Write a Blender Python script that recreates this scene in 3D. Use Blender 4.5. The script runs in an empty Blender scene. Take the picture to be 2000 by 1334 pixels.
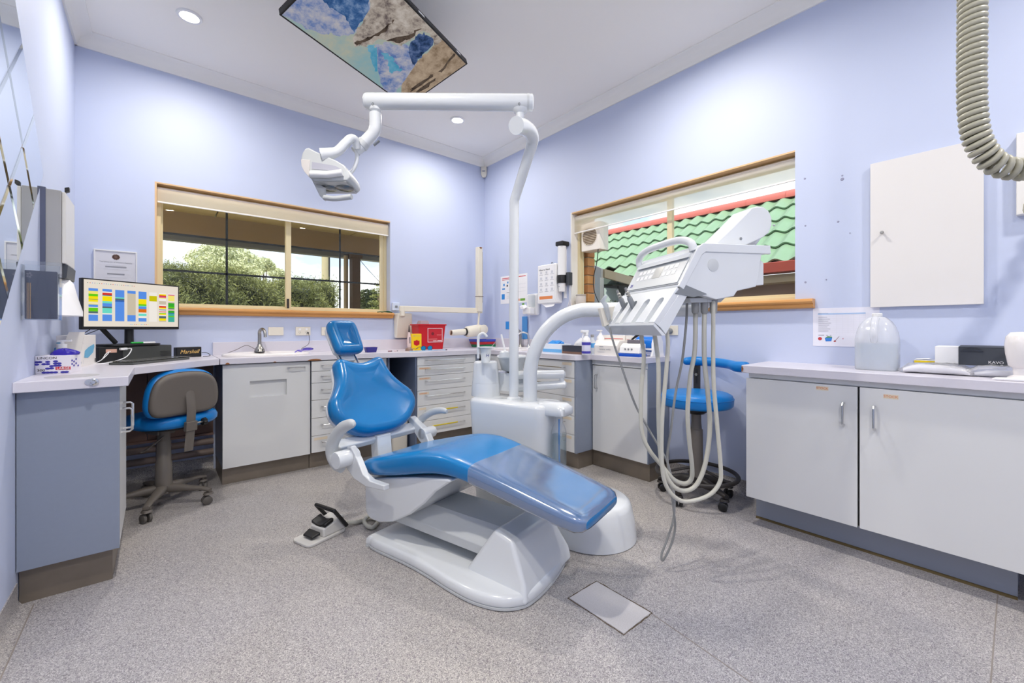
import bpy, bmesh, math, random
import numpy as np
from mathutils import Vector, Matrix

random.seed(7)
rng = np.random.default_rng(7)
SC = bpy.context.scene
COL = SC.collection
PI = math.pi
CAM_H = 1.11

# ------------------------------------------------------------------ camera
cam_d = bpy.data.cameras.new('camera')
cam_d.sensor_width = 36.0
cam_d.lens = 36.0 * 828.0 / 2000.0
cam_d.shift_y = -25.0 / 2000.0
cam_d.clip_start = 0.02
cam = bpy.data.objects.new('camera', cam_d)
cam.location = (0, 0, CAM_H)
cam.rotation_euler = (PI / 2, 0, -math.atan2(0.6415, 0.7672))
COL.objects.link(cam)
SC.camera = cam

# ------------------------------------------------------------------ view, world, sun
SC.view_settings.view_transform = 'Standard'
SC.view_settings.look = 'None'
SC.view_settings.gamma = 1.0
SC.view_settings.use_curve_mapping = False
SC.view_settings.exposure = 0.07
SC.cycles.use_denoising = True
SC.cycles.max_bounces = 10
SC.cycles.diffuse_bounces = 6
SC.cycles.transparent_max_bounces = 24
SC.cycles.sample_clamp_indirect = 6.0
SC.cycles.caustics_reflective = False
SC.cycles.caustics_refractive = False

w = bpy.data.worlds.new('sky')
SC.world = w
w.use_nodes = True
nt = w.node_tree
nt.nodes.clear()
wo = nt.nodes.new('ShaderNodeOutputWorld')
bg = nt.nodes.new('ShaderNodeBackground')
tc = nt.nodes.new('ShaderNodeTexCoord')
sep = nt.nodes.new('ShaderNodeSeparateXYZ')
nt.links.new(tc.outputs['Generated'], sep.inputs[0])
mr = nt.nodes.new('ShaderNodeMapRange')
mr.inputs[1].default_value = 0.0
mr.inputs[2].default_value = 0.7
nt.links.new(sep.outputs[2], mr.inputs[0])
grad = nt.nodes.new('ShaderNodeMix')
grad.data_type = 'RGBA'
grad.inputs[6].default_value = (0.80, 0.90, 1.0, 1)
grad.inputs[7].default_value = (0.20, 0.42, 0.85, 1)
nt.links.new(mr.outputs[0], grad.inputs[0])
mp = nt.nodes.new('ShaderNodeMapping')
mp.inputs[3].default_value = (1, 1, 2.6)
nt.links.new(tc.outputs['Generated'], mp.inputs[0])
cn = nt.nodes.new('ShaderNodeTexNoise')
cn.inputs['Scale'].default_value = 3.4
cn.inputs['Detail'].default_value = 7
cn.inputs['Roughness'].default_value = 0.55
nt.links.new(mp.outputs[0], cn.inputs['Vector'])
cr = nt.nodes.new('ShaderNodeValToRGB')
cr.color_ramp.elements[0].position = 0.42
cr.color_ramp.elements[1].position = 0.60
nt.links.new(cn.outputs[0], cr.inputs[0])
cm = nt.nodes.new('ShaderNodeMix')
cm.data_type = 'RGBA'
cm.inputs[7].default_value = (1.5, 1.5, 1.5, 1)
nt.links.new(cr.outputs[0], cm.inputs[0])
nt.links.new(grad.outputs[2], cm.inputs[6])
nt.links.new(cm.outputs[2], bg.inputs[0])
bg.inputs[1].default_value = 1.35
nt.links.new(bg.outputs[0], wo.inputs[0])

sun_d = bpy.data.lights.new('sun', 'SUN')
sun_d.energy = 5.4
sun_d.angle = 0.01
sun_d.color = (1.0, 0.95, 0.86)
sun = bpy.data.objects.new('sun', sun_d)
sun.rotation_euler = Vector((0.44, 0.36, -0.82)).to_track_quat('-Z', 'Y').to_euler()
sun.location = (-4, -4, 6)
COL.objects.link(sun)

# ceiling downlights: first pair under emitting discs built further down, the rest unseen, assumed
DOWNLIGHTS = [(0.157, 3.41), (2.207, 3.455), (0.157, 1.36), (2.207, 1.36), (0.157, -0.7), (2.207, -0.7)]
CEIL = 3.115
for i, (x, y) in enumerate(DOWNLIGHTS):
    ld = bpy.data.lights.new('downlight_lamp', 'AREA')
    ld.shape = 'DISK'
    ld.size = 0.11
    ld.energy = 15.0 if y > 3 else (31.0 if x < 1 else 21.0)
    ld.color = (1.0, 0.945, 0.86)
    ld.spread = math.radians(165)
    lo = bpy.data.objects.new('downlight_lamp', ld)
    lo.location = (x, y, CEIL - 0.012)
    COL.objects.link(lo)

# ------------------------------------------------------------------ helpers
S_, C_ = 0.6415, 0.7672


def ray(px):
    u = (px - 1000) / 828.0
    return (C_ * u + S_, -S_ * u + C_)


def at(px, py, d):
    r = ray(px)
    return Vector((r[0] * d, r[1] * d, CAM_H - (py - 642) / 828.0 * d))


def onX(px, py, X):
    return at(px, py, X / ray(px)[0])


def onY(px, py, Y):
    return at(px, py, Y / ray(px)[1])


def onZ(px, py, Z):
    return at(px, py, (CAM_H - Z) * 828.0 / (py - 642))


# chair frame: p across (towards the delivery unit), t towards the feet
TH = math.radians(15)
CA = Vector((math.sin(TH), -math.cos(TH), 0))
CB = Vector((math.cos(TH), math.sin(TH), 0))
CO = Vector((0.826, 2.142, 0))


def cw(p, t, z):
    return CO + CB * p + CA * t + Vector((0, 0, z))


# delivery head frame: f forward/right, e across, z up
HE = Vector((0.4448, 0.8952, 0))
HF = Vector((0.8952, -0.4448, 0))
HO = Vector((1.771, 0.80, 0))


def hw(f, z, e=0.0):
    return HO + HF * f + HE * e + Vector((0, 0, z))


def lin(c):
    return tuple((v / 12.92 if v <= 0.04045 else ((v + 0.055) / 1.055) ** 2.4) for v in [x / 255.0 for x in c])


MATS = {}


def mat(name, rgb, rough=0.5, metal=0.0, var=0.0, vscale=6.0, bump=0.0, bscale=200.0, emis=0.0, coat=0.0, trans=0.0, ior=1.45, spec=0.5, sss=0.0):
    if name in MATS:
        return MATS[name]
    m = bpy.data.materials.new(name)
    m.use_nodes = True
    n = m.node_tree.nodes
    l = m.node_tree.links
    b = n['Principled BSDF']
    c = (*lin(rgb), 1)
    b.inputs['Base Color'].default_value = c
    b.inputs['Roughness'].default_value = rough
    b.inputs['Metallic'].default_value = metal
    b.inputs['IOR'].default_value = ior
    b.inputs['Specular IOR Level'].default_value = spec
    if coat:
        b.inputs['Coat Weight'].default_value = coat
        b.inputs['Coat Roughness'].default_value = 0.08
    if trans:
        b.inputs['Transmission Weight'].default_value = trans
    if sss:
        b.inputs['Subsurface Weight'].default_value = sss
        b.inputs['Subsurface Radius'].default_value = (0.02, 0.02, 0.02)
    if emis:
        b.inputs['Emission Color'].default_value = c
        b.inputs['Emission Strength'].default_value = emis
    co = n.new('ShaderNodeTexCoord')
    if var:
        no = n.new('ShaderNodeTexNoise')
        no.inputs['Scale'].default_value = vscale
        no.inputs['Detail'].default_value = 4
        l.new(co.outputs['Object'], no.inputs['Vector'])
        mx = n.new('ShaderNodeMix')
        mx.data_type = 'RGBA'
        mx.inputs[6].default_value = tuple(min(1, v * (1 + var)) for v in c[:3]) + (1,)
        mx.inputs[7].default_value = tuple(v * (1 - var) for v in c[:3]) + (1,)
        l.new(no.outputs[0], mx.inputs[0])
        l.new(mx.outputs[2], b.inputs['Base Color'])
    if bump:
        nb = n.new('ShaderNodeTexNoise')
        nb.inputs['Scale'].default_value = bscale
        nb.inputs['Detail'].default_value = 3
        l.new(co.outputs['Object'], nb.inputs['Vector'])
        bm_ = n.new('ShaderNodeBump')
        bm_.inputs['Strength'].default_value = bump
        bm_.inputs['Distance'].default_value = 0.002
        l.new(nb.outputs[0], bm_.inputs['Height'])
        l.new(bm_.outputs[0], b.inputs['Normal'])
    MATS[name] = m
    return m


def clear_mat(name, tint=(255, 255, 255), gloss=0.04, rough=0.02, body=0.0, bodyrgb=(255, 255, 255), bump=0.0, bscale=20.0, ior=1.45, through=0.5):
    """thin clear sheet: transparent, a Fresnel share of mirror, an optional share of pale body"""
    if name in MATS:
        return MATS[name]
    m = bpy.data.materials.new(name)
    m.use_nodes = True
    n = m.node_tree.nodes
    l = m.node_tree.links
    n.clear()
    out = n.new('ShaderNodeOutputMaterial')
    tr = n.new('ShaderNodeBsdfTransparent')
    tr.inputs[0].default_value = (*lin(tint), 1)
    gl = n.new('ShaderNodeBsdfGlossy')
    gl.inputs['Roughness'].default_value = rough
    fr = n.new('ShaderNodeLayerWeight')
    fr.inputs[0].default_value = 0.5
    pw_ = n.new('ShaderNodeMath')
    pw_.operation = 'POWER'
    pw_.inputs[1].default_value = 4.0
    l.new(fr.outputs['Facing'], pw_.inputs[0])
    ma = n.new('ShaderNodeMath')
    ma.operation = 'MULTIPLY_ADD'
    f0 = ((ior - 1) / (ior + 1)) ** 2
    ma.inputs[1].default_value = 0.75 * gloss / 0.04
    ma.inputs[2].default_value = f0 * 1.6 * gloss / 0.04
    l.new(pw_.outputs[0], ma.inputs[0])
    mx = n.new('ShaderNodeMixShader')
    l.new(ma.outputs[0], mx.inputs[0])
    base = tr.outputs[0]
    if body:
        di = n.new('ShaderNodeBsdfDiffuse')
        di.inputs[0].default_value = (*lin(bodyrgb), 1)
        tl = n.new('ShaderNodeBsdfTranslucent')
        tl.inputs[0].default_value = (*lin(bodyrgb), 1)
        m0 = n.new('ShaderNodeMixShader')
        m0.inputs[0].default_value = through
        l.new(di.outputs[0], m0.inputs[1])
        l.new(tl.outputs[0], m0.inputs[2])
        m1 = n.new('ShaderNodeMixShader')
        m1.inputs[0].default_value = body
        l.new(tr.outputs[0], m1.inputs[1])
        l.new(m0.outputs[0], m1.inputs[2])
        base = m1.outputs[0]
    l.new(base, mx.inputs[1])
    l.new(gl.outputs[0], mx.inputs[2])
    if bump:
        co = n.new('ShaderNodeTexCoord')
        nb = n.new('ShaderNodeTexNoise')
        nb.inputs['Scale'].default_value = bscale
        nb.inputs['Detail'].default_value = 2
        l.new(co.outputs['Object'], nb.inputs['Vector'])
        bp = n.new('ShaderNodeBump')
        bp.inputs['Strength'].default_value = bump
        bp.inputs['Distance'].default_value = 0.01
        l.new(nb.outputs[0], bp.inputs['Height'])
        l.new(bp.outputs[0], gl.inputs['Normal'])
        l.new(bp.outputs[0], fr.inputs['Normal'])
    l.new(mx.outputs[0], out.inputs[0])
    MATS[name] = m
    return m


class G:
    def __init__(self):
        self.bm = bmesh.new()
        self.mi = 0

    def face(self, vs):
        try:
            f = self.bm.faces.new(vs)
            f.material_index = self.mi
            return f
        except ValueError:
            return None

    def poly(self, pts):
        self.face([self.bm.verts.new(p) for p in pts])
        return self

    def box(self, x0, x1, y0, y1, z0, z1):
        v = [self.bm.verts.new(p) for p in ((x0, y0, z0), (x1, y0, z0), (x1, y1, z0), (x0, y1, z0), (x0, y0, z1), (x1, y0, z1), (x1, y1, z1), (x0, y1, z1))]
        for q in ((0, 3, 2, 1), (4, 5, 6, 7), (0, 1, 5, 4), (1, 2, 6, 5), (2, 3, 7, 6), (3, 0, 4, 7)):
            self.face([v[i] for i in q])
        return self

    def obox(self, o, a, b, c):
        """box from corner o along three edge vectors"""
        o, a, b, c = (Vector(x) for x in (o, a, b, c))
        return self.prism([o, o + a, o + a + b, o + b], c)

    def prism(self, pts, vec):
        vec = Vector(vec)
        lo = [self.bm.verts.new(Vector(p)) for p in pts]
        hi = [self.bm.verts.new(Vector(p) + vec) for p in pts]
        n = len(pts)
        self.face(lo[::-1])
        self.face(hi)
        for i in range(n):
            self.face([lo[i], lo[(i + 1) % n], hi[(i + 1) % n], hi[i]])
        return self

    def loft(self, rings, caps=True, closed=True):
        vs = [[self.bm.verts.new(Vector(p)) for p in r] for r in rings]
        n = len(vs[0])
        for a, b in zip(vs, vs[1:]):
            for i in range(n if closed else n - 1):
                self.face([a[i], a[(i + 1) % n], b[(i + 1) % n], b[i]])
        if caps:
            self.face(vs[0][::-1])
            self.face(vs[-1])
        return self

    def tube(self, pts, r, n=10, caps=True, flat=None):
        """round tube along a polyline; r one radius or one per point; flat=(up vector, ratio) squashes it"""
        P = [Vector(p) for p in pts]
        R = r if isinstance(r, (list, tuple)) else [r] * len(P)
        tang = []
        for i in range(len(P)):
            a = P[max(0, i - 1)]
            b = P[min(len(P) - 1, i + 1)]
            tang.append((b - a).normalized())
        up = Vector(flat[0]) if flat else (Vector((0, 0, 1)) if abs(tang[0].z) < 0.9 else Vector((1, 0, 0)))
        nrm = (up - tang[0] * up.dot(tang[0])).normalized()
        rings = []
        for i, (p, t_) in enumerate(zip(P, tang)):
            nrm = (nrm - t_ * nrm.dot(t_)).normalized()
            bn = t_.cross(nrm)
            k = flat[1] if flat else 1.0
            rings.append([p + (nrm * math.cos(2 * PI * j / n) * k + bn * math.sin(2 * PI * j / n)) * R[i] for j in range(n)])
        return self.loft(rings, caps)

    def lathe(self, prof, base=(0, 0, 0), axis=(0, 0, 1), n=24, caps=True):
        ax = Vector(axis).normalized()
        u = ax.orthogonal().normalized()
        v = ax.cross(u)
        base = Vector(base)
        rings = [[base + ax * z + (u * math.cos(2 * PI * j / n) + v * math.sin(2 * PI * j / n)) * max(r, 1e-5) for j in range(n)] for r, z in prof]
        return self.loft(rings, caps)

    def cyl(self, a, b, r, n=20):
        return self.tube([a, b], r, n)

    def ball(self, c, r, n=16, sc=(1, 1, 1)):
        c = Vector(c)
        rings = []
        m = n // 2
        for i in range(1, m):
            th = PI * i / m
            rings.append([c + Vector((math.sin(th) * math.cos(2 * PI * j / n) * sc[0], math.sin(th) * math.sin(2 * PI * j / n) * sc[1], -math.cos(th) * sc[2])) * r for j in range(n)])
        vs = [[self.bm.verts.new(p) for p in q] for q in rings]
        for a, b in zip(vs, vs[1:]):
            for i in range(n):
                self.face([a[i], a[(i + 1) % n], b[(i + 1) % n], b[i]])
        bt = self.bm.verts.new(c - Vector((0, 0, r * sc[2])))
        tp = self.bm.verts.new(c + Vector((0, 0, r * sc[2])))
        for i in range(n):
            self.face([bt, vs[0][(i + 1) % n], vs[0][i]])
            self.face([tp, vs[-1][i], vs[-1][(i + 1) % n]])
        return self

    def grid(self, pts):
        vs = [[self.bm.verts.new(Vector(p)) for p in r] for r in pts]
        for a, b in zip(vs, vs[1:]):
            for i in range(len(a) - 1):
                self.face([a[i], a[i + 1], b[i + 1], b[i]])
        return self


WM = {}


def fin(name, me, mats, parent, loc=None):
    o = bpy.data.objects.new(name, me)
    COL.objects.link(o)
    for m in (mats if isinstance(mats, (list, tuple)) else [mats]):
        me.materials.append(m)
    if parent is not None:
        o.parent = parent
        pw = WM[parent.name]
        me.transform(pw.inverted())
        WM[o.name] = pw.copy()
    else:
        if loc is None:
            vs = np.empty(len(me.vertices) * 3)
            me.vertices.foreach_get('co', vs)
            vs = vs.reshape(-1, 3)
            lo, hi = vs.min(0), vs.max(0)
            loc = ((lo[0] + hi[0]) / 2, (lo[1] + hi[1]) / 2, lo[2])
        me.transform(Matrix.Translation(-Vector(loc)))
        o.location = loc
        WM[o.name] = Matrix.Translation(Vector(loc))
    return o


def obj(name, g, mats, parent=None, bevel=0.0, seg=2, smooth=True, sub=0, angle=38, solid=0.0, kind=None):
    bm = g.bm
    bmesh.ops.recalc_face_normals(bm, faces=bm.faces[:])
    me = bpy.data.meshes.new(name)
    bm.to_mesh(me)
    bm.free()
    if smooth:
        me.polygons.foreach_set('use_smooth', [True] * len(me.polygons))
        if not sub:
            me.set_sharp_from_angle(angle=math.radians(angle))
    o = fin(name, me, mats, parent)
    if solid:
        md = o.modifiers.new('thick', 'SOLIDIFY')
        md.thickness = solid
        md.offset = 0
    if bevel:
        md = o.modifiers.new('edge', 'BEVEL')
        md.width = bevel
        md.segments = seg
        md.limit_method = 'ANGLE'
        md.angle_limit = math.radians(40)
        md.harden_normals = bool(smooth)
    if sub:
        md = o.modifiers.new('sub', 'SUBSURF')
        md.levels = md.render_levels = sub
    if kind:
        o['kind'] = kind
    return o


def tag(o, label, cat, group=None):
    o['label'] = label
    o['category'] = cat
    if group:
        o['group'] = group
    return o


def thing(name, label, cat, loc, group=None):
    o = bpy.data.objects.new(name, None)
    o.empty_display_size = 0.05
    COL.objects.link(o)
    o.location = loc
    WM[o.name] = Matrix.Translation(Vector(loc))
    return tag(o, label, cat, group)


def struct(name, g, m, parent=None, label=None, **k):
    o = obj(name, g, m, parent, **k)
    if parent is None:
        o['kind'] = 'structure'
        if label:
            o['label'] = label
    return o


def text(s, size, o, u, v, m, parent, name='lettering', align='LEFT', lift=0.0008, depth=0.0002, squash=1.0, shear=0.0):
    cu = bpy.data.curves.new('t', 'FONT')
    cu.body = s
    cu.size = size
    cu.align_x = align
    cu.align_y = 'CENTER'
    cu.resolution_u = 3
    cu.shear = shear
    cu.extrude = depth
    tmp = bpy.data.objects.new('t', cu)
    COL.objects.link(tmp)
    bpy.context.view_layer.update()
    me = bpy.data.meshes.new_from_object(tmp.evaluated_get(bpy.context.evaluated_depsgraph_get()))
    bpy.data.objects.remove(tmp)
    bpy.data.curves.remove(cu)
    u = Vector(u).normalized()
    v = Vector(v).normalized()
    n = u.cross(v)
    o = Vector(o) + n * lift
    M = Matrix(((u.x * squash, v.x, n.x, o.x), (u.y * squash, v.y, n.y, o.y), (u.z * squash, v.z, n.z, o.z), (0, 0, 0, 1)))
    me.transform(M)
    me.materials.clear()
    me.name = name
    return fin(name, me, m, parent)


def flat_print(name, o, u, v, rects, mats, parent, lift=0.0006):
    """printed colour areas on a flat face: rects = (x0, y0, x1, y1, material index) in metres along u, v"""
    u = Vector(u).normalized()
    v = Vector(v).normalized()
    n = u.cross(v)
    o = Vector(o)
    g = G()
    for i, r in enumerate(rects):
        g.mi = r[4]
        q = o + n * (lift + 0.00005 * (i % 6))
        g.poly([q + u * r[0] + v * r[1], q + u * r[2] + v * r[1], q + u * r[2] + v * r[3], q + u * r[0] + v * r[3]])
    return obj(name, g, mats, parent, smooth=False)


def handle(p0, p1, out, m, parent, r=0.0045, name='handle'):
    p0, p1, out = Vector(p0), Vector(p1), Vector(out)
    d = (p1 - p0).normalized() * 0.008
    g = G().tube([p0, p0 + out * 0.75, p0 + out + d, p1 + out - d, p1 + out * 0.75, p1], r, 8)
    return obj(name, g, m, parent)


def smooth_path(pts, k=6):
    P = [Vector(p) for p in pts]
    P = [P[0] * 2 - P[1]] + P + [P[-1] * 2 - P[-2]]
    out = []
    for i in range(1, len(P) - 2):
        a, b, c, d = P[i - 1], P[i], P[i + 1], P[i + 2]
        for j in range(k):
            t = j / k
            out.append(0.5 * ((2 * b) + (c - a) * t + (2 * a - 5 * b + 4 * c - d) * t * t + (3 * b - a - 3 * c + d) * t ** 3))
    out.append(P[-2])
    return out


def rrect(w, h, r, n=5):
    """rounded rectangle outline in 2D centred on 0"""
    out = []
    for cx, cy, a0 in ((w / 2 - r, h / 2 - r, 0), (-w / 2 + r, h / 2 - r, 90), (-w / 2 + r, -h / 2 + r, 180), (w / 2 - r, -h / 2 + r, 270)):
        for i in range(n + 1):
            a = math.radians(a0 + 90 * i / n)
            out.append((cx + r * math.cos(a), cy + r * math.sin(a)))
    return out


def superell(n, ex):
    out = []
    for j in range(n):
        a = 2 * PI * j / n
        c, s = math.cos(a), math.sin(a)
        out.append((math.copysign(abs(c) ** (2 / ex), c), math.copysign(abs(s) ** (2 / ex), s)))
    return out

# ------------------------------------------------------------------ materials
WALL = mat('lavender_blue_wall_paint', (196, 205, 229), 0.55, var=0.012, vscale=2, bump=0.06, bscale=160)
CEILM = mat('white_ceiling_paint', (246, 243, 236), 0.7)
CORN = mat('white_cornice_paint', (240, 238, 232), 0.6)
CABW = mat('pale_grey_laminate', (220, 221, 221), 0.32, var=0.01, vscale=3)
CABB = mat('blue_grey_laminate', (136, 145, 162), 0.4, var=0.03, vscale=60)
TOPM = mat('lilac_grey_worktop_laminate', (214, 211, 220), 0.3, var=0.02, vscale=90)
KICK = mat('brushed_brown_kickboard', (128, 118, 106), 0.42, metal=0.35, var=0.18, vscale=9)
CHROME = mat('chrome', (215, 215, 215), 0.12, metal=1.0)
STEEL = mat('brushed_steel', (170, 168, 162), 0.3, metal=1.0)
BLUEV = mat('blue_vinyl', (0, 114, 178), 0.26, var=0.03, vscale=14, bump=0.08, bscale=500, coat=0.3)
BLUEV2 = mat('stool_blue_vinyl', (6, 120, 196), 0.33, var=0.03, vscale=14)
UNITW = mat('glossy_white_enamel', (217, 220, 222), 0.2, coat=0.3)
UNITG = mat('pale_grey_plastic', (196, 199, 200), 0.35)
GREYP = mat('mid_grey_plastic', (128, 132, 136), 0.42)
TAUPE = mat('taupe_grey_plastic', (104, 98, 92), 0.5, var=0.03, vscale=30)
DARK = mat('black_plastic', (26, 26, 28), 0.4)
CHAR = mat('charcoal_plastic', (62, 66, 74), 0.42)
WHITE = mat('white_plastic', (236, 236, 236), 0.4)
PAPER = mat('white_paper', (238, 238, 240), 0.8)
CREAM = mat('cream_plastic', (226, 220, 206), 0.4)
ALU = mat('cream_aluminium', (222, 208, 168), 0.4)
TIMBER = mat('honey_timber', (205, 148, 84), 0.36, var=0.10, vscale=5)
PALETIMBER = mat('pale_pine', (222, 186, 140), 0.45, var=0.08, vscale=5)
RED = mat('sharps_red', (196, 22, 34), 0.35)
YELLOW = mat('yellow_plastic', (246, 206, 16), 0.45)
BLACKPR = mat('black_print', (36, 34, 38), 0.7)
GREYPR = mat('grey_print', (150, 152, 160), 0.7)
PALEPR = mat('pale_grey_print', (204, 206, 214), 0.7)
BLUEPR = mat('blue_print', (52, 140, 214), 0.7)
REDPR = mat('red_print', (206, 60, 62), 0.7)
ORPR = mat('orange_print', (226, 138, 82), 0.7)
TANPR = mat('tan_label', (226, 212, 188), 0.7)
NAVY = mat('navy_cover', (42, 50, 78), 0.4)
HOSE = mat('cream_grey_silicone', (192, 190, 178), 0.4)
HOSEG = mat('grey_silicone', (140, 141, 140), 0.4)
PANE = clear_mat('window_glass', (250, 252, 251), gloss=0.010, rough=0.0)
ACRY = clear_mat('clear_acrylic', (246, 248, 250), gloss=0.03, rough=0.02, body=0.03)
BOTTLE = clear_mat('clear_bottle', (248, 250, 251), gloss=0.055, rough=0.03, body=0.07)
MIRROR = mat('mirror', (226, 232, 232), 0.01, metal=1.0)


def floor_mat():
    m = bpy.data.materials.new('speckled_vinyl_floor')
    m.use_nodes = True
    n = m.node_tree.nodes
    l = m.node_tree.links
    b = n['Principled BSDF']
    co = n.new('ShaderNodeTexCoord')
    v1 = n.new('ShaderNodeTexVoronoi')
    v1.inputs['Scale'].default_value = 400
    l.new(co.outputs['Object'], v1.inputs['Vector'])
    r1 = n.new('ShaderNodeValToRGB')
    r1.color_ramp.interpolation = 'CONSTANT'
    el = r1.color_ramp.elements
    el[0].position = 0.0
    el[0].color = (*lin((120, 117, 120)), 1)
    el[1].position = 0.16
    el[1].color = (*lin((156, 153, 154)), 1)
    e3 = el.new(0.5)
    e3.color = (*lin((172, 169, 169)), 1)
    e4 = el.new(0.82)
    e4.color = (*lin((200, 197, 195)), 1)
    sp = n.new('ShaderNodeSeparateColor')
    l.new(v1.outputs['Color'], sp.inputs[0])
    l.new(sp.outputs[0], r1.inputs[0])
    v2 = n.new('ShaderNodeTexVoronoi')
    v2.inputs['Scale'].default_value = 260
    l.new(co.outputs['Object'], v2.inputs['Vector'])
    sp2 = n.new('ShaderNodeSeparateColor')
    l.new(v2.outputs['Color'], sp2.inputs[0])
    lt = n.new('ShaderNodeMath')
    lt.operation = 'LESS_THAN'
    lt.inputs[1].default_value = 0.05
    l.new(sp2.outputs[1], lt.inputs[0])
    mx = n.new('ShaderNodeMix')
    mx.data_type = 'RGBA'
    mx.inputs[7].default_value = (*lin((128, 122, 130)), 1)
    l.new(lt.outputs[0], mx.inputs[0])
    l.new(r1.outputs[0], mx.inputs[6])
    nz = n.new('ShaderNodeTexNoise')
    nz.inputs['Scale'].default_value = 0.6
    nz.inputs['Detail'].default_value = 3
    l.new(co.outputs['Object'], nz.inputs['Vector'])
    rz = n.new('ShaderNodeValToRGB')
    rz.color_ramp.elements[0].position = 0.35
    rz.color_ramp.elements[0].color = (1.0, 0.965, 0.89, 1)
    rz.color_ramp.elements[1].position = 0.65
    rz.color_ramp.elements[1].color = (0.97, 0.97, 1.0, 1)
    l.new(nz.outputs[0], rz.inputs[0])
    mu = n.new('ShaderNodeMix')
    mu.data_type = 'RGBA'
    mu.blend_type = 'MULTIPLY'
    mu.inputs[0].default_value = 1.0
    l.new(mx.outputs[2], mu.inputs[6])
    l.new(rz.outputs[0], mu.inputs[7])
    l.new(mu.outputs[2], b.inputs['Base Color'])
    b.inputs['Roughness'].default_value = 0.38
    bp = n.new('ShaderNodeBump')
    bp.inputs['Strength'].default_value = 0.12
    bp.inputs['Distance'].default_value = 0.001
    l.new(v1.outputs['Distance'], bp.inputs['Height'])
    l.new(bp.outputs[0], b.inputs['Normal'])
    MATS['floor'] = m
    return m


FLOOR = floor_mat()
# ------------------------------------------------------------------ room shell
XL, XR, YB, YF = -0.43, 3.0, 4.1, -1.6
WT = 0.16


def wall_with_hole(g, axis, at0, a0, a1, z0, z1, h, thick):
    """wall slab in plane axis=at0, spanning a0..a1 along the other axis, hole h=(b0,b1,c0,c1)"""
    b0, b1, c0, c1 = h
    for p0, p1, q0, q1 in ((a0, b0, z0, z1), (b1, a1, z0, z1), (b0, b1, z0, c0), (b0, b1, c1, z1)):
        if axis == 'Y':
            g.box(p0, p1, at0, at0 + thick, q0, q1)
        else:
            g.box(at0, at0 + thick, p0, p1, q0, q1)
    return g


BW = (-0.016, 1.822, 1.262, 2.20)      # back window opening x0,x1,z0,z1
RW = (0.873, 2.722, 1.285, 2.205)      # right window opening y0,y1,z0,z1
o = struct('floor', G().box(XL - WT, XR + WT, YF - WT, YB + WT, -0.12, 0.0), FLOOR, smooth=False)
floor_o = o
struct('ceiling', G().box(XL - WT, XR + WT, YF - WT, YB + WT, CEIL, CEIL + 0.15), CEILM, smooth=False)
wall_back = struct('wall_back', wall_with_hole(G(), 'Y', YB, XL - WT, XR + WT, 0, CEIL, BW, WT), WALL, smooth=False)
wall_right = struct('wall_right', wall_with_hole(G(), 'X', XR, YF, YB, 0, CEIL, RW, WT), WALL, smooth=False)
wall_left = struct('wall_left', G().box(XL - WT, XL, YF, YB, 0, CEIL), WALL, smooth=False)
struct('wall_front', G().box(XL - WT, XR + WT, YF - WT, YF, 0, CEIL), WALL, smooth=False)


def cove(a, b, inward):
    """plaster cove cornice between a and b on the wall at cornice-bottom height, inward = unit vector into the room"""
    a, b, i = Vector(a), Vector(b), Vector(inward)
    prof = [(0, 0), (0.012, 0.0), (0.018, 0.012)]
    for k in range(1, 8):
        an = math.radians(90 * k / 8)
        prof.append((0.02 + 0.065 * (1 - math.cos(an)), 0.012 + 0.062 * math.sin(an)))
    prof += [(0.092, 0.078), (0.092, 0.086), (0, 0.086)]
    return G().loft([[p + i * x + Vector((0, 0, z)) for x, z in prof] for p in (a, b)])


ZC = CEIL - 0.0855
struct('trim_back', cove((XL, YB, ZC), (XR, YB, ZC), (0, -1, 0)), CORN, label='white cove cornice along the top of the back wall')
struct('trim_right', cove((XR, YF, ZC), (XR, YB - 0.0, ZC), (-1, 0, 0)), CORN, label='white cove cornice along the top of the window wall')
struct('trim_left', cove((XL, YF, ZC), (XL, YB - 0.0, ZC), (1, 0, 0)), CORN, label='white cove cornice above the mirror wall')

# coved vinyl skirting where the floor turns up the walls
g = G()
for a, b, i in (((XL, YF, 0), (XL, 2.55, 0), (1, 0, 0)),):
    a, b, i = Vector(a), Vector(b), Vector(i)
    prof = [(0, 0), (0.045, 0.0005), (0.028, 0.004), (0.014, 0.014), (0.005, 0.03), (0.004, 0.10), (0, 0.10)]
    g.loft([[p + i * x + Vector((0, 0, z)) for x, z in prof] for p in (a, b)])
struct('baseboard_left', g, FLOOR, label='coved vinyl skirting of the mirror wall')
g = G()
prof = [(0, 0), (0.045, 0.0005), (0.028, 0.004), (0.014, 0.014), (0.005, 0.03), (0.004, 0.10), (0, 0.10)]
g.loft([[Vector((x_, YB, 0)) + Vector((0, -1, 0)) * x + Vector((0, 0, z)) for x, z in prof] for x_ in (XL, 0.34)])
struct('baseboard_back', g, FLOOR, label='coved vinyl skirting under the desk')
g = G()
g.loft([[Vector((XR, y_, 0)) + Vector((-1, 0, 0)) * x + Vector((0, 0, z)) for x, z in prof] for y_ in (1.0, 1.715)])
struct('baseboard_right', g, FLOOR, label='coved vinyl skirting behind the blue stool')

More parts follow.
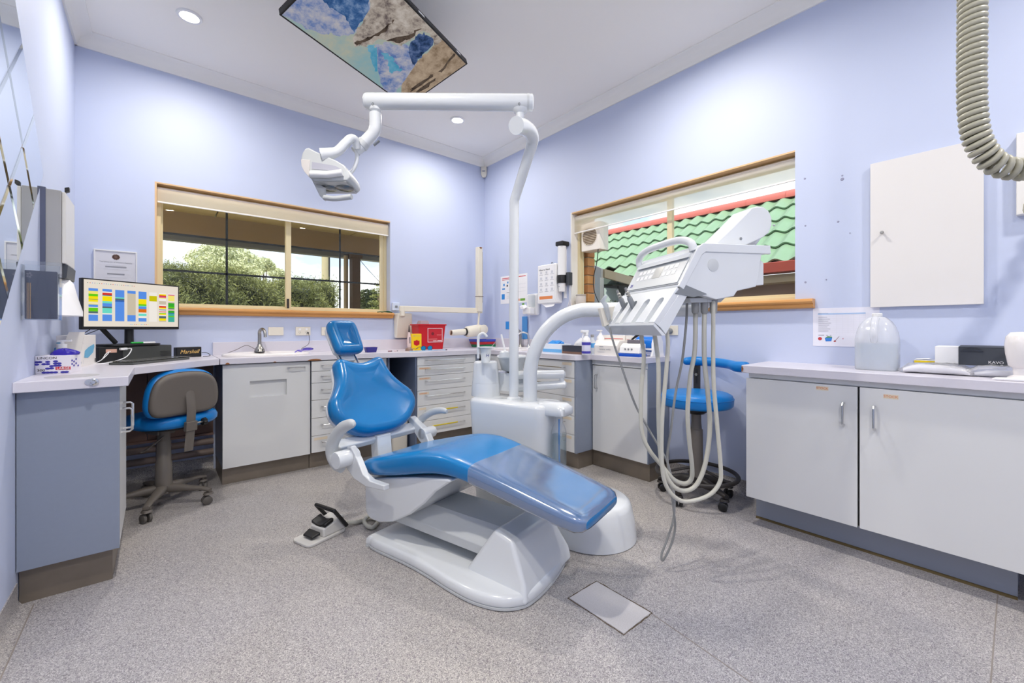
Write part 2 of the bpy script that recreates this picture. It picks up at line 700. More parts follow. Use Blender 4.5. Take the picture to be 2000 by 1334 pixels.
# weld lines and the inspection hatch of the vinyl floor
SEAM = mat('floor_weld_line', (142, 134, 128), 0.5)
g = G()
g.box(-0.384, -0.380, 0.6, 2.55, 0.0, 0.0008)
g.box(1.6, 2.72, 0.055, 0.059, 0.0, 0.0008)
g.prism([Vector((1.474, 0.915, 0)), Vector((1.478, 0.915, 0)), Vector((1.40, 0.30, 0)), Vector((1.396, 0.30, 0))], (0, 0, 0.0008))
g.prism([Vector((1.82, 1.16, 0)), Vector((1.823, 1.16, 0)), Vector((2.02, 1.40, 0)), Vector((2.017, 1.40, 0))], (0, 0, 0.0008))
struct('weld_line', g, SEAM, floor_o, smooth=False)
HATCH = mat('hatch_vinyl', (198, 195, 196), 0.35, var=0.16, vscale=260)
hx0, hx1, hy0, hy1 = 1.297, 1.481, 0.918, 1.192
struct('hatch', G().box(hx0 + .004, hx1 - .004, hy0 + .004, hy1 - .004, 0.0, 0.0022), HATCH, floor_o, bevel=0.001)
g = G()
GAP = mat('dirty_joint', (92, 78, 62), 0.8)
random.seed(3)
for (ax, ay), (bx, by) in (((hx0, hy0), (hx1, hy0)), ((hx1, hy0), (hx1, hy1)), ((hx1, hy1), (hx0, hy1)), ((hx0, hy1), (hx0, hy0))):
    n = 14
    pr = None
    for k in range(n + 1):
        f = k / n
        p = Vector((ax + (bx - ax) * f + random.uniform(-.0015, .0015), ay + (by - ay) * f + random.uniform(-.0015, .0015), 0.0006))
        q = (p, random.uniform(0.0012, 0.003))
        if pr:
            d = (Vector((bx - ax, by - ay, 0))).normalized().cross(Vector((0, 0, 1)))
            g.poly([pr[0] - d * pr[1], pr[0] + d * pr[1], q[0] + d * q[1], q[0] - d * q[1]])
        pr = q
struct('hatch_joint', g, GAP, floor_o, smooth=False)

# scuffs and plugged screw holes on the right wall
SCUFF = mat('filler_marks', (150, 152, 176), 0.8)
g = G()
for px, py, r in ((1572, 349, .006), (1645, 343, .005), (1645, 350, .009), (1637, 433, .006), (1573, 441, .005), (1614, 546, .004), (1573, 551, .006), (1660, 455, .003)):
    c = onX(px, py, XR)
    g.lathe([(r, 0), (r * .8, .0015)], c + Vector((0, 0, 0)), (-1, 0, 0), 10)
struct('wall_plug', g, SCUFF, wall_right)

# ------------------------------------------------------------------ windows
BARM = mat('black_glazing_bar', (14, 14, 14), 0.4)
HAND = mat('dark_latch', (52, 46, 44), 0.4)


def window(name, label, M, W_, z0, z1, bars, stile, latch):
    """M(u, w, z) maps along the opening, outward depth w, height -> world"""
    def bx(g, u0, u1, w0, w1, a, b):
        pts = [M(u0, w0, a), M(u1, w0, a), M(u1, w1, a), M(u0, w1, a)]
        return g.prism(pts, Vector((0, 0, b - a)))
    root = bpy.data.objects.new(name, None)
    COL.objects.link(root)
    root.location = M(W_ / 2, 0.1, z0)
    WM[root.name] = Matrix.Translation(root.location)
    root['kind'] = 'structure'
    root['label'] = label
    g = G()
    bx(g, 0, 0.012, 0.0, 0.16, z0, z1)
    struct('side_reveal', g, PALETIMBER if latch else mat('white_reveal', (236, 234, 228), .5), root, smooth=False)
    g = G()
    bx(g, W_ - 0.008, W_, 0.0, 0.16, z0, z1)
    struct('side_reveal', g, WALL, root, smooth=False)
    g = G()
    bx(g, 0.012, W_ - 0.008, 0.0, 0.16, z1 - 0.010, z1)
    struct('timber_head', g, PALETIMBER, root, smooth=False)
    g = G()
    e1 = 0.034 if latch else 0.012
    bx(g, 0.012, W_ - 0.008, 0.085, 0.15, z0, z0 + 0.028)
    bx(g, 0.012, W_ - 0.008, 0.085, 0.15, z1 - (0.05 if latch else 0.03), z1 - 0.010)
    bx(g, 0.012, 0.036, 0.085, 0.15, z0 + 0.028, z1 - 0.05)
    bx(g, W_ - e1, W_ - 0.008, 0.085, 0.15, z0 + 0.028, z1 - 0.05)
    struct('aluminium_frame', g, ALU, root, bevel=0.002)
    for k, (u0, u1, w0) in enumerate(((0.036, stile + 0.02, 0.118), (stile - 0.02, W_ - e1, 0.096))):
        t = 0.018
        sw = 0.042
        g = G()
        zb, zt = z0 + 0.028, z1 - 0.05
        bx(g, u0, u0 + (0.012 if k == 0 else sw), w0, w0 + t, zb, zt)
        sr = 0.008 if (k == 1 and not latch) else sw
        bx(g, u1 - sr, u1, w0, w0 + t, zb, zt)
        a, b = u0 + (0.012 if k == 0 else sw), u1 - sr
        bx(g, a, b, w0, w0 + t, zb, zb + 0.018)
        bx(g, a, b, w0, w0 + t, zt - 0.02, zt)
        s = struct('sash', g, ALU, root, bevel=0.0015)
        gg = G()
        bx(gg, a, b, w0 + 0.008, w0 + 0.012, zb + 0.018, zt - 0.02)
        struct('glass_pane', gg, PANE, s, smooth=False)
        for (bu, bz) in bars:
            gb = G()
            if bu is not None:
                uu = bu[k]
                bx(gb, uu - 0.008, uu + 0.008, w0 + 0.0135, w0 + 0.0185, zb + 0.018, zt - 0.02)
            else:
                bx(gb, a, b, w0 + 0.0135, w0 + 0.019, bz - 0.008, bz + 0.008)
            struct('glazing_bar', gb, BARM, s, smooth=False)
    if latch:
        g = G()
        bx(g, stile - 0.014, stile + 0.004, 0.086, 0.097, z0 + 0.03, z0 + 0.115)
        struct('latch', g, HAND, root, bevel=0.003)
    return root


MB = lambda u, w_, z: Vector((BW[0] + u, YB + w_, z))
zb1, zb2 = onY(310, 453, 4.225).z, onY(310, 526, 4.225).z
ub = [onY(443, 500, 4.23).x - BW[0], onY(664, 500, 4.21).x - BW[0]]
us = onY(563, 500, 4.205).x - BW[0]
win1 = window('window_1', 'wide back window over the sink with black glazing bars', MB, BW[1] - BW[0], BW[2], BW[3], [(ub, None), (None, zb1), (None, zb2)], us, True)
MR = lambda u, w_, z: Vector((XR + w_, RW[1] - u, z))
us2 = RW[1] - onX(1309, 450, 3.11).y
win2 = window('window_2', 'wide window facing the green tiled roof', MR, RW[1] - RW[0], RW[2], RW[3], [], us2, False)


def sill(a, b, inward, z1, parent):
    a, b, i = Vector(a), Vector(b), Vector(inward)
    prof = [(-0.15, 0.0), (0.045, 0.0), (0.052, -0.006), (0.054, -0.016), (0.048, -0.026), (0.036, -0.030), (0.034, -0.046), (0.026, -0.054), (0.0, -0.056), (-0.002, -0.03), (-0.15, -0.03)]
    g = G().loft([[p + i * x + Vector((0, 0, z1 + z)) for x, z in prof] for p in (a, b)])
    return struct('timber_sill', g, TIMBER, parent, angle=25)


sill((BW[0] - 0.02, YB, 0), (BW[1] + 0.012, YB, 0), (0, -1, 0), BW[2] + 0.008, win1)
sill((XR, RW[0] - 0.095, 0), (XR, RW[1] + 0.02, 0), (-1, 0, 0), RW[2] + 0.003, win2)

# roller blinds
BLIND = clear_mat('translucent_blind', (255, 250, 240), gloss=0, rough=0.6, body=0.72, bodyrgb=(252, 247, 238), through=0.65, ior=1.05)
BLIND2 = clear_mat('sheer_blind', (255, 253, 250), gloss=0, rough=0.6, body=0.46, bodyrgb=(254, 253, 250), through=0.88, ior=1.05)
RAIL = mat('blind_rail', (240, 238, 234), 0.4)
ln = YB + 0.030
b1 = thing('roller_blind', 'cream roller blind drawn a little way down over the back window', 'blind', (0.9, ln, 2.06))
bx0, bx1 = BW[0] + 0.014, BW[1] - 0.014
zbt = onY(520, 424, ln).z
obj('roller', G().cyl((bx0, ln + 0.02, 2.155), (bx1, ln + 0.02, 2.155), 0.020), RAIL, b1)
obj('fabric', G().box(bx0, bx1, ln - 0.003, ln - 0.002, zbt, 2.158), BLIND, b1, smooth=False)
obj('bottom_rail', G().box(bx0, bx1, ln - 0.007, ln + 0.003, zbt - 0.012, zbt), RAIL, b1, bevel=0.003)
rx = XR + 0.04
b2 = thing('roller_blind', 'sheer white roller blind glowing over the window of the green roof', 'blind', (rx, 1.8, 2.02))
by0, by1 = RW[0] + 0.014, RW[1] - 0.014
zb0, zb1_ = onX(1549, 350, rx).z, onX(1118, 456, rx).z
obj('roller', G().cyl((rx + 0.022, by0, 2.16), (rx + 0.022, by1, 2.16), 0.020), RAIL, b2)
obj('fabric', G().prism([(rx - .0005, by0, 2.165), (rx - .0005, by1, 2.165), (rx - .0005, by1, zb1_), (rx - .0005, by0, zb0)], (0.001, 0, 0)), BLIND2, b2, smooth=False)
obj('bottom_rail', G().prism([(rx - .005, by0, zb0), (rx - .005, by1, zb1_), (rx - .005, by1, zb1_ - .012), (rx - .005, by0, zb0 - .012)], (0.010, 0, 0)), RAIL, b2, bevel=0.002)
obj('rail_cap', G().box(rx - .006, rx + .006, by0 - .004, by0 + .004, zb0 - .016, zb0 + .003), DARK, b2)

# downlight fittings
EMI = mat('lit_downlight', (255, 250, 240), 0.5, emis=9.0)
for i, (x, y) in enumerate(DOWNLIGHTS[:2]):
    t = thing('downlight', ['round lit downlight in the ceiling corner nearest the wall mirror', 'round lit downlight near the corner of the two windowed walls'][i], 'downlight', (x, y, CEIL - 0.008))
    obj('rim', G().lathe([(0.052, -0.002), (0.066, -0.002), (0.070, 0.004), (0.070, 0.008), (0.052, 0.008)], (x, y, CEIL - 0.008), n=32, caps=False), WHITE, t)
    obj('lens', G().lathe([(0.053, 0), (0.053, 0.006)], (x, y, CEIL - 0.0085), n=32), EMI, t)
# ------------------------------------------------------------------ joinery
ZT = 0.902
WTH = 0.042
# desk top
g = G().prism([(XL, 2.486, ZT - WTH), (-0.097, 2.50, ZT - WTH), (-0.096, 3.08, ZT - WTH), (0.245, 3.475, ZT - WTH), (0.328, 3.545, ZT - WTH), (0.328, YB, ZT - WTH), (XL, YB, ZT - WTH)], (0, 0, WTH))
desk = thing('desk_top', 'pale laminate corner desk top carrying the monitor and the glove box', 'worktop', (-0.1, 3.3, ZT - WTH))
obj('slab', g, TOPM, desk, bevel=0.003)
INL = mat('grey_inlay', (182, 180, 182), 0.4)
c = onZ(145, 733, ZT)
obj('cutout_cover', G().lathe([(0.085, 0), (0.085, 0.0012)], (c.x, 2.66, ZT), n=40), INL, desk)
c = onY(183, 746, 2.494)
lk = obj('cam_lock', G().lathe([(0.016, 0), (0.016, 0.003), (0.010, 0.005), (0.010, 0.014), (0.006, 0.018)], c, (0, -1, 0), 18), CHROME, desk)
obj('lock_plate', G().lathe([(0.011, 0), (0.011, 0.002)], c + Vector((-0.016, 0, 0)), (0, -1, 0), 18), CHROME, desk)

# end cabinet of the desk
ec = thing('end_cabinet', 'slim cabinet with blue-grey end panel carrying the desk at the mirror wall', 'cabinet', (-0.27, 2.8, 0))
obj('end_panel', G().box(XL + .003, -0.128, 2.535, 2.553, 0.148, ZT - WTH), CABB, ec, smooth=False)
obj('carcass', G().box(XL + .003, -0.150, 2.553, 3.06, 0.148, ZT - WTH), CABW, ec, smooth=False)
obj('front_stile', G().box(-0.150, -0.128, 2.553, 2.585, 0.148, ZT - WTH), CABW, ec, bevel=0.001)
d = obj('door', G().prism([(-0.150, 2.589, 0.16), (-0.150, 3.05, 0.16), (-0.150, 3.05, 0.845), (-0.150, 2.60, 0.845), (-0.150, 2.589, 0.80)], (0.022, 0, 0)), CABW, ec, bevel=0.002)
handle((-0.128, 2.70, 0.735), (-0.128, 2.70, 0.625), (0.036, 0, 0), CHROME, d, r=0.005)
d2h = handle((-0.128, 2.76, 0.755), (-0.128, 2.76, 0.632), (0.036, 0, 0), CHROME, d, r=0.005)
g = G().box(XL + .003, -0.153, 2.580, 2.592, 0.0, 0.148)
g.box(-0.165, -0.153, 2.592, 3.05, 0.0, 0.148)
obj('kickboard', g, KICK, ec, smooth=False)

# kneehole back panel under the desk with pipes
BRNB = mat('dull_brown_board', (140, 112, 100), 0.7, var=0.08, vscale=4)
kp = thing('kneehole_panel', 'dull brown backing board in the kneehole behind the task chair', 'panel', (-0.04, 4.05, 0.2))
obj('board', G().box(XL + .003, -0.06, 4.062, 4.075, 0.30, ZT - WTH - .002), BRNB, kp, smooth=False)
obj('board', G().box(-0.056, 0.335, 4.062, 4.075, 0.30, ZT - WTH - .002), BRNB, kp, smooth=False)
obj('ledge', G().box(XL + .003, 0.335, 4.03, 4.075, 0.285, 0.30), BRNB, kp, smooth=False)
for z in (0.235, 0.155):
    obj('pipe', G().cyl((XL + .01, 4.04, z), (0.335, 4.04, z), 0.024), mat('painted_pipe', (150, 132, 122), 0.5), kp)

# long worktop
pts = [(0.332, YB), (0.332, 3.548), (1.22, 3.548), (1.40, 3.53), (1.56, 3.47), (1.75, 3.405), (2.42, 3.40), (2.485, 3.38), (2.492, 3.30)]
pts += [(2.492, 2.26), (2.505, 2.222), (2.54, 2.212), (2.668, 2.212), (2.668, 1.705), (XR, 1.705), (XR, YB)]
wt = thing('worktop', 'long pale laminate worktop running round the corner under both windows', 'worktop', (1.8, 3.6, ZT - WTH))
obj('slab', G().prism([(x, y, ZT - WTH) for x, y in pts], (0, 0, WTH)), TOPM, wt, bevel=0.003)
sb_ = thing('splashback', 'low pale laminate splashback standing along the back of the long worktop', 'splashback', (1.8, 4.09, ZT))
obj('strip', G().box(0.335, 2.98, 4.08, YB, ZT, 1.002), TOPM, sb_, bevel=0.002)
sb2 = thing('splashback', 'short pale laminate splashback on the window wall behind the corner basin', 'splashback', (2.99, 3.5, ZT))
obj('strip', G().box(2.98, XR, 3.02, YB - .021, ZT, 1.002), TOPM, sb2, bevel=0.002)
CHIP = mat('bare_chipboard', (150, 100, 62), 0.9, var=0.2, vscale=80)
for px0, px1 in ((440, 449), (600, 629), (534, 540)):
    a, b = onY(px0, 708, 3.5465), onY(px1, 708, 3.5465)
    n = 7
    top = [(a.x + (b.x - a.x) * k / n, 3.5462, ZT - WTH + 0.0005 + (0.012 if px1 - px0 > 7 else .006) * math.sin(PI * k / n) ** .5) for k in range(n + 1)]
    obj('chipped_edge', G().prism([(a.x, 3.5462, ZT - WTH - .0003), *top[1:-1], (b.x, 3.5462, ZT - WTH - .0003)], (0, 0.004, 0)), CHIP, wt, smooth=False)


def front_y(x0, x1, y, z0, z1):
    return G().box(x0, x1, y, y + 0.019, z0, z1)


# sink cabinet
sk = thing('sink_cabinet', 'pale cabinet under the hand basin with a paper slot in its door', 'cabinet', (0.64, 3.85, 0))
obj('carcass', G().box(0.350, 0.920, 3.605, 4.07, 0.124, ZT - WTH), CABB, sk, smooth=False)
X0, X1 = 0.350, 0.922
sx0, sx1, sz0, sz1 = 0.514, 0.755, 0.607, 0.728
g = G()
for q in ((X0, sx0, 0.124, 0.852), (sx1, X1, 0.124, 0.852), (sx0, sx1, 0.124, sz0), (sx0, sx1, sz1, 0.852)):
    g.box(q[0], q[1], 3.58, 3.604, q[2], q[3])
bmesh.ops.remove_doubles(g.bm, verts=g.bm.verts, dist=1e-5)
d = obj('door', g, CABW, sk, smooth=False)
obj('slot_back', G().box(sx0 - .004, sx1 + .004, 3.6042, 3.6049, sz0 - .004, sz1 + .004), CABW, d, smooth=False)
handle(onY(562, 718, 3.58), onY(594, 716.5, 3.58), (0, -0.032, 0), CHROME, d, r=0.0045)
obj('kickboard', G().box(0.352, 0.925, 3.63, 3.642, 0.0, 0.124), KICK, sk, smooth=False)
obj('side_foot', G().box(0.352, 0.366, 3.642, 4.07, 0.0, 0.124), KICK, sk, smooth=False)


def drawer_y(root, x0, x1, y, zs, hx0, hx1, hdrop, lab=None, tape=()):
    for i in range(len(zs) - 1):
        zt, zb = zs[i] - 0.0015, zs[i + 1] + 0.0015
        dr = obj('drawer', front_y(x0, x1, y, zb, zt), CABW, root, bevel=0.0012)
        zh = zt - hdrop * min(1, (zt - zb) / 0.12)
        handle((hx0, y, zh), (hx1, y, zh), (0, -0.030, 0), CHROME, dr, r=0.0042)
        if i in tape:
            n = (hx1 - hx0)
            obj('yellow_tape', G().cyl((hx0 + n * .12, y - 0.030, zh), (hx0 + n * .78, y - 0.030, zh), 0.0062), mat('yellow_tape', (206, 184, 40), 0.5), dr)
        if lab and lab[i]:
            c, s, wd = lab[i]
            obj('name_label', G().box(x0 + .016, x0 + .016 + wd, y - .0008, y, zt - .034, zt - .014), TANPR, dr, smooth=False)
            if s:
                text(s, 0.014, (x0 + .020, y - .0008, zt - .024), (1, 0, 0), (0, 0, 1), c, dr)


d1 = thing('drawer_unit', 'six-drawer unit between the hand basin and the open niche', 'drawers', (1.23, 3.85, 0))
obj('carcass', G().box(0.930, 1.54, 3.58, 4.07, 0.13, ZT - WTH), CABB, d1, smooth=False)
zs = [0.854, 0.773, 0.681, 0.546, 0.404, 0.265, 0.132]
drawer_y(d1, 0.928, 1.54, 3.556, zs, 1.00, 1.46, 0.052, [None, None, None, None, None, (GREYPR, '', .10)])
obj('kickboard', G().box(0.928, 1.54, 3.625, 3.637, 0.0, 0.130), KICK, d1, smooth=False)

# open niche
nc = thing('niche_unit', 'open blue-grey niche unit with one shelf beside the taped drawers', 'shelf', (1.65, 3.8, 0.0))
NICHE = mat('slate_laminate', (92, 104, 128), 0.5)
obj('side_panel', G().box(1.545, 1.561, 3.54, 4.07, 0.0, ZT - WTH), NICHE, nc, smooth=False)
obj('side_panel', G().box(1.750, 1.766, 3.43, 4.07, 0.0, ZT - WTH), NICHE, nc, smooth=False)
obj('back_panel', G().box(1.561, 1.750, 4.05, 4.07, 0.0, ZT - WTH), NICHE, nc, smooth=False)
obj('shelf', G().box(1.561, 1.750, 3.50, 4.05, 0.530, 0.566), CABW, nc, bevel=0.002)

# drawer unit with taped handles
d2 = thing('drawer_unit', 'drawer unit with long chrome handles, two wrapped in yellow tape', 'drawers', (2.07, 3.75, 0))
obj('carcass', G().box(1.772, 2.46, 3.452, 4.07, 0.15, ZT - WTH), CABB, d2, smooth=False)
zs = [0.856, 0.778, 0.686, 0.553, 0.416, 0.278, 0.152]
L_ = [None, (ORPR, 'INSTRUMENTS', .115), (ORPR, 'INSTRUMENT 2', .115), (ORPR, 'COMPOSITE', .10), (TANPR, '', .07), None]
drawer_y(d2, 1.772, 2.40, 3.430, zs, 1.850, 2.265, 0.046, L_, tape=(4, 5))
obj('kickboard', G().box(1.772, 2.47, 3.50, 3.512, 0.0, 0.150), KICK, d2, smooth=False)

# return drawers along the window wall
d3 = thing('drawer_unit', 'five-drawer unit with blue-grey end facing the room, behind the white column', 'drawers', (2.75, 2.8, 0))
obj('carcass', G().box(2.533, 2.98, 2.24, 3.42, 0.131, ZT - WTH), CABB, d3, smooth=False)
obj('end_panel', G().box(2.513, 2.72, 2.222, 2.240, 0.131, ZT - WTH), CABB, d3, smooth=False)
zs = [0.855, 0.718, 0.570, 0.422, 0.272, 0.131]
for i in range(5):
    zt, zb = zs[i] - .0015, zs[i + 1] + .0015
    dr = obj('drawer', G().box(2.513, 2.532, 2.243, 3.38, zb, zt), CABW, d3, bevel=0.0012)
    handle((2.513, 2.34, zt - .055), (2.513, 2.86, zt - .055), (-0.03, 0, 0), CHROME, dr, r=0.0042)
    obj('name_label', G().box(2.5122, 2.513, 2.27, 2.37, zt - .035, zt - .012), TANPR, dr, smooth=False)
    if i in (3, 4):
        obj('yellow_tape', G().cyl((2.483, 2.46, zt - .055), (2.483, 2.80, zt - .055), 0.0062), mat('yellow_tape', (206, 184, 40), 0.5), dr)
g = G().box(2.555, 2.567, 2.236, 3.45, 0.0, 0.131)
g.box(2.567, 2.735, 2.236, 2.248, 0.0, 0.131)
obj('kickboard', g, KICK, d3, smooth=False)

# shallow door cabinet
dc = thing('cupboard', 'shallow pale cupboard with one door standing between drawers and blue stool', 'cabinet', (2.85, 1.97, 0))
obj('carcass', G().box(2.722, 2.985, 1.728, 2.215, 0.132, ZT - WTH), CABW, dc, smooth=False)
obj('top_rail', G().box(2.702, 2.722, 1.712, 2.218, 0.822, ZT - WTH), CABW, dc, smooth=False)
obj('end_panel', G().box(2.705, 2.985, 1.710, 1.728, 0.132, 0.86), CABB, dc, smooth=False)
dd = obj('door', G().box(2.700, 2.720, 1.716, 2.212, 0.134, 0.815), CABW, dc, bevel=0.0015)
handle((2.700, 2.165, 0.742), (2.700, 2.165, 0.634), (-0.033, 0, 0), CHROME, dd, r=0.005)
g = G().box(2.733, 2.745, 1.715, 2.235, 0.0, 0.132)
g.box(2.745, 2.985, 1.715, 1.727, 0.0, 0.132)
obj('kickboard', g, KICK, dc, smooth=False)

# bench with the two STOCK doors
bn = thing('stock_bench', 'pale bench cabinet with two large doors labelled STOCK', 'cabinet', (2.8, 0.45, 0))
BX = 2.580
obj('carcass', G().box(BX + .022, 2.985, -0.30, 0.990, 0.155, 0.856), CABW, bn, smooth=False)
obj('top_rail', G().box(BX + .010, BX + .022, -0.30, 0.990, 0.834, 0.860), CABW, bn, smooth=False)
for y0, y1, hy in ((0.499, 1.000, 0.550), (-0.30, 0.490, 0.433)):
    dd = obj('door', G().box(BX, BX + .020, y0, y1, 0.154, 0.829), CABW, bn, bevel=0.0015)
    handle((BX, hy, 0.746), (BX, hy, 0.640), (-0.033, 0, 0), CHROME, dd, r=0.005)
    if hy > .5:
        obj('gap_shade_strip', G().box(BX + .0205, BX + .0215, .488, .501, .157, .829), DARK, bn, smooth=False)  # black strip over the pale carcass stands in for shade between the doors
    c = onX(1606 if hy > .5 else 1740, 758.5 if hy > .5 else 775, BX)
    obj('name_label', G().box(BX - .0008, BX, c.y - .026, c.y + .026, c.z - .010, c.z + .010), TANPR, dd, smooth=False)
    text('STOCK', 0.0155, (BX - .0008, c.y, c.z), (0, -1, 0), (0, 0, 1), ORPR, dd, align='CENTER')
KB = mat('blue_grey_kick', (150, 156, 168), 0.45, var=0.05, vscale=4)
kb = obj('kickboard', G().box(2.704, 2.716, 0.003, 0.992, 0.0, 0.155), KB, bn, smooth=False)
obj('stained_sealant', G().prism([(2.694, 0.003, 0), (2.705, 0.003, 0), (2.705, 0.003, .012)], (0, 0.989, 0)), mat('stained_sealant', (92, 78, 48), 0.8, var=.3, vscale=9), kb, smooth=False)
obj('inner_side', G().box(2.716, 2.985, 0.972, 0.990, 0.0, 0.155), KB, bn, smooth=False)
obj('edging', G().box(2.85, 2.985, 0.0, 0.012, 0.0, 0.155), KB, bn, smooth=False)
bt = thing('bench_top', 'pale laminate bench top with one chipped corner, holding the water jug', 'worktop', (2.77, 0.4, ZT - .042))
obj('slab', G().prism([(2.553, -0.33, ZT - .042), (XR, -0.33, ZT - .042), (XR, 1.032, ZT - .042), (2.560, 1.018, ZT - .042), (2.553, 1.010, ZT - .042)], (0, 0, .042)), TOPM, bt, bevel=0.003)
obj('chipped_corner', G().prism([(2.551, 1.009, ZT - .006), (2.551, 1.003, ZT - .020), (2.551, 1.009, ZT - .038), (2.553, 1.0145, ZT - .034), (2.553, 1.0145, ZT - .008)], (0.006, 0.003, 0)), CHIP, bt, smooth=False)

# white wall cupboard panel
wc = thing('wall_cupboard', 'white wall cupboard with one door and a small steel knob above the jug', 'cupboard', (2.99, 0.31, 1.22))
wd = obj('door', G().box(2.974, 2.990, 0.106, 0.519, 1.226, 2.005), mat('warm_white_door', (226, 223, 220), 0.4), wc, bevel=0.0015)
obj('frame', G().box(2.990, XR, 0.118, 0.508, 1.236, 1.995), CABW, wc, smooth=False)
c = onX(1724, 455, 2.974)
obj('knob', G().lathe([(0.004, 0), (0.004, 0.012), (0.008, 0.016), (0.0085, 0.022), (0.005, 0.027)], c, (-1, 0, 0), 16), STEEL, wd)
wp = tag(obj('wall_panel', G().box(2.955, XR, -0.25, 0.008, 1.62, 1.985), mat('white_panel', (232, 230, 226), .4), None, bevel=.003), 'white wall-mounted box at the edge of the picture behind the coiled hose', 'wall box')
# ------------------------------------------------------------------ dental chair
def pillow(outline, o, W, S, N, depth, edge, dish=0.0, wing=0.0, back=0.0):
    """cushion from a closed outline in (w, s): rolled edge, dished front, optional forward wings"""
    o, W, S, N = Vector(o), Vector(W), Vector(S), Vector(N)
    pts = [Vector((a, b)) for a, b in outline]
    n = len(pts)
    nr = []
    for i in range(n):
        t_ = (pts[(i + 1) % n] - pts[i - 1]).normalized()
        nr.append(Vector((t_.y, -t_.x)))
    area = sum(pts[i].x * pts[(i + 1) % n].y - pts[(i + 1) % n].x * pts[i].y for i in range(n))
    sg = 1 if area > 0 else -1
    cen = sum(pts, Vector((0, 0))) / n

    def ring(ins, d, sc=1.0):
        r = []
        for i in range(n):
            q = pts[i] - nr[i] * sg * ins
            q = cen + (q - cen) * sc
            r.append(o + W * q.x + S * q.y + N * (d + wing * q.x * q.x))
        return r
    R = []
    for a in (0, 22, 45, 68, 90):
        R.append(ring(edge * (1 - math.sin(math.radians(a))), back + edge * (1 - math.cos(math.radians(a)))))
    for a in (0, 20, 40, 60, 78, 90):
        R.append(ring(edge * (1 - math.cos(math.radians(a))), depth - edge + edge * math.sin(math.radians(a))))
    R.append(ring(edge * 1.25, depth - dish * 0.12))
    R.append(ring(edge * 1.25, depth - dish * 0.5, 0.86))
    R.append(ring(edge * 1.25, depth - dish * 0.85, 0.62))
    R.append(ring(edge * 1.25, depth - dish, 0.3))
    g = G()
    vs = [[g.bm.verts.new(p) for p in r] for r in R]
    for a, b in zip(vs, vs[1:]):
        for i in range(n):
            g.face([a[i], a[(i + 1) % n], b[(i + 1) % n], b[i]])
    g.face(vs[0][::-1])
    c = g.bm.verts.new(o + W * cen.x + S * cen.y + N * (depth - dish))
    for i in range(n):
        g.face([vs[-1][i], vs[-1][(i + 1) % n], c])
    return g


def sym(half, k=4):
    """mirror a half outline given from bottom centre to top centre, smoothed"""
    P3 = [(a, b, 0) for a, b in half]
    full = P3 + [(-a, b, 0) for a, b, _ in reversed(P3[1:-1])]
    cl = full[-2:] + full + full[:2]
    sm = smooth_path(cl, k)
    body = sm[2 * k:-(2 * k)]
    out = [(p.x, p.y) for p in body]
    if (Vector(out[0]) - Vector(out[-1])).length < 1e-4:
        out.pop()
    return out


ch = thing('dental_chair', 'blue vinyl dental chair reclined in the middle of the floor', 'dental chair', cw(0.25, 0.5, 0))
PC = 0.25
# floor plate
outl = [(0.03, -0.005), (-0.01, 0.03), (-0.02, 0.1), (-0.018, 0.30), (-0.028, 0.46), (-0.046, 0.60), (-0.052, 0.74), (-0.025, 0.855), (0.03, 0.92), (0.10, 0.945), (0.25, 0.945), (0.42, 0.915), (0.50, 0.86), (0.52, 0.74), (0.51, 0.3), (0.50, 0.06), (0.46, 0.0)]
sm = [(p.x, p.y) for p in smooth_path([(a, b, 0) for a, b in outl[-2:] + outl + outl[:2]], 4)[8:-8]]
if (Vector(sm[0]) - Vector(sm[-1])).length < 1e-4:
    sm.pop()
cc = Vector((0.24, 0.47))


def plate(zs):
    rings = []
    for ins, z in zs:
        r = []
        for p in sm:
            v = Vector(p)
            d = v - cc
            q = cc + d * (1 - ins / max(d.length, .01))
            r.append(cw(q.x, q.y, z))
        rings.append(r)
    return G().loft(rings)


obj('base_seal', plate([(0.006, 0.0), (0.0, 0.004), (0.0, 0.013), (0.004, 0.0145)]), UNITG, ch)
obj('base_plate', plate([(0.002, 0.017), (0.0, 0.022), (0.004, 0.044), (0.012, 0.052), (0.024, 0.056)]), UNITW, ch, angle=50)


def quad(p0, p1, t0, t1, z):
    return [cw(p0, t0, z), cw(p0, t1, z), cw(p1, t1, z), cw(p1, t0, z)]


g = G().loft([[cw(.055, .60, .03), cw(.035, .945, .012), cw(.475, .925, .012), cw(.47, .60, .03)],
              [cw(.068, .645, .10), cw(.056, .925, .08), cw(.462, .915, .08), cw(.458, .645, .10)],
              [cw(.095, .745, .250), cw(.095, .84, .222), cw(.425, .84, .215), cw(.42, .745, .245)]])
obj('lift_hood', g, UNITW, ch, bevel=0.018, seg=4)
sec = [(.095, .112), (.090, .160), (.102, .168), (.17, .225), (.37, .225), (.44, .165), (.44, .112)]
g = G().loft([[cw(p, t, z) for p, z in sec] for t in (0.04, 0.74)])
obj('lift_arm', g, UNITG, ch, bevel=0.006)
prof = [(-.055, .325), (-.05, .16), (-.03, .132), (0.0, .122), (.06, .124), (.17, .155), (.294, .222), (.39, .298), (.465, .370), (.56, .435), (.54, .442), (.3, .402)]
g = G().prism([cw(.022, t, z) for t, z in prof], CB * .456)
obj('seat_housing', g, UNITW, ch, bevel=0.012, seg=3, angle=50)

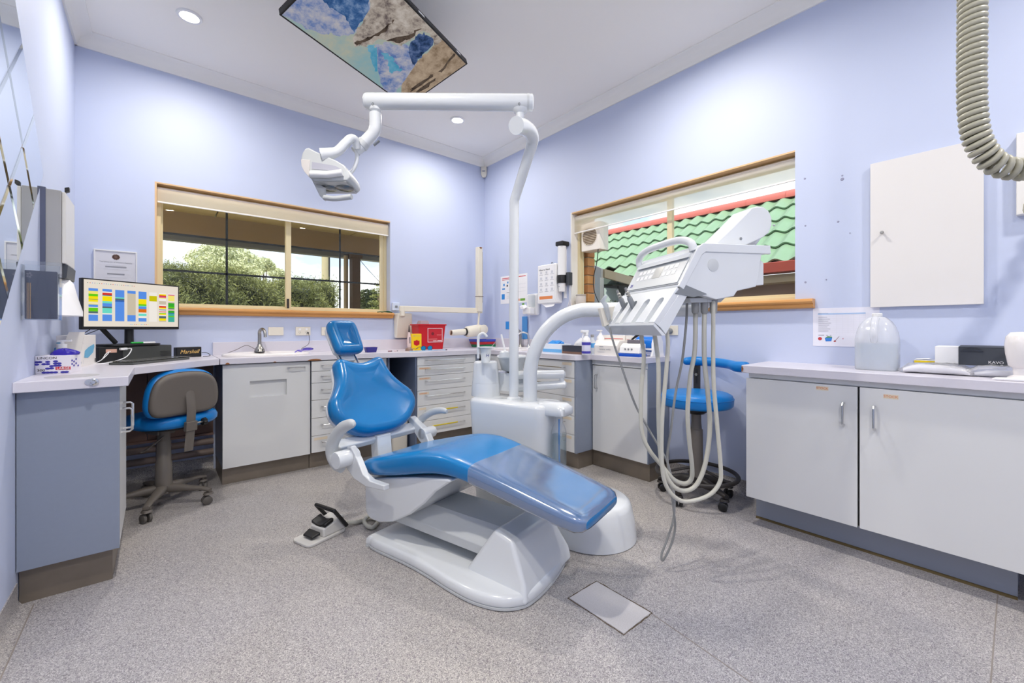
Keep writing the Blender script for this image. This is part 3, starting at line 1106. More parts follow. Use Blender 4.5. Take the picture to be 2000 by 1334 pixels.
# seat and leg rest
ST = [(-.115, .392, .362, .17), (-.10, .410, .345, .208), (-.06, .430, .335, .236), (.02, .455, .345, .252), (.12, .483, .362, .258), (.24, .515, .388, .257), (.34, .540, .412, .252),
      (.42, .552, .430, .247), (.50, .553, .440, .240), (.58, .543, .440, .231), (.68, .524, .424, .221), (.82, .494, .396, .210), (.96, .462, .366, .200), (1.08, .434, .344, .192), (1.135, .420, .338, .184), (1.16, .408, .344, .172), (1.175, .392, .356, .150)]
se = superell(40, 4.2)


def seat_ring(t, zt, zb, hw, grow=0.0):
    r = []
    zm, hh = (zt + zb) / 2, (zt - zb) / 2 + grow
    hw += grow
    for a, b in se:
        z = zm + hh * b
        if b > 0.6:
            z -= 0.010 * (1 - (abs(a)) ** 2) * min(1, hw / .2)
        r.append(cw(PC + hw * a, t, z))
    return r


# denser stations by interpolation
tt = [s[0] for s in ST]
dense = sorted(set(tt + list(np.arange(-.06, 1.08, .03))))
STD = [(t,) + tuple(float(np.interp(t, tt, [s[k] for s in ST])) for k in (1, 2, 3)) for t in dense]
for _ in range(2):
    STD = [STD[0]] + [tuple((STD[i - 1][k] + 2 * STD[i][k] + STD[i + 1][k]) / 4 for k in range(4)) if 0.0 < STD[i][0] < 1.08 else STD[i] for i in range(1, len(STD) - 1)] + [STD[-1]]
obj('seat_cushion', G().loft([seat_ring(*s) for s in STD]), BLUEV, ch, angle=60)
COVER = clear_mat('clear_foot_cover', (236, 242, 250), gloss=0.07, rough=0.14, body=0.13, bodyrgb=(236, 244, 252), bump=0.22, bscale=6, ior=1.9)
CV = [s for s in STD if s[0] >= 0.655]
g = G().loft([seat_ring(*s, grow=0.0035) for s in CV], caps=False)
obj('foot_cover', g, COVER, ch, angle=60)

# backrest: leaning back along S, front normal N
Sd = (CA * -0.523 + Vector((0, 0, 0.852))).normalized()
Nd = (CA * 0.852 + Vector((0, 0, 0.523))).normalized()
half = [(0, -.018), (.10, -.012), (.19, .02), (.262, .085), (.288, .150), (.276, .215), (.240, .262), (.205, .312), (.182, .362), (.172, .412), (.166, .448), (.148, .470), (.115, .472), (.06, .452), (0, .442)]
BO = sym(half, 4)
bo = cw(PC, -0.245, 0.487)
obj('backrest_cushion', pillow(BO, bo - Nd * .01, CB, Sd, Nd, 0.110, 0.044, dish=0.018, wing=0.25), BLUEV, ch, angle=60)
obj('backrest_shell', pillow([(a * .955, .008 + b * .955) for a, b in BO], bo - Nd * 0.030, CB, Sd, Nd, 0.034, 0.014, wing=0.25), UNITW, ch, angle=60)
hh_ = [(0, 0), (.06, .002), (.088, .018), (.096, .05), (.100, .13), (.100, .19), (.090, .222), (.062, .238), (0, .240)]
HOo = sym(hh_, 4)
ho = cw(PC, -0.545, 0.930)
obj('headrest_cushion', pillow(HOo, ho, CB, Sd, Nd, 0.080, 0.036, dish=0.030), BLUEV, ch, angle=60)
obj('headrest_shell', pillow([(a * .90, .012 + b * .90) for a, b in HOo], ho - Nd * 0.026, CB, Sd, Nd, 0.040, 0.018), UNITW, ch, angle=60)
obj('headrest_block', G().obox(ho - Nd * .045 + CB * -.05 + Sd * -.028, CB * .10, Sd * .075, Nd * .05), UNITW, ch, bevel=.01, seg=3)
for p in (.195, .305):
    a = cw(p, -0.475, 0.84) - Nd * .0
    obj('headrest_rod', G().cyl(bo + CB * (p - PC) + Sd * .38 + Nd * .004, ho + CB * (p - PC) + Sd * .03 - Nd * .008, 0.0065), CHROME, ch)

# hinge structure and arm rests
obj('back_bracket', G().prism([cw(.20, t, z) for t, z in ((-.235, .30), (-.165, .30), (-.185, .49), (-.255, .51))], CB * .10), UNITW, ch, bevel=.008)
obj('back_crossbar', G().prism([cw(-.03, t, z) for t, z in ((-.265, .452), (-.215, .440), (-.195, .475), (-.25, .510))], CB * .60), UNITW, ch, bevel=.010, seg=3)


def armrest(p, path, rr, cyl_c, cyl_r, p0, p1):
    sm_ = smooth_path([cw(p, t, z) for t, z in path], 5)
    k = len(sm_)
    R = [np.interp(i / (k - 1), [0, .06, .3, .6, 1], rr) for i in range(k)]
    a = obj('armrest', G().tube(sm_, R, 14, flat=(CB, 0.8)), UNITG, ch, angle=60)
    a['label'] = 'pale grey curved armrest'
    obj('pivot', G().lathe([(cyl_r * .92, 0), (cyl_r, .006), (cyl_r, p1 - p0 - .006), (cyl_r * .92, p1 - p0)], cw(p0, *cyl_c), CB, 28), UNITW, ch)


armrest(-.085, [(.012, .638), (-.03, .632), (-.10, .598), (-.165, .530), (-.185, .465), (-.150, .415), (-.095, .405)], [.012, .022, .031, .036, .030], (-.088, .448), .043, -.125, -.005)
g = G().prism([cw(-.050, t - .045, z) for t, z in ((-.06, .500), (-.03, .505), (.03, .445), (.075, .385), (.13, .362), (.24, .362), (.24, .335), (.10, .325), (.0, .345), (-.085, .40))], CB * .035)
obj('arm_bracket', g, UNITW, ch, bevel=.006)
armrest(.56, [(.020, .598), (-.03, .600), (-.11, .580), (-.19, .535), (-.235, .480), (-.20, .440), (-.15, .430)], [.012, .018, .022, .026, .024], (-.140, .448), .036, .50, .60)
g = G().prism([cw(.50, t, z) for t, z in ((-.285, .530), (-.25, .545), (-.12, .475), (-.09, .43), (-.06, .38), (-.12, .37), (-.17, .405))], CB * .05)
obj('arm_bracket', g, UNITW, ch, bevel=.008)

# ------------------------------------------------------------------ treatment unit: column, bowl, lamp post, delivery arm
un = thing('treatment_unit', 'white dental treatment unit column with water bottle behind the chair', 'dental unit', cw(.78, .5, 0))
# floor foot
def foot(z, ins):
    out = []
    c0, c1, hw_ = 0.50, 0.885, 0.235 - ins
    for k in range(25):
        a = -PI / 2 + PI * k / 24
        out.append(cw(.785 + hw_ * math.sin(a), c1 + hw_ * math.cos(a), z))
    out += [cw(.785 + hw_, c0, z), cw(.785 - hw_, c0, z)]
    return out


obj('floor_foot', G().loft([foot(0.0, 0.004), foot(.004, 0), foot(.10, .012), foot(.165, .026), foot(.188, .036), foot(.20, .055)]), UNITW, un, angle=50)


def colring(z, p0, p1, t0, t1, r):
    return [cw((p0 + p1) / 2 + a, (t0 + t1) / 2 + b, z) for a, b in rrect(p1 - p0, t1 - t0, r, 6)]


obj('column', G().loft([colring(.0, .665, .92, .135, .63, .07), colring(.35, .655, .92, .115, .645, .07), colring(.60, .648, .93, .098, .655, .07), colring(.655, .648, .93, .095, .655, .07), colring(.672, .654, .925, .10, .65, .068), colring(.680, .67, .91, .115, .635, .06)]), UNITW, un, angle=45)
obj('bottle_bracket', G().loft([colring(.625, .69, .83, .58, .752, .03), colring(.632, .685, .835, .58, .758, .03), colring(.668, .688, .832, .58, .757, .03), colring(.690, .705, .815, .58, .73, .03)]), UNITW, un, angle=50)
bc = cw(.752, .700, 0)
bt_ = obj('water_bottle', G().lathe([(.030, .262), (.040, .266), (.042, .285), (.042, .52), (.040, .545), (.030, .57), (.022, .585), (.022, .626)], bc, n=28), BOTTLE, un)
obj('water', G().lathe([(.037, .270), (.0385, .29), (.0385, .515)], bc, n=24), clear_mat('water', (226, 236, 240), rough=0.0, body=0.04), bt_)
obj('blue_tube', G().tube(smooth_path([bc + Vector((0, 0, .60)), bc + Vector((0, 0, .45)), bc + CA * .004 + Vector((0, 0, .36)), bc + CB * .012 + CA * .022 + Vector((0, 0, .285))], 6), .0042, 8), BLUEPR, bt_)
# tower with cup filler
tc0 = cw(.80, .135, 0)
obj('spittoon_tower', G().lathe([(.093, .679), (.094, .683), (.089, .760), (.0885, .762)], tc0, n=36), UNITW, un)
obj('tower_upper', G().lathe([(.0885, .7625), (.078, .885), (.074, .895), (.066, .900)], tc0, n=36), UNITW, un, angle=50)
sp = at(934, 693, 2.60)
obj('cup_filler', G().tube(smooth_path([at(934, 700, 2.60), at(934, 664, 2.60), at(936, 655, 2.60), at(943, 651, 2.60), at(949, 655, 2.60), at(950.5, 658, 2.60)], 5), .0085, 12), UNITW, un)
bb = at(1000, 697, 2.80)
obj('spittoon_bowl', G().lathe([(.03, -.10), (.07, -.085), (.088, -.02), (.094, 0), (.088, 0), (.072, -.05), (.02, -.07)], bb, n=32), UNITG, un, angle=60)
obj('bowl_body', G().loft([[bb + CB * a + CA * b + Vector((0, 0, z)) for a, b in rrect(.17, .22, .05)] for z in (-.215, -.10)]), UNITW, un, angle=50)
obj('bowl_rim', G().tube([bb + Vector((.094 * math.cos(a), .094 * math.sin(a), 0.002)) for a in np.linspace(0, 2 * PI, 33)], .008, 8), UNITW, un)
for y0, y1, xr in ((733, 731, 1104), (757, 751, 1106)):
    obj('assistant_arm', G().lathe([(.02, 0), (.027, .006), (.027, (at(xr, y1, 2.68) - at(1000, y0, 2.68)).length - .01), (.016, (at(xr, y1, 2.68) - at(1000, y0, 2.68)).length)], at(1000, y0, 2.68), at(xr, y1, 2.68) - at(1000, y0, 2.68), 20), UNITW, un, angle=45)
obj('arm_joint', G().cyl(at(1097, 726, 2.68), at(1097, 756, 2.68), .017), UNITW, un)
for i, (x0, y0, x1, y1) in enumerate(((979, 653, 987, 688), (968, 668, 950, 690))):
    obj('suction_tip', G().tube([at(x0, y0, 2.66), at(x1, y1, 2.66)], .006 if i == 0 else .0025, 8), WHITE if i == 0 else HOSEG, un)
obj('tip_holder', G().lathe([(.035, 0), (.030, .03), (.012, .04)], at(985, 697, 2.66), n=16), UNITW, un)

# lamp post and arm
Lp = thing('operating_lamp', 'white operating lamp on a tall bent post reaching over the chair', 'lamp', at(1003.5, 777, 2.6))
post = [at(1003.5, 781, 2.6), at(1003.8, 600, 2.6), at(1004.3, 410, 2.6)] + smooth_path([at(1004.6, 392, 2.6), at(1012, 368, 2.575), at(1031, 308, 2.47), at(1039, 281, 2.42), at(1040, 268, 2.385), at(1034, 256, 2.34), at(1022, 248, 2.28), at(1008, 245, 2.21)], 5)
rp = [.029] * 4 + list(np.interp(np.linspace(0, 1, len(post) - 4), [0, .25, .55, 1], [.029, .030, .036, .045]))
obj('post', G().tube(post, rp, 20), UNITW, Lp, angle=50)
obj('post_collar', G().lathe([(.046, 0), (.044, .008), (.031, .016)], cw(.80, .375, .679) * 1.0 if False else Vector((at(1003.5, 777, 2.6).x, at(1003.5, 777, 2.6).y, .679)), n=24), UNITW, Lp)
A0, A1 = at(1040, 200.5, 2.24), at(713, 198, 2.24)
L_ = (A1 - A0).length
obj('boom', G().lathe([(.030, -.006), (.042, 0), (.0425, .01), (.0425, L_ - .012), (.040, L_ - .003), (.030, L_ + .004)], A0, A1 - A0, 32), UNITW, Lp, angle=45)
obj('boom_cap', G().lathe([(.0432, 0), (.0432, .012)], A0 + (A1 - A0) * .02, A1 - A0, 32), UNITG, Lp)
for px in (1014, 728):
    c = at(px, 203, 2.24 - .0425)
    obj('zero_mark', G().tube([c + Vector((0.004 * math.cos(a) * .7672, -0.004 * math.cos(a) * .6415, .0065 * math.sin(a))) for a in np.linspace(0, 2 * PI, 17)], .0011, 6), BLACKPR, Lp)
obj('swivel', G().lathe([(.040, .0), (.036, .012), (.022, .022), (.022, .075)], at(1016, 214, 2.24), (0, 0, -1), 24), UNITW, Lp)
obj('swivel', G().lathe([(.030, .0), (.030, .014), (.020, .022), (.020, .04)], at(733, 211, 2.24), (0, 0, -1), 24), UNITW, Lp)
obj('drop_arm', G().tube(smooth_path([at(733, 222, 2.24), at(733, 245, 2.24), at(731, 256, 2.24), at(724, 266, 2.24), at(708, 282, 2.23)], 5), .031, 18), UNITW, Lp, angle=50)
obj('drop_collar', G().tube([at(712, 278, 2.233), at(705, 285, 2.23)], .034, 18), UNITG, Lp)
obj('drop_tip', G().tube([at(705, 285, 2.23), at(694, 296, 2.22)], [.030, .027], 18), UNITW, Lp)
obj('grip_pad', G().tube([at(741, 275, 2.22), at(730, 284, 2.22)], .010, 8, flat=((0, 0, 1), .5)), GREYP, Lp)
ld_ = 2.15
obj('yoke', G().tube(smooth_path([at(697, 290, 2.2), at(694, 274, 2.18), at(685, 271, 2.16), at(675, 280, 2.14), at(660, 295, 2.12), at(645, 300, 2.10), at(628, 303, 2.09)], 5), [float(v) for v in np.interp(np.linspace(0, 1, 31), [0, .3, .7, 1], [.018, .022, .024, .033])], 16), UNITW, Lp, angle=60)
obj('yoke_loop', G().tube(smooth_path([at(691, 274, 2.2), at(696, 292, 2.21), at(697, 312, 2.22), at(692, 328, 2.22), at(684, 339, 2.22)], 6), .0095, 12), UNITW, Lp)
FW = Vector((.6415, .7672, 0))
hp_ = [(587, 310), (588, 324), (594, 335), (604, 346), (612, 353), (678, 353), (683, 347), (681, 336), (672, 322), (655, 312), (636, 304), (612, 293), (603, 288), (596, 289), (590, 298)]
obj('lamp_head', G().prism([at(x, y, ld_ - .07) for x, y in hp_], FW * .155 - Vector((0, 0, .012))), UNITG, Lp, bevel=.008, seg=3, angle=50)
obj('side_shell', G().prism([at(x, y, ld_ - .076) for x, y in ((587.5, 311), (588.5, 324), (594, 335), (603, 345), (605.5, 312))], FW * .01), mat('warm_grey_shell', (214, 208, 204), .4), Lp, bevel=.002)
obj('front_recess', G().prism([at(x, y, ld_ - .072) for x, y in ((609, 316), (609, 330), (648, 333), (668, 331), (655, 324))], FW * .004), mat('lamp_recess', (176, 176, 188), .3), Lp, smooth=False)
obj('front_bar', G().tube([at(607, 340, ld_ - .080), at(640, 341, ld_ - .082), at(669, 337, ld_ - .080)], .0165, 12), WHITE, Lp)
zl = at(640, 353.3, ld_ - .07).z
cl = at(645, 353, ld_)
obj('lens_plate', G().obox(Vector((at(612, 353, ld_ - .065).x, at(612, 353, ld_ - .065).y, zl - .004)), (at(676, 353, ld_ - .065) - at(612, 353, ld_ - .065)), FW * .145 - Vector((0, 0, .0112)), (0, 0, .004)), mat('lens_plate', (170, 172, 170), .15), Lp, smooth=False)
for x in (628, 661):
    c = at(x, 353, ld_ - .07) + FW * .08
    obj('reflector', G().lathe([(.044, 0), (.040, .003), (.020, .0035), (.012, .006)], (c.x, c.y, zl - .0105), FW * -.075 + Vector((0, 0, -.997)), 24), mat('reflector_grey', (130, 134, 136), .25, metal=.6), Lp)
obj('lower_stem', G().prism([at(x, y, ld_ - .03) for x, y in ((608, 350), (634, 366), (634, 392), (624, 382), (616, 366))], FW * .02), UNITG, Lp, bevel=.003)
obj('lower_handle', G().tube(smooth_path([at(634, 386, ld_ - .03), at(655, 388, ld_ - .05), at(687, 384, ld_ - .06)], 5), .0135, 12), UNITG, Lp)

# delivery arm and head
da = thing('delivery_unit', 'white instrument delivery head on a swan-neck arm in front of the green roof window', 'dental unit', at(1036, 785, 2.5))
arm = [at(1035.5, 783, 2.53), at(1035.5, 735, 2.53)] + smooth_path([at(1036, 722, 2.53), at(1043, 690, 2.53), at(1062, 652, 2.52), at(1092, 623, 2.50), at(1130, 607, 2.47), at(1170, 605, 2.44), at(1250, 604.5, 2.37), at(1368, 604, 2.27)], 7)
obj('swan_neck', G().tube(arm, .041, 22), UNITW, da, angle=50)
obj('neck_collar', G().tube([at(1360, 604, 2.272), at(1369, 604, 2.265)], .0425, 22), UNITG, da)
# spring arm behind the head up to the pivot
obj('spring_arm', G().tube([at(1366, 604, 2.268), at(1430, 520, 2.12), at(1482, 446, 2.02)], .034, 16), UNITW, da)
am = [(1396, 477), (1430, 445), (1455, 420), (1468, 406), (1480, 402.5), (1492, 404), (1502, 412), (1508, 425), (1508, 440), (1502, 455), (1490, 464), (1478, 470), (1455, 480)]
obj('pivot_arm', G().prism([at(x, y, 1.93) for x, y in am], HE * .12), UNITW, da, bevel=.006, seg=3, angle=50)
obj('pivot_knob', G().lathe([(.004, 0), (.004, .006), (.002, .010)], at(1510, 440, 1.95), Vector((.77, -.64, 0)), 10), UNITG, da)
obj('pivot_screw', G().lathe([(.006, 0), (.006, .002)], at(1447, 466, 1.93), -HE, 12), GREYP, da)
EW = 0.45
hs = [(-.178, 1.277), (-.176, 1.287), (-.091, 1.438), (-.078, 1.452), (-.064, 1.457), (.262, 1.462), (.266, 1.455), (.264, 1.432), (.222, 1.424), (.205, 1.330), (.194, 1.288), (.10, 1.268), (.084, 1.246), (-.003, 1.230), (-.082, 1.250), (-.158, 1.292)]
obj('housing', G().prism([hw(f, z) for f, z in hs], HE * EW), UNITW, da, bevel=.005, seg=3)
obj('rim_band', G().prism([hw(f, z, -.004) for f, z in ((-.182, 1.281), (-.093, 1.440), (-.066, 1.460), (.264, 1.465), (.266, 1.428), (-.055, 1.424), (-.072, 1.412), (-.158, 1.268))], HE * .012), UNITW, da, bevel=.003)
obj('cover_disc', G().lathe([(.026, 0), (.026, .0015), (.024, .002)], hw(-.018, 1.372, 0.0), -HE, 32), UNITG, da)
obj('back_box', G().prism([hw(f, z, .03) for f, z in ((.19, 1.30), (.19, 1.40), (.252, 1.405), (.262, 1.395), (.262, 1.300), (.215, 1.296))], HE * .36), UNITW, da, bevel=.004)
obj('wedge_plate', G().prism([hw(f, z, -.003) for f, z in ((-.158, 1.290), (-.048, 1.252), (-.110, 1.238), (-.196, 1.252))], HE * .02), GREYP, da, smooth=False)
# keypad on the sloping face
fs = Vector(hw(-.091, 1.438) - hw(-.176, 1.287)).normalized()
fn = fs.cross(HE).normalized()
if fn.dot(HF) > 0:
    fn = -fn
ko = hw(-.176, 1.287) + fn * .001
kp_ = obj('keypad', G().obox(ko + HE * .02 + fs * .012, HE * .41, fs * .125, fn * .003), UNITG, da, bevel=.001)
for i, (e0, s0) in enumerate([(.07 + .036 * k, .060) for k in range(9)] + [(.07 + .036 * k, .092) for k in range(9)]):
    if i in (3, 4, 12, 13):
        continue
    obj('key', G().obox(ko + HE * e0 + fs * s0 + fn * .003, HE * .024, fs * .020, fn * .0012), WHITE, kp_, smooth=False)
obj('display', G().obox(ko + HE * .182 + fs * .058 + fn * .003, HE * .062, fs * .055, fn * .001), mat('pale_display', (196, 196, 190), .15), kp_, smooth=False)
text('28', .024, ko + HE * .415 + fs * .035 + fn * .003, -HE, fs, mat('violet_digits', (90, 84, 170), .6), kp_)
obj('seam_line', G().obox(ko + HE * .004 + fs * .004, HE * .442, fs * .003, fn * .0012), GREYP, da, smooth=False)
# handle hoop over the keypad
hoop = [hw(-.095, 1.430, .02), hw(-.098, 1.462, .03), hw(-.103, 1.483, .07), hw(-.108, 1.492, .13), hw(-.112, 1.493, .24), hw(-.112, 1.490, .33), hw(-.112, 1.478, .39), hw(-.108, 1.455, .425), hw(-.10, 1.42, .432)]
obj('handle_hoop', G().tube(smooth_path(hoop, 5), .0165, 14), UNITW, da, angle=60)
obj('ledge', G().prism([hw(f, z, .02) for f, z in ((-.128, 1.402), (-.118, 1.418), (-.085, 1.436), (-.07, 1.41))], HE * .40), UNITW, da, bevel=.003)
# instrument holder: back slab with rib fingers on it
o0, o1 = Vector(hw(-.180, 1.274)), Vector(hw(-.285, 1.132))
dn = (o1 - o0).normalized()
ln_ = (o1 - o0).length
hn = HE.cross(dn).normalized()
if hn.dot(HF) > 0:
    hn = -hn
obj('holder_slab', G().prism([o0 - hn * .052, o0 - hn * .016, o1 - hn * .016, o1 - hn * .030, o1 - hn * .06 + Vector((0, 0, -.01))], HE * EW), UNITW, da, bevel=.003)
slots = [(.060, .045), (.165, .045), (.270, .042), (.352, .040)]
poly = [(0, 0), (EW, 0), (EW, ln_)]
for c, wd in reversed(slots):
    r = wd / 2
    poly.append((c + r * .8, ln_))
    for k in range(9):
        a = PI * k / 8
        poly.append((c + r * math.cos(a), ln_ * .40 - r * math.sin(a)))
    poly.append((c - r * .8, ln_))
poly.append((0, ln_))
hf = obj('holder_front', G().prism([o0 + HE * a + dn * b - hn * .017 for a, b in poly], hn * .024), UNITW, da, bevel=.002)
obj('holder_lip', G().prism([o1 - hn * .062 + Vector((0, 0, -.012)), o1 + hn * .006, o1 + hn * .002 + dn * .012, o1 - hn * .055 + dn * .022], HE * EW), UNITW, da, bevel=.002)
obj('under_tray', G().prism([hw(f, z, .03) for f, z in ((-.11, 1.238), (.07, 1.243), (.045, 1.222), (-.10, 1.218))], HE * .36), UNITG, da, bevel=.003)
# instruments in the two far slots
for c, ll in ((.270, .085), (.352, .08)):
    q = o0 + HE * c + dn * (ln_ * .42) + hn * .012
    dr_ = (hn * .9 - dn * .55 + HE * .1).normalized()
    it = obj('handpiece', G().lathe([(.011, -.03), (.0125, -.005), (.0125, .03), (.010, .038)], q, dr_, 16), GREYP, da)
    obj('coupling', G().lathe([(.0075, .038), (.0095, .042), (.0095, .047), (.007, .050), (.0095, .054), (.0095, .060), (.006, .064), (.006, ll)], q, dr_, 14), STEEL, it)
    obj('hose_end', G().lathe([(.0125, -.03), (.010, -.07), (.007, -.11)], q, dr_, 12), HOSE, it)
# syringe holder at the far end
q = hw(-.245, 1.20, .47)
obj('side_pocket', G().prism([at(1172, 602, 2.06), at(1201, 598, 2.06), at(1193, 632, 2.06), at(1181, 638, 2.06)], HE * .03), CREAM, da, bevel=.002)
obj('syringe', G().tube([at(1190, 625, 2.05), at(1183, 596, 2.05), at(1177, 588, 2.05), at(1184, 577, 2.05)], [.011, .013, .012, .008], 10), clear_mat('frosted_plastic', (232, 236, 240), rough=.2, body=.55, bodyrgb=(214, 218, 224)), da)

# hoses hang as parts of the delivery unit
def hose(pts, r, m, d0, d1):
    n = len(pts)
    P3 = []
    for i, (x, y) in enumerate(pts):
        P3.append(at(1150 + x / 2.9, 650 + y / 2.9, d0 + (d1 - d0) * i / (n - 1)))
    return obj('hose', G().tube(smooth_path(P3, 6), r, 10), m, da, angle=60)


hose([(292, -26), (303, 60), (312, 150), (296, 350), (300, 550), (340, 660), (420, 760), (480, 830), (540, 855), (580, 830), (585, 760), (570, 620), (560, 450), (575, 250), (600, 100), (604, -110), (603, -172)], .0095, HOSE, 1.92, 1.80)
hose([(364, -34), (380, 60), (395, 200), (395, 450), (405, 680), (430, 790), (480, 870), (545, 895), (610, 860), (660, 740), (685, 550), (675, 350), (655, 150), (654, -110), (655, -172)], .0095, HOSE, 1.84, 1.79)
hose([(438, -30), (448, 60), (440, 200), (415, 500), (415, 750), (440, 870), (500, 940), (570, 955), (680, 920), (740, 850), (747, 760), (725, 500), (706, 250), (705, -110), (706, -178)], .0085, HOSE, 1.76, 1.78)
h4 = hose([(118, -30), (135, 40), (185, 190), (260, 400), (330, 530), (400, 650), (440, 720), (470, 830), (485, 950), (478, 1060), (440, 1180), (412, 1255), (420, 1288), (462, 1210), (488, 1110), (480, 1000), (462, 850), (445, 700), (465, 550), (490, 350), (530, 150), (552, -60), (556, -168)], .0052, HOSEG, 2.04, 1.82)
for x in (603, 655, 706):
    c = at(1150 + x / 2.9, 592, 1.79)
    obj('hose_socket', G().lathe([(.010, 0), (.0145, .008), (.0155, .045), (.017, .05), (.017, .07)], c + Vector((0, 0, -.045)), n=16), HOSEG, da)

# ------------------------------------------------------------------ foot control
fp = thing('foot_control', 'grey foot control with black pedals on the floor beside the chair base', 'foot pedal', onZ(625, 1035, 0))
fa, fb = onZ(566, 1058, 0), onZ(603, 1073, 0)
fx = (onZ(679, 1036, 0) - onZ(603, 1073, 0))
fu = Vector((fx.x, fx.y, 0)).normalized()
fv = Vector((-fu.y, fu.x, 0))
fo = onZ(603, 1073, 0)
Lf = fx.length
Wf = 0.15


def fpt(u, v, z):
    return Vector((fo.x, fo.y, 0)) + fu * u + fv * v + Vector((0, 0, z))


pl = [(a + Lf / 2, b + Wf / 2) for a, b in rrect(Lf, Wf, .03, 5)]
GPL = mat('pale_pedal_grey', (202, 200, 196), .45)
obj('base_plate', G().prism([fpt(u, v, 0) for u, v in pl], (0, 0, .014)), GPL, fp, bevel=.004)
obj('body', G().loft([[fpt(Lf * .40, .012, .012), fpt(Lf, .012, .012), fpt(Lf, Wf - .012, .012), fpt(Lf * .40, Wf - .012, .012)], [fpt(Lf * .42, .018, .058), fpt(Lf * .97, .022, .088), fpt(Lf * .97, Wf - .022, .088), fpt(Lf * .42, Wf - .018, .058)]]), GPL, fp, bevel=.01, seg=3)
obj('pedal', G().loft([[fpt(.04, .035, .022), fpt(Lf * .36, .025, .030), fpt(Lf * .36, Wf - .03, .030), fpt(.04, Wf - .04, .022)], [fpt(.04, .035, .032), fpt(Lf * .36, .025, .046), fpt(Lf * .36, Wf - .03, .046), fpt(.04, Wf - .04, .032)]]), DARK, fp, bevel=.004)
pts_ = [(.0, .068), (.25, .060), (.5, .056), (.75, .060), (1, .068)]
g = G().loft([[fpt(Lf * .44, .03 + k * (Wf - .06), z), fpt(Lf * .66, .03 + k * (Wf - .06), z + .016), fpt(Lf * .66, .03 + k * (Wf - .06), z + .026), fpt(Lf * .44, .03 + k * (Wf - .06), z + .010)] for k, z in pts_])
obj('pedal', g, DARK, fp)
for v in (.018, Wf - .034):
    obj('side_switch', G().loft([[fpt(Lf * .45, v, .06), fpt(Lf * .68, v, .075), fpt(Lf * .68, v + .018, .075), fpt(Lf * .45, v + .018, .06)], [fpt(Lf * .45, v, .076), fpt(Lf * .68, v, .094), fpt(Lf * .68, v + .018, .094), fpt(Lf * .45, v + .018, .076)]]), DARK, fp, bevel=.004)
g = G()
for qa, qb in (((.98, .002, .03), (.64, .002, .138)), ((.64, .002, .138), (.62, Wf - .002, .142)), ((.62, Wf - .002, .142), (.95, Wf - .002, .04))):
    A_, B_ = fpt(Lf * qa[0], qa[1], qa[2]), fpt(Lf * qb[0], qb[1], qb[2])
    g.tube([A_, B_], .0105, 8)
    g.ball(B_, .0105, 8)
obj('bail', g, DARK, fp)
hs_ = [onZ(679, 1026, .02), onZ(700, 1022, .015), onZ(713, 1016, .015), onZ(712, 1030, .015), onZ(722, 1040, .015), onZ(745, 1038, .015)]
obj('ribbed_hose', G().tube(smooth_path([fpt(Lf, Wf * .4, .025), onZ(695, 1020, .014), onZ(715, 1014, .014), onZ(728, 1012, .014), onZ(738, 1018, .014), onZ(728, 1030, .014), onZ(716, 1026, .014), onZ(712, 1016, .03), onZ(722, 1006, .05), onZ(740, 1000, .06)], 6), .0115, 10), HOSE, fp, angle=60)
# ------------------------------------------------------------------ seating
def caster(c, ang, m, parent, wheel):
    c = Vector(c)
    d = Vector((math.cos(ang), math.sin(ang), 0))
    s = Vector((-d.y, d.x, 0))
    cst = obj('caster', G().loft([[c + d * a + s * b + Vector((0, 0, .062)) for a, b in rrect(.055, .05, .02, 3)], [c + d * (a * .8) + s * (b * .8) + Vector((0, 0, .074)) for a, b in rrect(.055, .05, .02, 3)]]).cyl(c + Vector((0, 0, .06)), c + Vector((0, 0, .10)), .008), m, parent)
    for k in (-1, 1):
        obj('wheel', G().lathe([(.016, 0), (.026, .003), (.0265, .016), (.022, .019)], c - d * .008 + s * (.004 * k) + Vector((0, 0, .0265)), s * k, 18), wheel, cst)
    obj('hood', G().lathe([(.0285, -.021), (.0285, .021)], c - d * .008 + Vector((0, 0, .030)), s, 18), m, cst) if False else None
    return cst


def star_leg(c, ang, R, m, parent, z0=.135, z1=.098):
    c = Vector(c)
    d = Vector((math.cos(ang), math.sin(ang), 0))
    s = Vector((-d.y, d.x, 0))
    rings = []
    for r, zt, zb, w_ in ((.02, z0, .085, .030), (.09, z0 - .004, .085, .026), (R * .6, z0 - .018, .090, .022), (R * .85, z1 + .014, .090, .019), (R + .012, z1, .078, .017)):
        rings.append([c + d * r + s * a * w_ + Vector((0, 0, (zt + zb) / 2 + b * (zt - zb) / 2)) for a, b in superell(12, 3)])
    return obj('leg', G().loft(rings), m, parent, angle=50)


tc1 = Vector((0.03, 3.45, 0))
t1 = thing('task_chair', 'blue task chair with a taupe plastic back pushed in at the desk', 'chair', tc1)
for k in range(5):
    a = math.radians(-107 + 72 * k)
    star_leg(tc1, a, .265, TAUPE, t1)
    caster(tc1 + Vector((math.cos(a), math.sin(a), 0)) * .265, a + .8, TAUPE, t1, mat('grey_wheel', (92, 88, 84), .5))
obj('gas_column', G().lathe([(.046, .08), (.044, .13), (.042, .27), (.038, .275), (.037, .40), (.033, .405), (.033, .47)], tc1, n=24), TAUPE, t1)
sc1 = Vector((0.07, 3.50, 0))
se2 = superell(40, 2.6)
fd = Vector((-.45, .89, 0)).normalized()
sd = Vector((fd.y, -fd.x, 0))


def seatring(c, r, z, rr=1.0):
    return [c + sd * (a * r) + fd * (b * r * rr) + Vector((0, 0, z)) for a, b in se2]


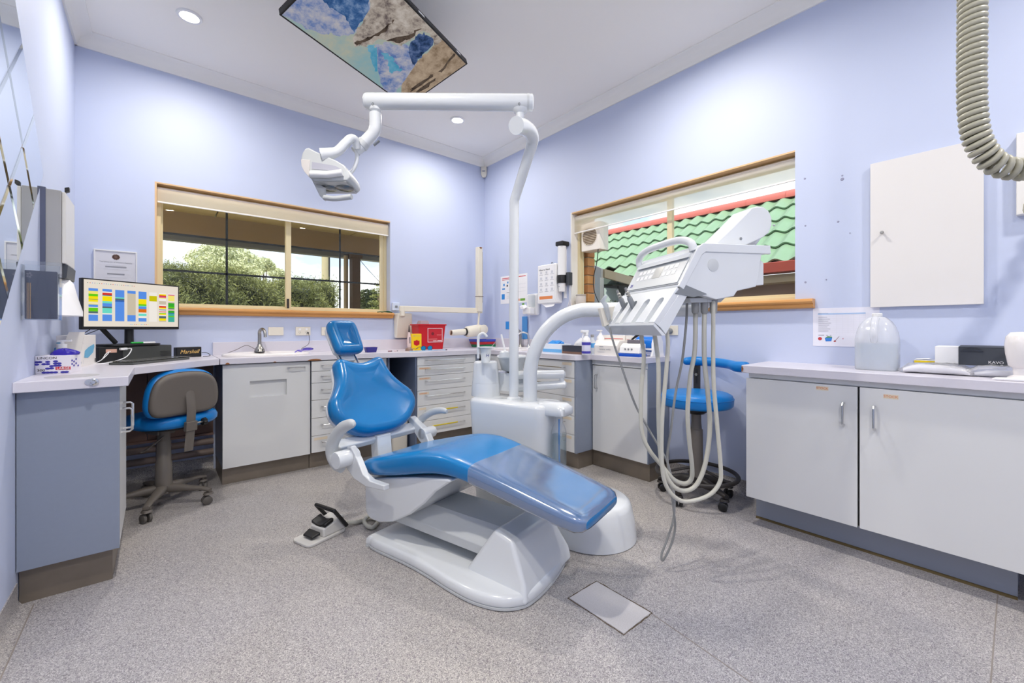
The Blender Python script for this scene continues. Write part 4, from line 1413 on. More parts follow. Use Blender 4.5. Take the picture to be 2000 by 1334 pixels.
obj('seat', G().loft([seatring(sc1, .17, .497, .95), seatring(sc1, .212, .502, .95), seatring(sc1, .228, .520, .95), seatring(sc1, .230, .545, .95), seatring(sc1, .220, .566, .95), seatring(sc1, .19, .575, .95), seatring(sc1, .10, .572, .95)]), BLUEV2, t1, angle=60)
obj('seat_pan', G().lathe([(.10, .470), (.17, .485), (.175, .497)], sc1, n=28), DARK, t1)
obj('mechanism', G().obox(Vector((0.0, 3.42, .445)), sd * .10, fd * .14, (0, 0, .04)), TAUPE, t1, bevel=.006)
# backrest: shell seen from behind
bnm = Vector((.45, -.89, 0)).normalized()
bw_ = Vector((.89, .45, 0)).normalized()
bS = (Vector((0, 0, 1)) + bnm * .10).normalized()
bN = -(bnm - bS * bnm.dot(bS)).normalized()
half2 = [(0, -.145), (.10, -.143), (.165, -.13), (.195, -.09), (.20, -.03), (.190, .04), (.165, .095), (.115, .130), (.05, .142), (0, .144)]
BO2 = sym(half2, 4)
bc1 = Vector((0.125, 3.29, .715))
obj('back_cushion', pillow([(a, b) for a, b in BO2], bc1, bw_, bS, bN, .062, .026, dish=.004, wing=-.4), BLUEV2, t1, angle=60)
obj('back_shell', pillow([(a * .955, b * .93) for a, b in BO2], bc1 + bN * .018, bw_, bS, -bN, .045, .028, wing=.4), TAUPE, t1, angle=60)
sp0 = bc1 + bnm * .036 + bw_ * .02
obj('spine', G().tube([sp0 + bS * .03 + bnm * -.02, sp0 + bS * -.04, sp0 + bS * -.10 + bnm * .014, sp0 + bS * -.22 + bnm * .016, sp0 + bS * -.36 + bnm * .010], .026, 8, flat=(bnm, .28)), TAUPE, t1, angle=40)
obj('spine_clamp', G().obox(sp0 - bw_ * .032 + bS * -.235 + bnm * .0, bw_ * .064, bS * .06, bnm * .03), TAUPE, t1, bevel=.005)
obj('back_arm', G().tube([sp0 + bS * -.21, sc1 + Vector((-.02, -.03, .475))], .016, 8, flat=((0, 0, 1), .6)), DARK, t1)
k0 = sp0 + bS * -.195 + bw_ * .03
obj('knob_stem', G().cyl(k0, k0 + bw_ * .045, .006), STEEL, t1)
kn = [k0 + bw_ * .045 + (bS * math.cos(a) + bnm * math.sin(a)) * (.026 if i % 2 == 0 else .021) for i, a in enumerate(np.linspace(0, 2 * PI, 16, endpoint=False))]
obj('knob', G().prism(kn, bw_ * .022), DARK, t1, bevel=.003)
lv = at(308, 862, 2.62)
obj('lever', G().tube([lv + Vector((.03, 0, .03)), lv, at(285, 880, 2.58), at(276, 884, 2.57)], [.008, .009, .016, .010], 8, flat=((0, 0, 1), .5)), TAUPE, t1)

st0 = Vector((2.715, 1.36, 0))
t2 = thing('operator_stool', 'blue round stool with a black foot ring and curved arm rest by the window wall', 'stool', st0)
BLK = mat('stool_black', (48, 44, 42), .45)
for k in range(5):
    a = math.radians(108 + 72 * k)
    star_leg(st0, a, .228, BLK, t2, .15, .10)
    caster(st0 + Vector((math.cos(a), math.sin(a), 0)) * .222, a + .6, BLK, t2, DARK)
obj('foot_ring', G().tube([st0 + Vector((.245 * math.cos(a), .245 * math.sin(a), .165)) for a in np.linspace(0, 2 * PI, 49)], .013, 10), BLK, t2)
for k in range(3):
    a = math.radians(120 * k + 20)
    obj('ring_strut', G().tube([st0 + Vector((.04 * math.cos(a), .04 * math.sin(a), .20)), st0 + Vector((.245 * math.cos(a), .245 * math.sin(a), .165))], .009, 8), BLK, t2)
obj('gas_column', G().lathe([(.045, .08), (.042, .22), (.040, .45), (.034, .455), (.030, .50), (.030, .60)], st0, n=24), TAUPE, t2)
obj('mechanism', G().lathe([(.05, .555), (.085, .585), (.09, .605)], st0, n=20), DARK, t2)
obj('seat', G().lathe([(.14, .602), (.205, .605), (.219, .620), (.222, .655), (.214, .682), (.19, .694), (.10, .698), (.02, .697)], st0, n=48), BLUEV2, t2, angle=60)
obj('seat_welt', G().tube([st0 + Vector((.2215 * math.cos(a), .2215 * math.sin(a), .662)) for a in np.linspace(0, 2 * PI, 49)], .0028, 6), BLUEV2, t2)
pad = [at(1336, 706, 2.97), at(1350, 705, 2.985), at(1375, 706, 2.95), at(1400, 708, 2.86), at(1425, 712, 2.74), at(1438, 716, 2.66), at(1452, 717, 2.60), at(1460, 718, 2.57)]
sp_ = smooth_path(pad, 6)
obj('arm_pad', G().tube(sp_, [float(v) for v in np.interp(np.linspace(0, 1, len(sp_)), [0, .03, .2, .6, .75, .95, 1], [.012, .026, .032, .030, .034, .034, .02])], 16), BLUEV2, t2, angle=60)
sx = at(1361, 720, 2.97)
obj('upright', G().obox(Vector((sx.x - .004, sx.y - .024, .57)), (.010, 0, 0), (0, .048, 0), (0, 0, .315)), BLK, t2, bevel=.003)
obj('upright_slot', G().obox(Vector((sx.x - .0055, sx.y - .006, .73)), (.002, 0, 0), (0, .012, 0), (0, 0, .10)), DARK, t2, smooth=False)
obj('upright_knob', G().lathe([(.010, 0), (.010, .008)], (sx.x - .004, sx.y, .79), (-1, 0, 0), 12), STEEL, t2)
obj('upright_foot', G().obox(Vector((2.735, sx.y - .02, .568)), (sx.x - 2.735 + .006, 0, 0), (0, .04, 0), (0, 0, .014)), BLK, t2, bevel=.003)

# ------------------------------------------------------------------ ceiling screen
TL, TB, TR = Vector((.489, 2.487, 2.757)), Vector((1.381, 2.840, 2.716)), Vector((1.580, 2.352, 2.873))
TT = TL + TR - TB
ex = (TB - TL).normalized()
ey = (TR - TB).normalized()
ey = (ey - ex * ex.dot(ey)).normalized()
en = ex.cross(ey)
if en.z < 0:
    en = -en
tv = thing('ceiling_screen', 'wide black-framed screen showing a rocky coast, tilted under the ceiling', 'television', (TL + TR) / 2 + en * .02)
LX, LY = (TB - TL).length, (TR - TB).length
obj('cabinet', G().obox(TL + en * .002, ex * LX, ey * LY, en * .034), DARK, tv, bevel=.003)
obj('rear_housing', G().loft([[TL + ex * a + ey * b + en * .036 for a, b in ((.02, .02), (LX - .02, .02), (LX - .02, LY - .02), (.02, LY - .02))], [TL + ex * a + ey * b + en * .075 for a, b in ((.12, .08), (LX - .12, .08), (LX - .12, LY - .08), (.12, LY - .08))]]), mat('tv_back', (58, 52, 48), .5), tv)
b_ = .009
for a0, a1, c0, c1 in ((0, LX, 0, b_), (0, LX, LY - b_, LY), (0, b_, b_, LY - b_), (LX - b_, LX, b_, LY - b_)):
    obj('bezel', G().obox(TL - en * .003 + ex * a0 + ey * c0, ex * (a1 - a0), ey * (c1 - c0), en * .006), DARK, tv, smooth=False)
for a, ww in ((.50, .05), (.88, .04)):
    obj('port_cover', G().obox(TL + ex * (LX * a) + ey * (LY - .0005) + en * .010, ex * ww, ey * .001, en * .014), WHITE, tv, smooth=False)
mc = (TL + TR) / 2 + en * .075
obj('ceiling_mount', G().box(mc.x - .12, mc.x + .12, mc.y - .10, mc.y + .10, CEIL - .012, CEIL), DARK, tv)
obj('mount_pole', G().cyl((mc.x, mc.y, CEIL - .01), mc - en * .004, .022), DARK, tv)
obj('mount_plate', G().obox(mc - ex * .12 - ey * .12 - en * .002, ex * .24, ey * .24, en * .012), DARK, tv)


def tvp(px, py):
    r = ray(px)
    dv = Vector((r[0], r[1], -(py - 642) / 828.0))
    o = Vector((0, 0, CAM_H))
    k = (TL - o).dot(en) / dv.dot(en)
    return o + dv * k


def screen_mat(name, a, b, sc, strength, c=None):
    m = bpy.data.materials.new(name)
    m.use_nodes = True
    n = m.node_tree.nodes
    l = m.node_tree.links
    n.clear()
    out = n.new('ShaderNodeOutputMaterial')
    em = n.new('ShaderNodeEmission')
    em.inputs[1].default_value = strength
    co = n.new('ShaderNodeTexCoord')
    no = n.new('ShaderNodeTexNoise')
    no.inputs['Scale'].default_value = sc
    no.inputs['Detail'].default_value = 8
    no.inputs['Roughness'].default_value = .68
    no.inputs['Distortion'].default_value = 0.15
    l.new(co.outputs['Object'], no.inputs['Vector'])
    rp_ = n.new('ShaderNodeValToRGB')
    rp_.color_ramp.elements[0].position = .36
    rp_.color_ramp.elements[0].color = (*lin(a), 1)
    rp_.color_ramp.elements[1].position = .64
    rp_.color_ramp.elements[1].color = (*lin(b), 1)
    if c:
        e = rp_.color_ramp.elements.new(.5)
        e.color = (*lin(c), 1)
    l.new(no.outputs[0], rp_.inputs[0])
    l.new(rp_.outputs[0], em.inputs[0])
    l.new(em.outputs[0], out.inputs[0])
    return m


SCM = [screen_mat('screen_shallows', (150, 188, 196), (196, 196, 178), 4, .62, (170, 190, 188)), screen_mat('screen_surf', (96, 128, 190), (206, 202, 206), 14, .62, (170, 176, 204)),
       screen_mat('screen_rock', (112, 100, 100), (214, 204, 196), 16, .62, (186, 174, 164)), screen_mat('screen_deep', (40, 78, 132), (140, 166, 206), 16, .62, (74, 112, 166)),
       screen_mat('screen_sand_rock', (140, 118, 96), (206, 184, 160), 12, .6, (182, 160, 138)), screen_mat('screen_teal', (84, 164, 200), (140, 196, 220), 8, .62), screen_mat('screen_pool', (34, 52, 80), (120, 140, 184), 20, .6, (66, 90, 136)),
       screen_mat('screen_crevice', (64, 54, 50), (120, 104, 92), 20, .55)]
pp = lambda x, y: (520 + x * .21, y * .21)
polys = [
    (0, [(100, 128), (240, -10), (700, -160), (1250, -180), (1880, 590), (1480, 990), (1200, 1000)]),
    (1, [(130, 120), (300, -60), (900, -160), (980, 0), (950, 130), (870, 200), (830, 300), (720, 335), (600, 300), (540, 318), (380, 260)]),
    (3, [(420, -90), (960, -160), (960, 40), (940, 140), (860, 200), (820, 290), (760, 200), (700, 130), (560, 40)]),
    (4, [(1330, 640), (1400, 560), (1550, 430), (1640, 330), (1900, 590), (1480, 990), (1180, 1000), (1290, 730)]),
    (1, [(1020, 420), (1100, 390), (1330, 420), (1340, 520), (1400, 580), (1320, 650), (1290, 740), (1180, 900), (1080, 830), (1040, 640), (1030, 540)]),
    (5, [(915, 430), (1000, 405), (1020, 440), (1020, 650), (1000, 640), (975, 500)]),
    (5, [(1060, 480), (1110, 480), (1180, 540), (1210, 600), (1260, 640), (1160, 680), (1130, 580)]),
    (2, [(960, 0), (940, -120), (1240, -160), (1400, 60), (1660, 340), (1600, 400), (1560, 420), (1540, 330), (1460, 270), (1380, 330), (1320, 390), (1250, 420), (1160, 380), (1050, 370), (940, 420), (850, 430), (800, 380), (860, 230), (940, 140)]),
    (6, [(1330, 430), (1390, 330), (1470, 300), (1540, 340), (1545, 410), (1440, 520), (1380, 600), (1350, 600), (1360, 520), (1335, 490)]),
    (7, [(1340, 830), (1540, 690), (1550, 700), (1350, 845)]), (7, [(1390, 850), (1560, 730), (1565, 742), (1400, 862)]), (7, [(1600, 660), (1760, 490), (1780, 500), (1640, 650)]),
    (7, [(820, 390), (920, 350), (1060, 290), (1180, 180), (1190, 190), (1070, 310), (930, 375), (850, 415)]), (7, [(1120, 365), (1320, 330), (1430, 250), (1440, 262), (1330, 352), (1240, 400)]),
]


def clip_screen(P3):
    """keep polygon corners on the screen face"""
    out = []
    for q in P3:
        v = q - TL
        a = min(max(v.dot(ex), b_), LX - b_)
        c = min(max(v.dot(ey), b_), LY - b_)
        out.append(TL + ex * a + ey * c)
    return out


g = G()
for i, (mi, ps) in enumerate(polys):
    g.mi = mi
    rj = random.Random(i)
    jag = []
    for k in range(len(ps)):
        (x0_, y0_), (x1_, y1_) = ps[k], ps[(k + 1) % len(ps)]
        for f in range(5):
            jj = 0 if i == 0 else 14
            jag.append((x0_ + (x1_ - x0_) * f / 5 + rj.uniform(-jj, jj), y0_ + (y1_ - y0_) * f / 5 + rj.uniform(-jj, jj)))
    P3 = clip_screen([tvp(*pp(x, y)) for x, y in jag])
    P3 = [p - en * (.0031 + .00012 * i) for p in P3]
    g.poly(P3)
bmesh.ops.triangulate(g.bm, faces=g.bm.faces[:])
obj('picture', g, SCM, tv, smooth=False)

# ------------------------------------------------------------------ corner sensor, coiled hose
ps_ = thing('motion_sensor', 'small white motion sensor in the ceiling corner between the two windows', 'sensor', (2.965, 4.065, 2.93))
dgn = Vector((-1, -1, 0)).normalized()
dgs = Vector((1, -1, 0)).normalized()
cS = Vector((2.985, 4.085, 0))
obj('case', G().loft([[cS + dgs * a + dgn * (.02 + b) + Vector((0, 0, z)) for a, b in rrect(.07 * k, .05 * k, .018 * k)] for z, k in ((2.905, .55), (2.93, .9), (2.96, 1.0), (3.02, 1.0), (3.026, .95))]), CREAM, ps_)
obj('lens', G().obox(cS + dgs * -.018 + dgn * .044 + Vector((0, 0, 2.965)), dgs * .036, dgn * .003, (0, 0, .012)), GREYPR, ps_)

def coil(path, R, wr, pitch, n=8):
    P3 = smooth_path(path, 14)
    s = [0]
    for a, b in zip(P3, P3[1:]):
        s.append(s[-1] + (b - a).length)
    # frames by parallel transport
    frames = []
    nrm = Vector((1, 0, 0))
    for i, p in enumerate(P3):
        t_ = (P3[min(i + 1, len(P3) - 1)] - P3[max(0, i - 1)]).normalized()
        nrm = (nrm - t_ * nrm.dot(t_)).normalized()
        frames.append((p, nrm.copy(), t_.cross(nrm)))
    pts = []
    seg = 14
    total = s[-1]
    k = 0
    j = 0
    dist = 0.0
    while dist < total:
        while k < len(s) - 2 and s[k + 1] < dist:
            k += 1
        f = (dist - s[k]) / max(1e-6, s[k + 1] - s[k])
        c = frames[k][0].lerp(frames[k + 1][0], f)
        a_, b2 = frames[k][1].lerp(frames[k + 1][1], f), frames[k][2].lerp(frames[k + 1][2], f)
        an = 2 * PI * j / seg
        pts.append(c + (a_ * math.cos(an) + b2 * math.sin(an)) * R)
        j += 1
        pt_ = pitch * (1 + min(1.0, max(0.0, 9 * (dist / total - .53))))
        dist += pt_ / seg
    return G().tube(pts, wr, n)


dc_ = 1.22
cp_ = [Vector((at(1899, 0, dc_).x, at(1899, 0, dc_).y, CEIL - .02)), Vector((at(1899, 0, dc_).x, at(1899, 0, dc_).y, 2.6)), at(1899, 0, dc_), at(1898, 140, dc_), at(1900, 220, dc_), at(1910, 275, dc_), at(1938, 315, dc_), at(1975, 330, dc_), at(2015, 330, dc_), at(2060, 326, dc_ + .05), Vector((2.30, -.04, 1.52)), Vector((2.65, -.09, 1.60)), Vector((2.955, -.12, 1.72))]
ch_ = thing('coiled_hose', 'thick grey-beige coiled hose hanging from the ceiling near the camera', 'hose', Vector((cp_[0].x, cp_[0].y, 1.55)))
obj('coil', coil(cp_, .0245, .0083, .0168), mat('coil_beige', (176, 172, 152), .38), ch_, angle=80)
obj('ceiling_rose', G().lathe([(.055, 0), (.055, -.012), (.035, -.03)], (cp_[0].x, cp_[0].y, CEIL), n=24), CREAM, ch_)

# ------------------------------------------------------------------ mirror tiles on the left wall
mt = thing('wall_mirror', 'mirror of diamond tiles with faceted edges on the wall above the desk end', 'mirror', (XL, 2.3, 1.9))
A = [4.92 - .4265 * k for k in range(8)]
Bv = [-1.20 + .4265 * k for k in range(8)]
BEVM = mat('mirror_bevel', (206, 212, 208), .06, metal=1.0)
for i in range(6):
    for j in range(6):
        s1, s0 = A[i], A[i + 1]
        d0, d1_ = Bv[j], Bv[j + 1]
        cy, cz = ((s0 + s1) / 2 - (d0 + d1_) / 2) / 2, ((s0 + s1) / 2 + (d0 + d1_) / 2) / 2
        if cz > 2.85 or cy < 1.3 or cz < 1.2 or cz > 2.75:
            continue
        yz = lambda s, d: (((s - d) / 2), ((s + d) / 2))
        cs = [yz(s0, d0), yz(s1, d0), yz(s1, d1_), yz(s0, d1_)]
        def q(f, x):
            return [Vector((XL + x, cy + (y - cy) * f, cz + (z - cz) * f)) for y, z in cs]
        g = G()
        R3 = [q(.997, 0.0005), q(.997, .0022), q(.90, .0048)]
        vs = [[g.bm.verts.new(p) for p in r] for r in R3]
        g.face(vs[0])
        for a, b in zip(vs, vs[1:]):
            for k in range(4):
                g.mi = 1 if b is vs[2] else 0
                g.face([a[k], a[(k + 1) % 4], b[(k + 1) % 4], b[k]])
        g.mi = 0
        g.face(vs[2])
        obj('tile', g, [MIRROR, BEVM], mt, smooth=False)

# ------------------------------------------------------------------ things on the left wall
pd = thing('towel_dispenser', 'tall grey and white paper towel dispenser on the wall by the mirror', 'dispenser', (-.39, 3.15, 1.36))
obj('body', G().box(XL, -.360, 3.0, 3.30, 1.375, 1.785), mat('dispenser_grey', (168, 168, 170), .3), pd, bevel=.004)
obj('wall_plate', G().box(XL, -.412, 2.993, 3.307, 1.37, 1.79), mat('dispenser_slate', (86, 92, 116), .4), pd)
obj('front', G().box(-.360, -.346, 3.004, 3.296, 1.43, 1.78), mat('dispenser_white', (222, 220, 216), .3), pd, bevel=.004)
obj('mouth', G().prism([(-.358, 3.02, 1.43), (-.340, 3.02, 1.425), (-.345, 3.02, 1.36), (-.40, 3.02, 1.365)], (0, .26, 0)), CHAR, pd, bevel=.003)
obj('key', G().prism([(-.352, 3.02, 1.783), (-.336, 3.02, 1.792), (-.336, 3.02, 1.812), (-.352, 3.02, 1.806)], (0, .03, 0)), DARK, pd, bevel=.002)
g = G()
rings = []
random.seed(5)
for z, x0, x1, y0, y1 in ((1.372, -.395, -.355, 3.10, 3.24), (1.34, -.40, -.335, 3.05, 3.25), (1.28, -.405, -.325, 2.99, 3.27), (1.20, -.41, -.30, 2.95, 3.27), (1.175, -.41, -.295, 2.94, 3.27)):
    r = []
    for k in range(24):
        a = 2 * PI * k / 24
        wv = 1 + .10 * math.sin(5 * a + z * 30) + random.uniform(-.04, .04)
        r.append(Vector(((x0 + x1) / 2 + (x1 - x0) / 2 * math.cos(a) * wv, (y0 + y1) / 2 + (y1 - y0) / 2 * math.sin(a) * wv, z)))
    rings.append(r)
obj('paper_towel', g.loft(rings), PAPER, pd, angle=30)

fh = thing('folder_holder', 'clear acrylic wall pocket holding a navy folder with gold lines', 'document holder', (-.377, 2.64, 1.14))
bx = lambda a, b, c, d_, e_, f_: G().box(a, b, c, d_, e_, f_)
obj('pocket_front', bx(-.428, -.318, 2.612, 2.615, 1.146, 1.375), ACRY, fh, smooth=False)
obj('pocket_back', bx(-.428, -.318, 2.665, 2.668, 1.146, 1.395), ACRY, fh, smooth=False)
obj('pocket_side', bx(-.321, -.318, 2.615, 2.665, 1.146, 1.375), ACRY, fh, smooth=False)
obj('pocket_side', bx(-.428, -.425, 2.615, 2.665, 1.146, 1.375), ACRY, fh, smooth=False)
obj('pocket_base', bx(-.425, -.321, 2.615, 2.665, 1.146, 1.150), ACRY, fh, smooth=False)
fl = tag(bpy.data.objects[obj('folder', bx(-.420, -.328, 2.625, 2.650, 1.1505, 1.352), NAVY, None, bevel=.002).name], 'navy folder standing in the acrylic wall pocket', 'folder')
GOLD = mat('gold_print', (178, 142, 96), .4)
for k in range(3):
    obj('gold_line', bx(-.4135 + k * .0045, -.4115 + k * .0045, 2.6243, 2.625, 1.152, 1.30), GOLD, fl, smooth=False)
g = G()
for a in range(5):
    an = 2 * PI * a / 5
    g.lathe([(.0035, 0), (.0035, .0006)], (-.407 + .006 * math.cos(an), 2.625, 1.332 + .008 * math.sin(an)), (0, -1, 0), 8)
obj('crest', g, mat('crest_grey', (104, 104, 122), .5), fl)

ct = thing('certificate', 'framed university certificate on the back wall behind the monitor', 'certificate', (-.225, YB - .01, 1.42))
obj('sheet', G().box(-.33, -.121, YB - .012, YB - .001, 1.38, 1.652), mat('certificate_paper', (214, 214, 222), .6), ct, smooth=False)
FR = mat('silver_frame', (226, 226, 228), .35)
for x0, x1, z0, z1 in ((-.338, -.113, 1.652, 1.662), (-.338, -.113, 1.37, 1.38), (-.338, -.330, 1.38, 1.652), (-.121, -.113, 1.38, 1.652)):
    obj('frame', G().box(x0, x1, YB - .018, YB - .001, z0, z1), FR, ct, bevel=.0015)
SEP = mat('sepia_print', (112, 86, 78), .7)
g = G()
for k in range(9):
    an = 2 * PI * k / 9
    g.lathe([(.0075, 0), (.0075, .0006)], (-.225 + .014 * math.cos(an), YB - .012, 1.615 + .013 * math.sin(an)), (0, -1, 0), 8)
g.lathe([(.010, 0), (.010, .0007)], (-.225, YB - .012, 1.615), (0, -1, 0), 10)
obj('crest', g, SEP, ct)
text('The University of Western Australia', .0115, (-.225, YB - .012, 1.578), (1, 0, 0), (0, 0, 1), GREYPR, ct, align='CENTER')
flat_print('small_print', (-.33, YB - .012, 1.38), (1, 0, 0), (0, 0, 1), [(.055, .176, .155, .178, 0), (.05, .160, .160, .170, 1), (.04, .146, .17, .148, 0), (.06, .110, .15, .120, 1), (.05, .09, .16, .092, 0)], [PALEPR, GREYPR], ct)
# ------------------------------------------------------------------ desk things
MZ = ZT
mo = thing('monitor', 'black-framed monitor showing a coloured appointment calendar on the desk', 'monitor', (-.11, 3.68, MZ + .10))
ML, MRt = Vector((-.342, 3.545, 0)), Vector((.1176, 3.812, 0))
mu = (MRt - ML).normalized()
mn = Vector((mu.y, -mu.x, 0))
if mn.y > 0:
    mn = -mn
mW = (MRt - ML).length
z0, z1 = 1.105, 1.412
up = Vector((0, 0, 1))
obj('casing', G().obox(ML + up * z0 - mn * .0, mu * mW, -mn * .035, up * (z1 - z0)), DARK, mo, bevel=.004)
scr = screen_o = G().poly([ML + mn * .0012 + mu * a + up * z for a, z in ((.008, z0 + .018), (mW - .008, z0 + .018), (mW - .008, z1 - .008), (.008, z1 - .008))])


def emat(name, rgb, s=.8):
    if name in MATS:
        return MATS[name]
    m = bpy.data.materials.new(name)
    m.use_nodes = True
    n = m.node_tree.nodes
    n.clear()
    o_ = n.new('ShaderNodeOutputMaterial')
    e_ = n.new('ShaderNodeEmission')
    e_.inputs[0].default_value = (*lin(rgb), 1)
    e_.inputs[1].default_value = s
    m.node_tree.links.new(e_.outputs[0], o_.inputs[0])
    MATS[name] = m
    return m


so = obj('screen', scr, emat('screen_cream', (236, 226, 212), .9), mo, smooth=False)
SCC = {'b': (92, 146, 232), 'y': (250, 228, 20), 'g': (104, 206, 30), 'Y': (248, 232, 120), 'r': (222, 56, 44), 't': (112, 222, 200), 'k': (90, 110, 116), 's': (206, 194, 172), 'o': (226, 112, 26), 'n': (60, 104, 180), 'G': (60, 172, 52), 'm': (214, 70, 150), 'v': (70, 176, 160), 'O': (206, 196, 20), 'w': (244, 238, 230)}
keys = list(SCC)
SCL = [emat('screen_' + k + ('_cap' if k.isupper() else ''), SCC[k], .9) for k in keys]
cols = [
    (.040, .125, 'b7 Y7 g6 y7 k1 y5 Y3 w2 Y3 b6 w2 g9 k5 w3 b16'),
    (.165, .255, 'b6 w3 r5 k2 w1 y12 t5 b8 k4 t12 w3 b16'),
    (.285, .375, 'b18 t3 k4 n4 b48'),
    (.405, .490, 'b7 s55 b16'),
    (.520, .605, 'b19 y13 g4 t2 b6 o9 w3 t6 w5 b9'),
    (.635, .720, 'w9 O14 w52'),
    (.745, .825, 'w3 y3 r3 m3 y2 w7 s9 w4 r4 y3 w2 k2 w3 r2 w2 g2 y3 w3 k6 y6 s3'),
    (.850, .925, 'w3 m2 Y15 w2 s3 G10 g4 k2 s4 G6 n2 v6 g3 v13'),
]
rects = []
H_ = z1 - z0 - .026
for x0, x1, spec in cols:
    parts = [(p[0], float(p[1:])) for p in spec.split()]
    tot = sum(p[1] for p in parts)
    y = .82
    for c, n in parts:
        h = .70 * n / tot
        rects.append((x0 * mW, (y - h) * H_, x1 * mW, y * H_, keys.index(c)))
        y -= h
for k in range(12):
    rects.append((.42 * mW + k * .018 * mW, .045 * H_, .428 * mW + k * .018 * mW, .06 * H_, [3, 0, 5, 8, 4, 1][k % 6]))
for k in range(22):
    rects.append((.03 * mW + k * .021 * mW, .925 * H_, .037 * mW + k * .021 * mW, .94 * H_, [6, 4, 0, 9, 5][k % 5]))
flat_print('calendar', ML + mn * .0014 + mu * .008 + up * (z0 + .018), mu, up, rects, SCL, so, lift=.0004)['kind'] = 'stuff'
mid = ML + mu * (mW * .5) - mn * .06
obj('stand_pole', G().lathe([(.024, ZT + .112), (.022, ZT + .35)], (mid.x, mid.y, 0), n=20), DARK, mo)
obj('stand_neck', G().obox(mid + up * 1.22 - mu * .03 - mn * .0, mu * .06, mn * .04, up * .06), DARK, mo)
obj('stand_base', G().prism([mid + mu * a + mn * b + up * (ZT + .0985) for a, b in rrect(.30, .20, .06)], up * .012), DARK, mo, bevel=.003)
obj('stand_arm', G().tube([mid - mu * .19 + mn * .02 + up * 1.16, mid - mu * .07 + up * (ZT + .115)], .014, 8, flat=(mn, .4)), DARK, mo)

# computer lying flat under the monitor stand
pcd = thing('desktop_computer', 'black flat desktop computer under the monitor stand', 'computer', mid + up * 0 + Vector((0, 0, ZT)))
PBK = mat('computer_black', (30, 30, 32), .4)
PGR = mat('computer_grey', (64, 66, 64), .45)
pa = mid - mu * .20 + mn * .085
obj('case', G().obox(pa + up * ZT, mu * .40, -mn * .26, up * .097), PBK, pcd, bevel=.003)
obj('front_panel', G().obox(pa + mu * .12 + up * (ZT + .004) + mn * .006, mu * .278, -mn * .008, up * .090), PGR, pcd, bevel=.002)
g = G()
for i in range(9):
    for j in range(5):
        c = pa + mu * (.33 + i * .007 + (j % 2) * .0035) + up * (ZT + .018 + j * .009) + mn * .0063
        g.lathe([(.003, 0), (.003, .0008)], c, mn, 6)
obj('vent_hole', g, DARK, pcd)
obj('sticker', G().obox(pa + mu * .035 + up * (ZT + .060) + mn * .0006, mu * .055, mn * .0006, up * .022), mat('pink_sticker', (214, 170, 150), .6), pcd, smooth=False)
obj('usb_plug', G().obox(pa + mu * .10 + up * (ZT + .074) + mn * .004, mu * .035, mn * .02, up * .014), WHITE, pcd, bevel=.002)
CABW_ = mat('white_cable', (232, 232, 234), .4)
def lead(pts, m, r=.0028):
    return G().tube(smooth_path(pts, 6), r, 8)
q0 = pa + mu * .12 + up * (ZT + .080) + mn * .022
wl = tag(obj('cable', lead([q0, q0 + mn * .03 + mu * .02, q0 + mn * .06 - mu * .03 + up * -.05, q0 + mn * .05 - mu * .12 + up * -.077, q0 + mn * .03 - mu * .20 + up * -.077], None), CABW_, None), 'white cable looping from the computer front to the desk', 'cable')
q1 = pa + mu * .045 + up * (ZT + .068) + mn * .003
for k in range(2):
    tag(obj('cable', lead([q1 + mu * .012 * k, q1 + mn * .02 - mu * (.01 + .01 * k) + up * -.012, q1 + mn * .03 - mu * .045 + up * (-.045 - .0), q1 + mn * .02 - mu * .07 + up * -.064], None, .0022), CABW_, None), ['thin white cable below the sticker, inner of the pair', 'thin white cable below the sticker, outer of the pair'][k], 'cable', 'white cables on the computer')
pz = ZT + .1105
pn = tag(obj('marker', G().tube([mid + mn * .085 - mu * .03 + up * (pz + .006), mid + mn * .085 + mu * .10 + up * (pz + .006)], .0058, 10), WHITE, None), 'white marker with a green sleeve lying on the monitor stand', 'pen')
obj('sleeve', G().tube([mid + mn * .085 - mu * .035 + up * (pz + .006), mid + mn * .085 + mu * .03 + up * (pz + .006)], .0066, 10), mat('green_sleeve', (40, 160, 70), .5), pn)
for k, (dx, dz) in enumerate(((-.24, .30), (-.20, .24))):
    s_ = mid + mu * dx - mn * .03
    tag(obj('cable', lead([s_ + up * (ZT + .12), s_ + up * (ZT + .16) - mu * .02, s_ + mu * .05 + up * (ZT + .20), s_ + mu * .12 + up * (ZT + dz)], None, .0022), DARK, None), ['black cable curling behind the left edge of the monitor', 'black cable crossing the monitor stand arm'][k], 'cable')

kb_ = thing('keyboard', 'dark keyboard under a clear cover at the desk edge', 'keyboard', (-.0, 3.3, ZT))
ka, kb2 = onZ(262, 713, ZT), onZ(398, 699, ZT)
ku = (kb2 - ka).normalized()
kv = Vector((-ku.y, ku.x, 0))
ka = ka + kv * .004
KL = (kb2 - ka).length
KL = min(KL, .46)
KG = mat('keyboard_grey', (86, 88, 86), .5)
obj('tray', G().prism([ka + ku * a + kv * b for a, b in ((0, 0), (KL, 0), (KL, .135), (0, .135))], up * .014), KG, kb_, bevel=.003)
KK = mat('key_grey', (58, 60, 60), .55)
proto = None
for r_ in range(5):
    for c_ in range(15):
        if r_ == 0 and 3 <= c_ <= 8:
            continue
        p = ka + ku * (.012 + c_ * (KL - .024) / 15) + kv * (.012 + r_ * .023) + up * .014
        if proto is None:
            proto = obj('key', G().prism([p, p + ku * .024, p + ku * .024 + kv * .018, p + kv * .018], up * .006), KK, kb_, smooth=False)
            p_first = p
        else:
            k_ = proto.copy()
            COL.objects.link(k_)
            k_.parent = kb_
            k_.location = p - p_first
p = ka + ku * (.012 + 3 * (KL - .024) / 15) + kv * .012 + up * .014
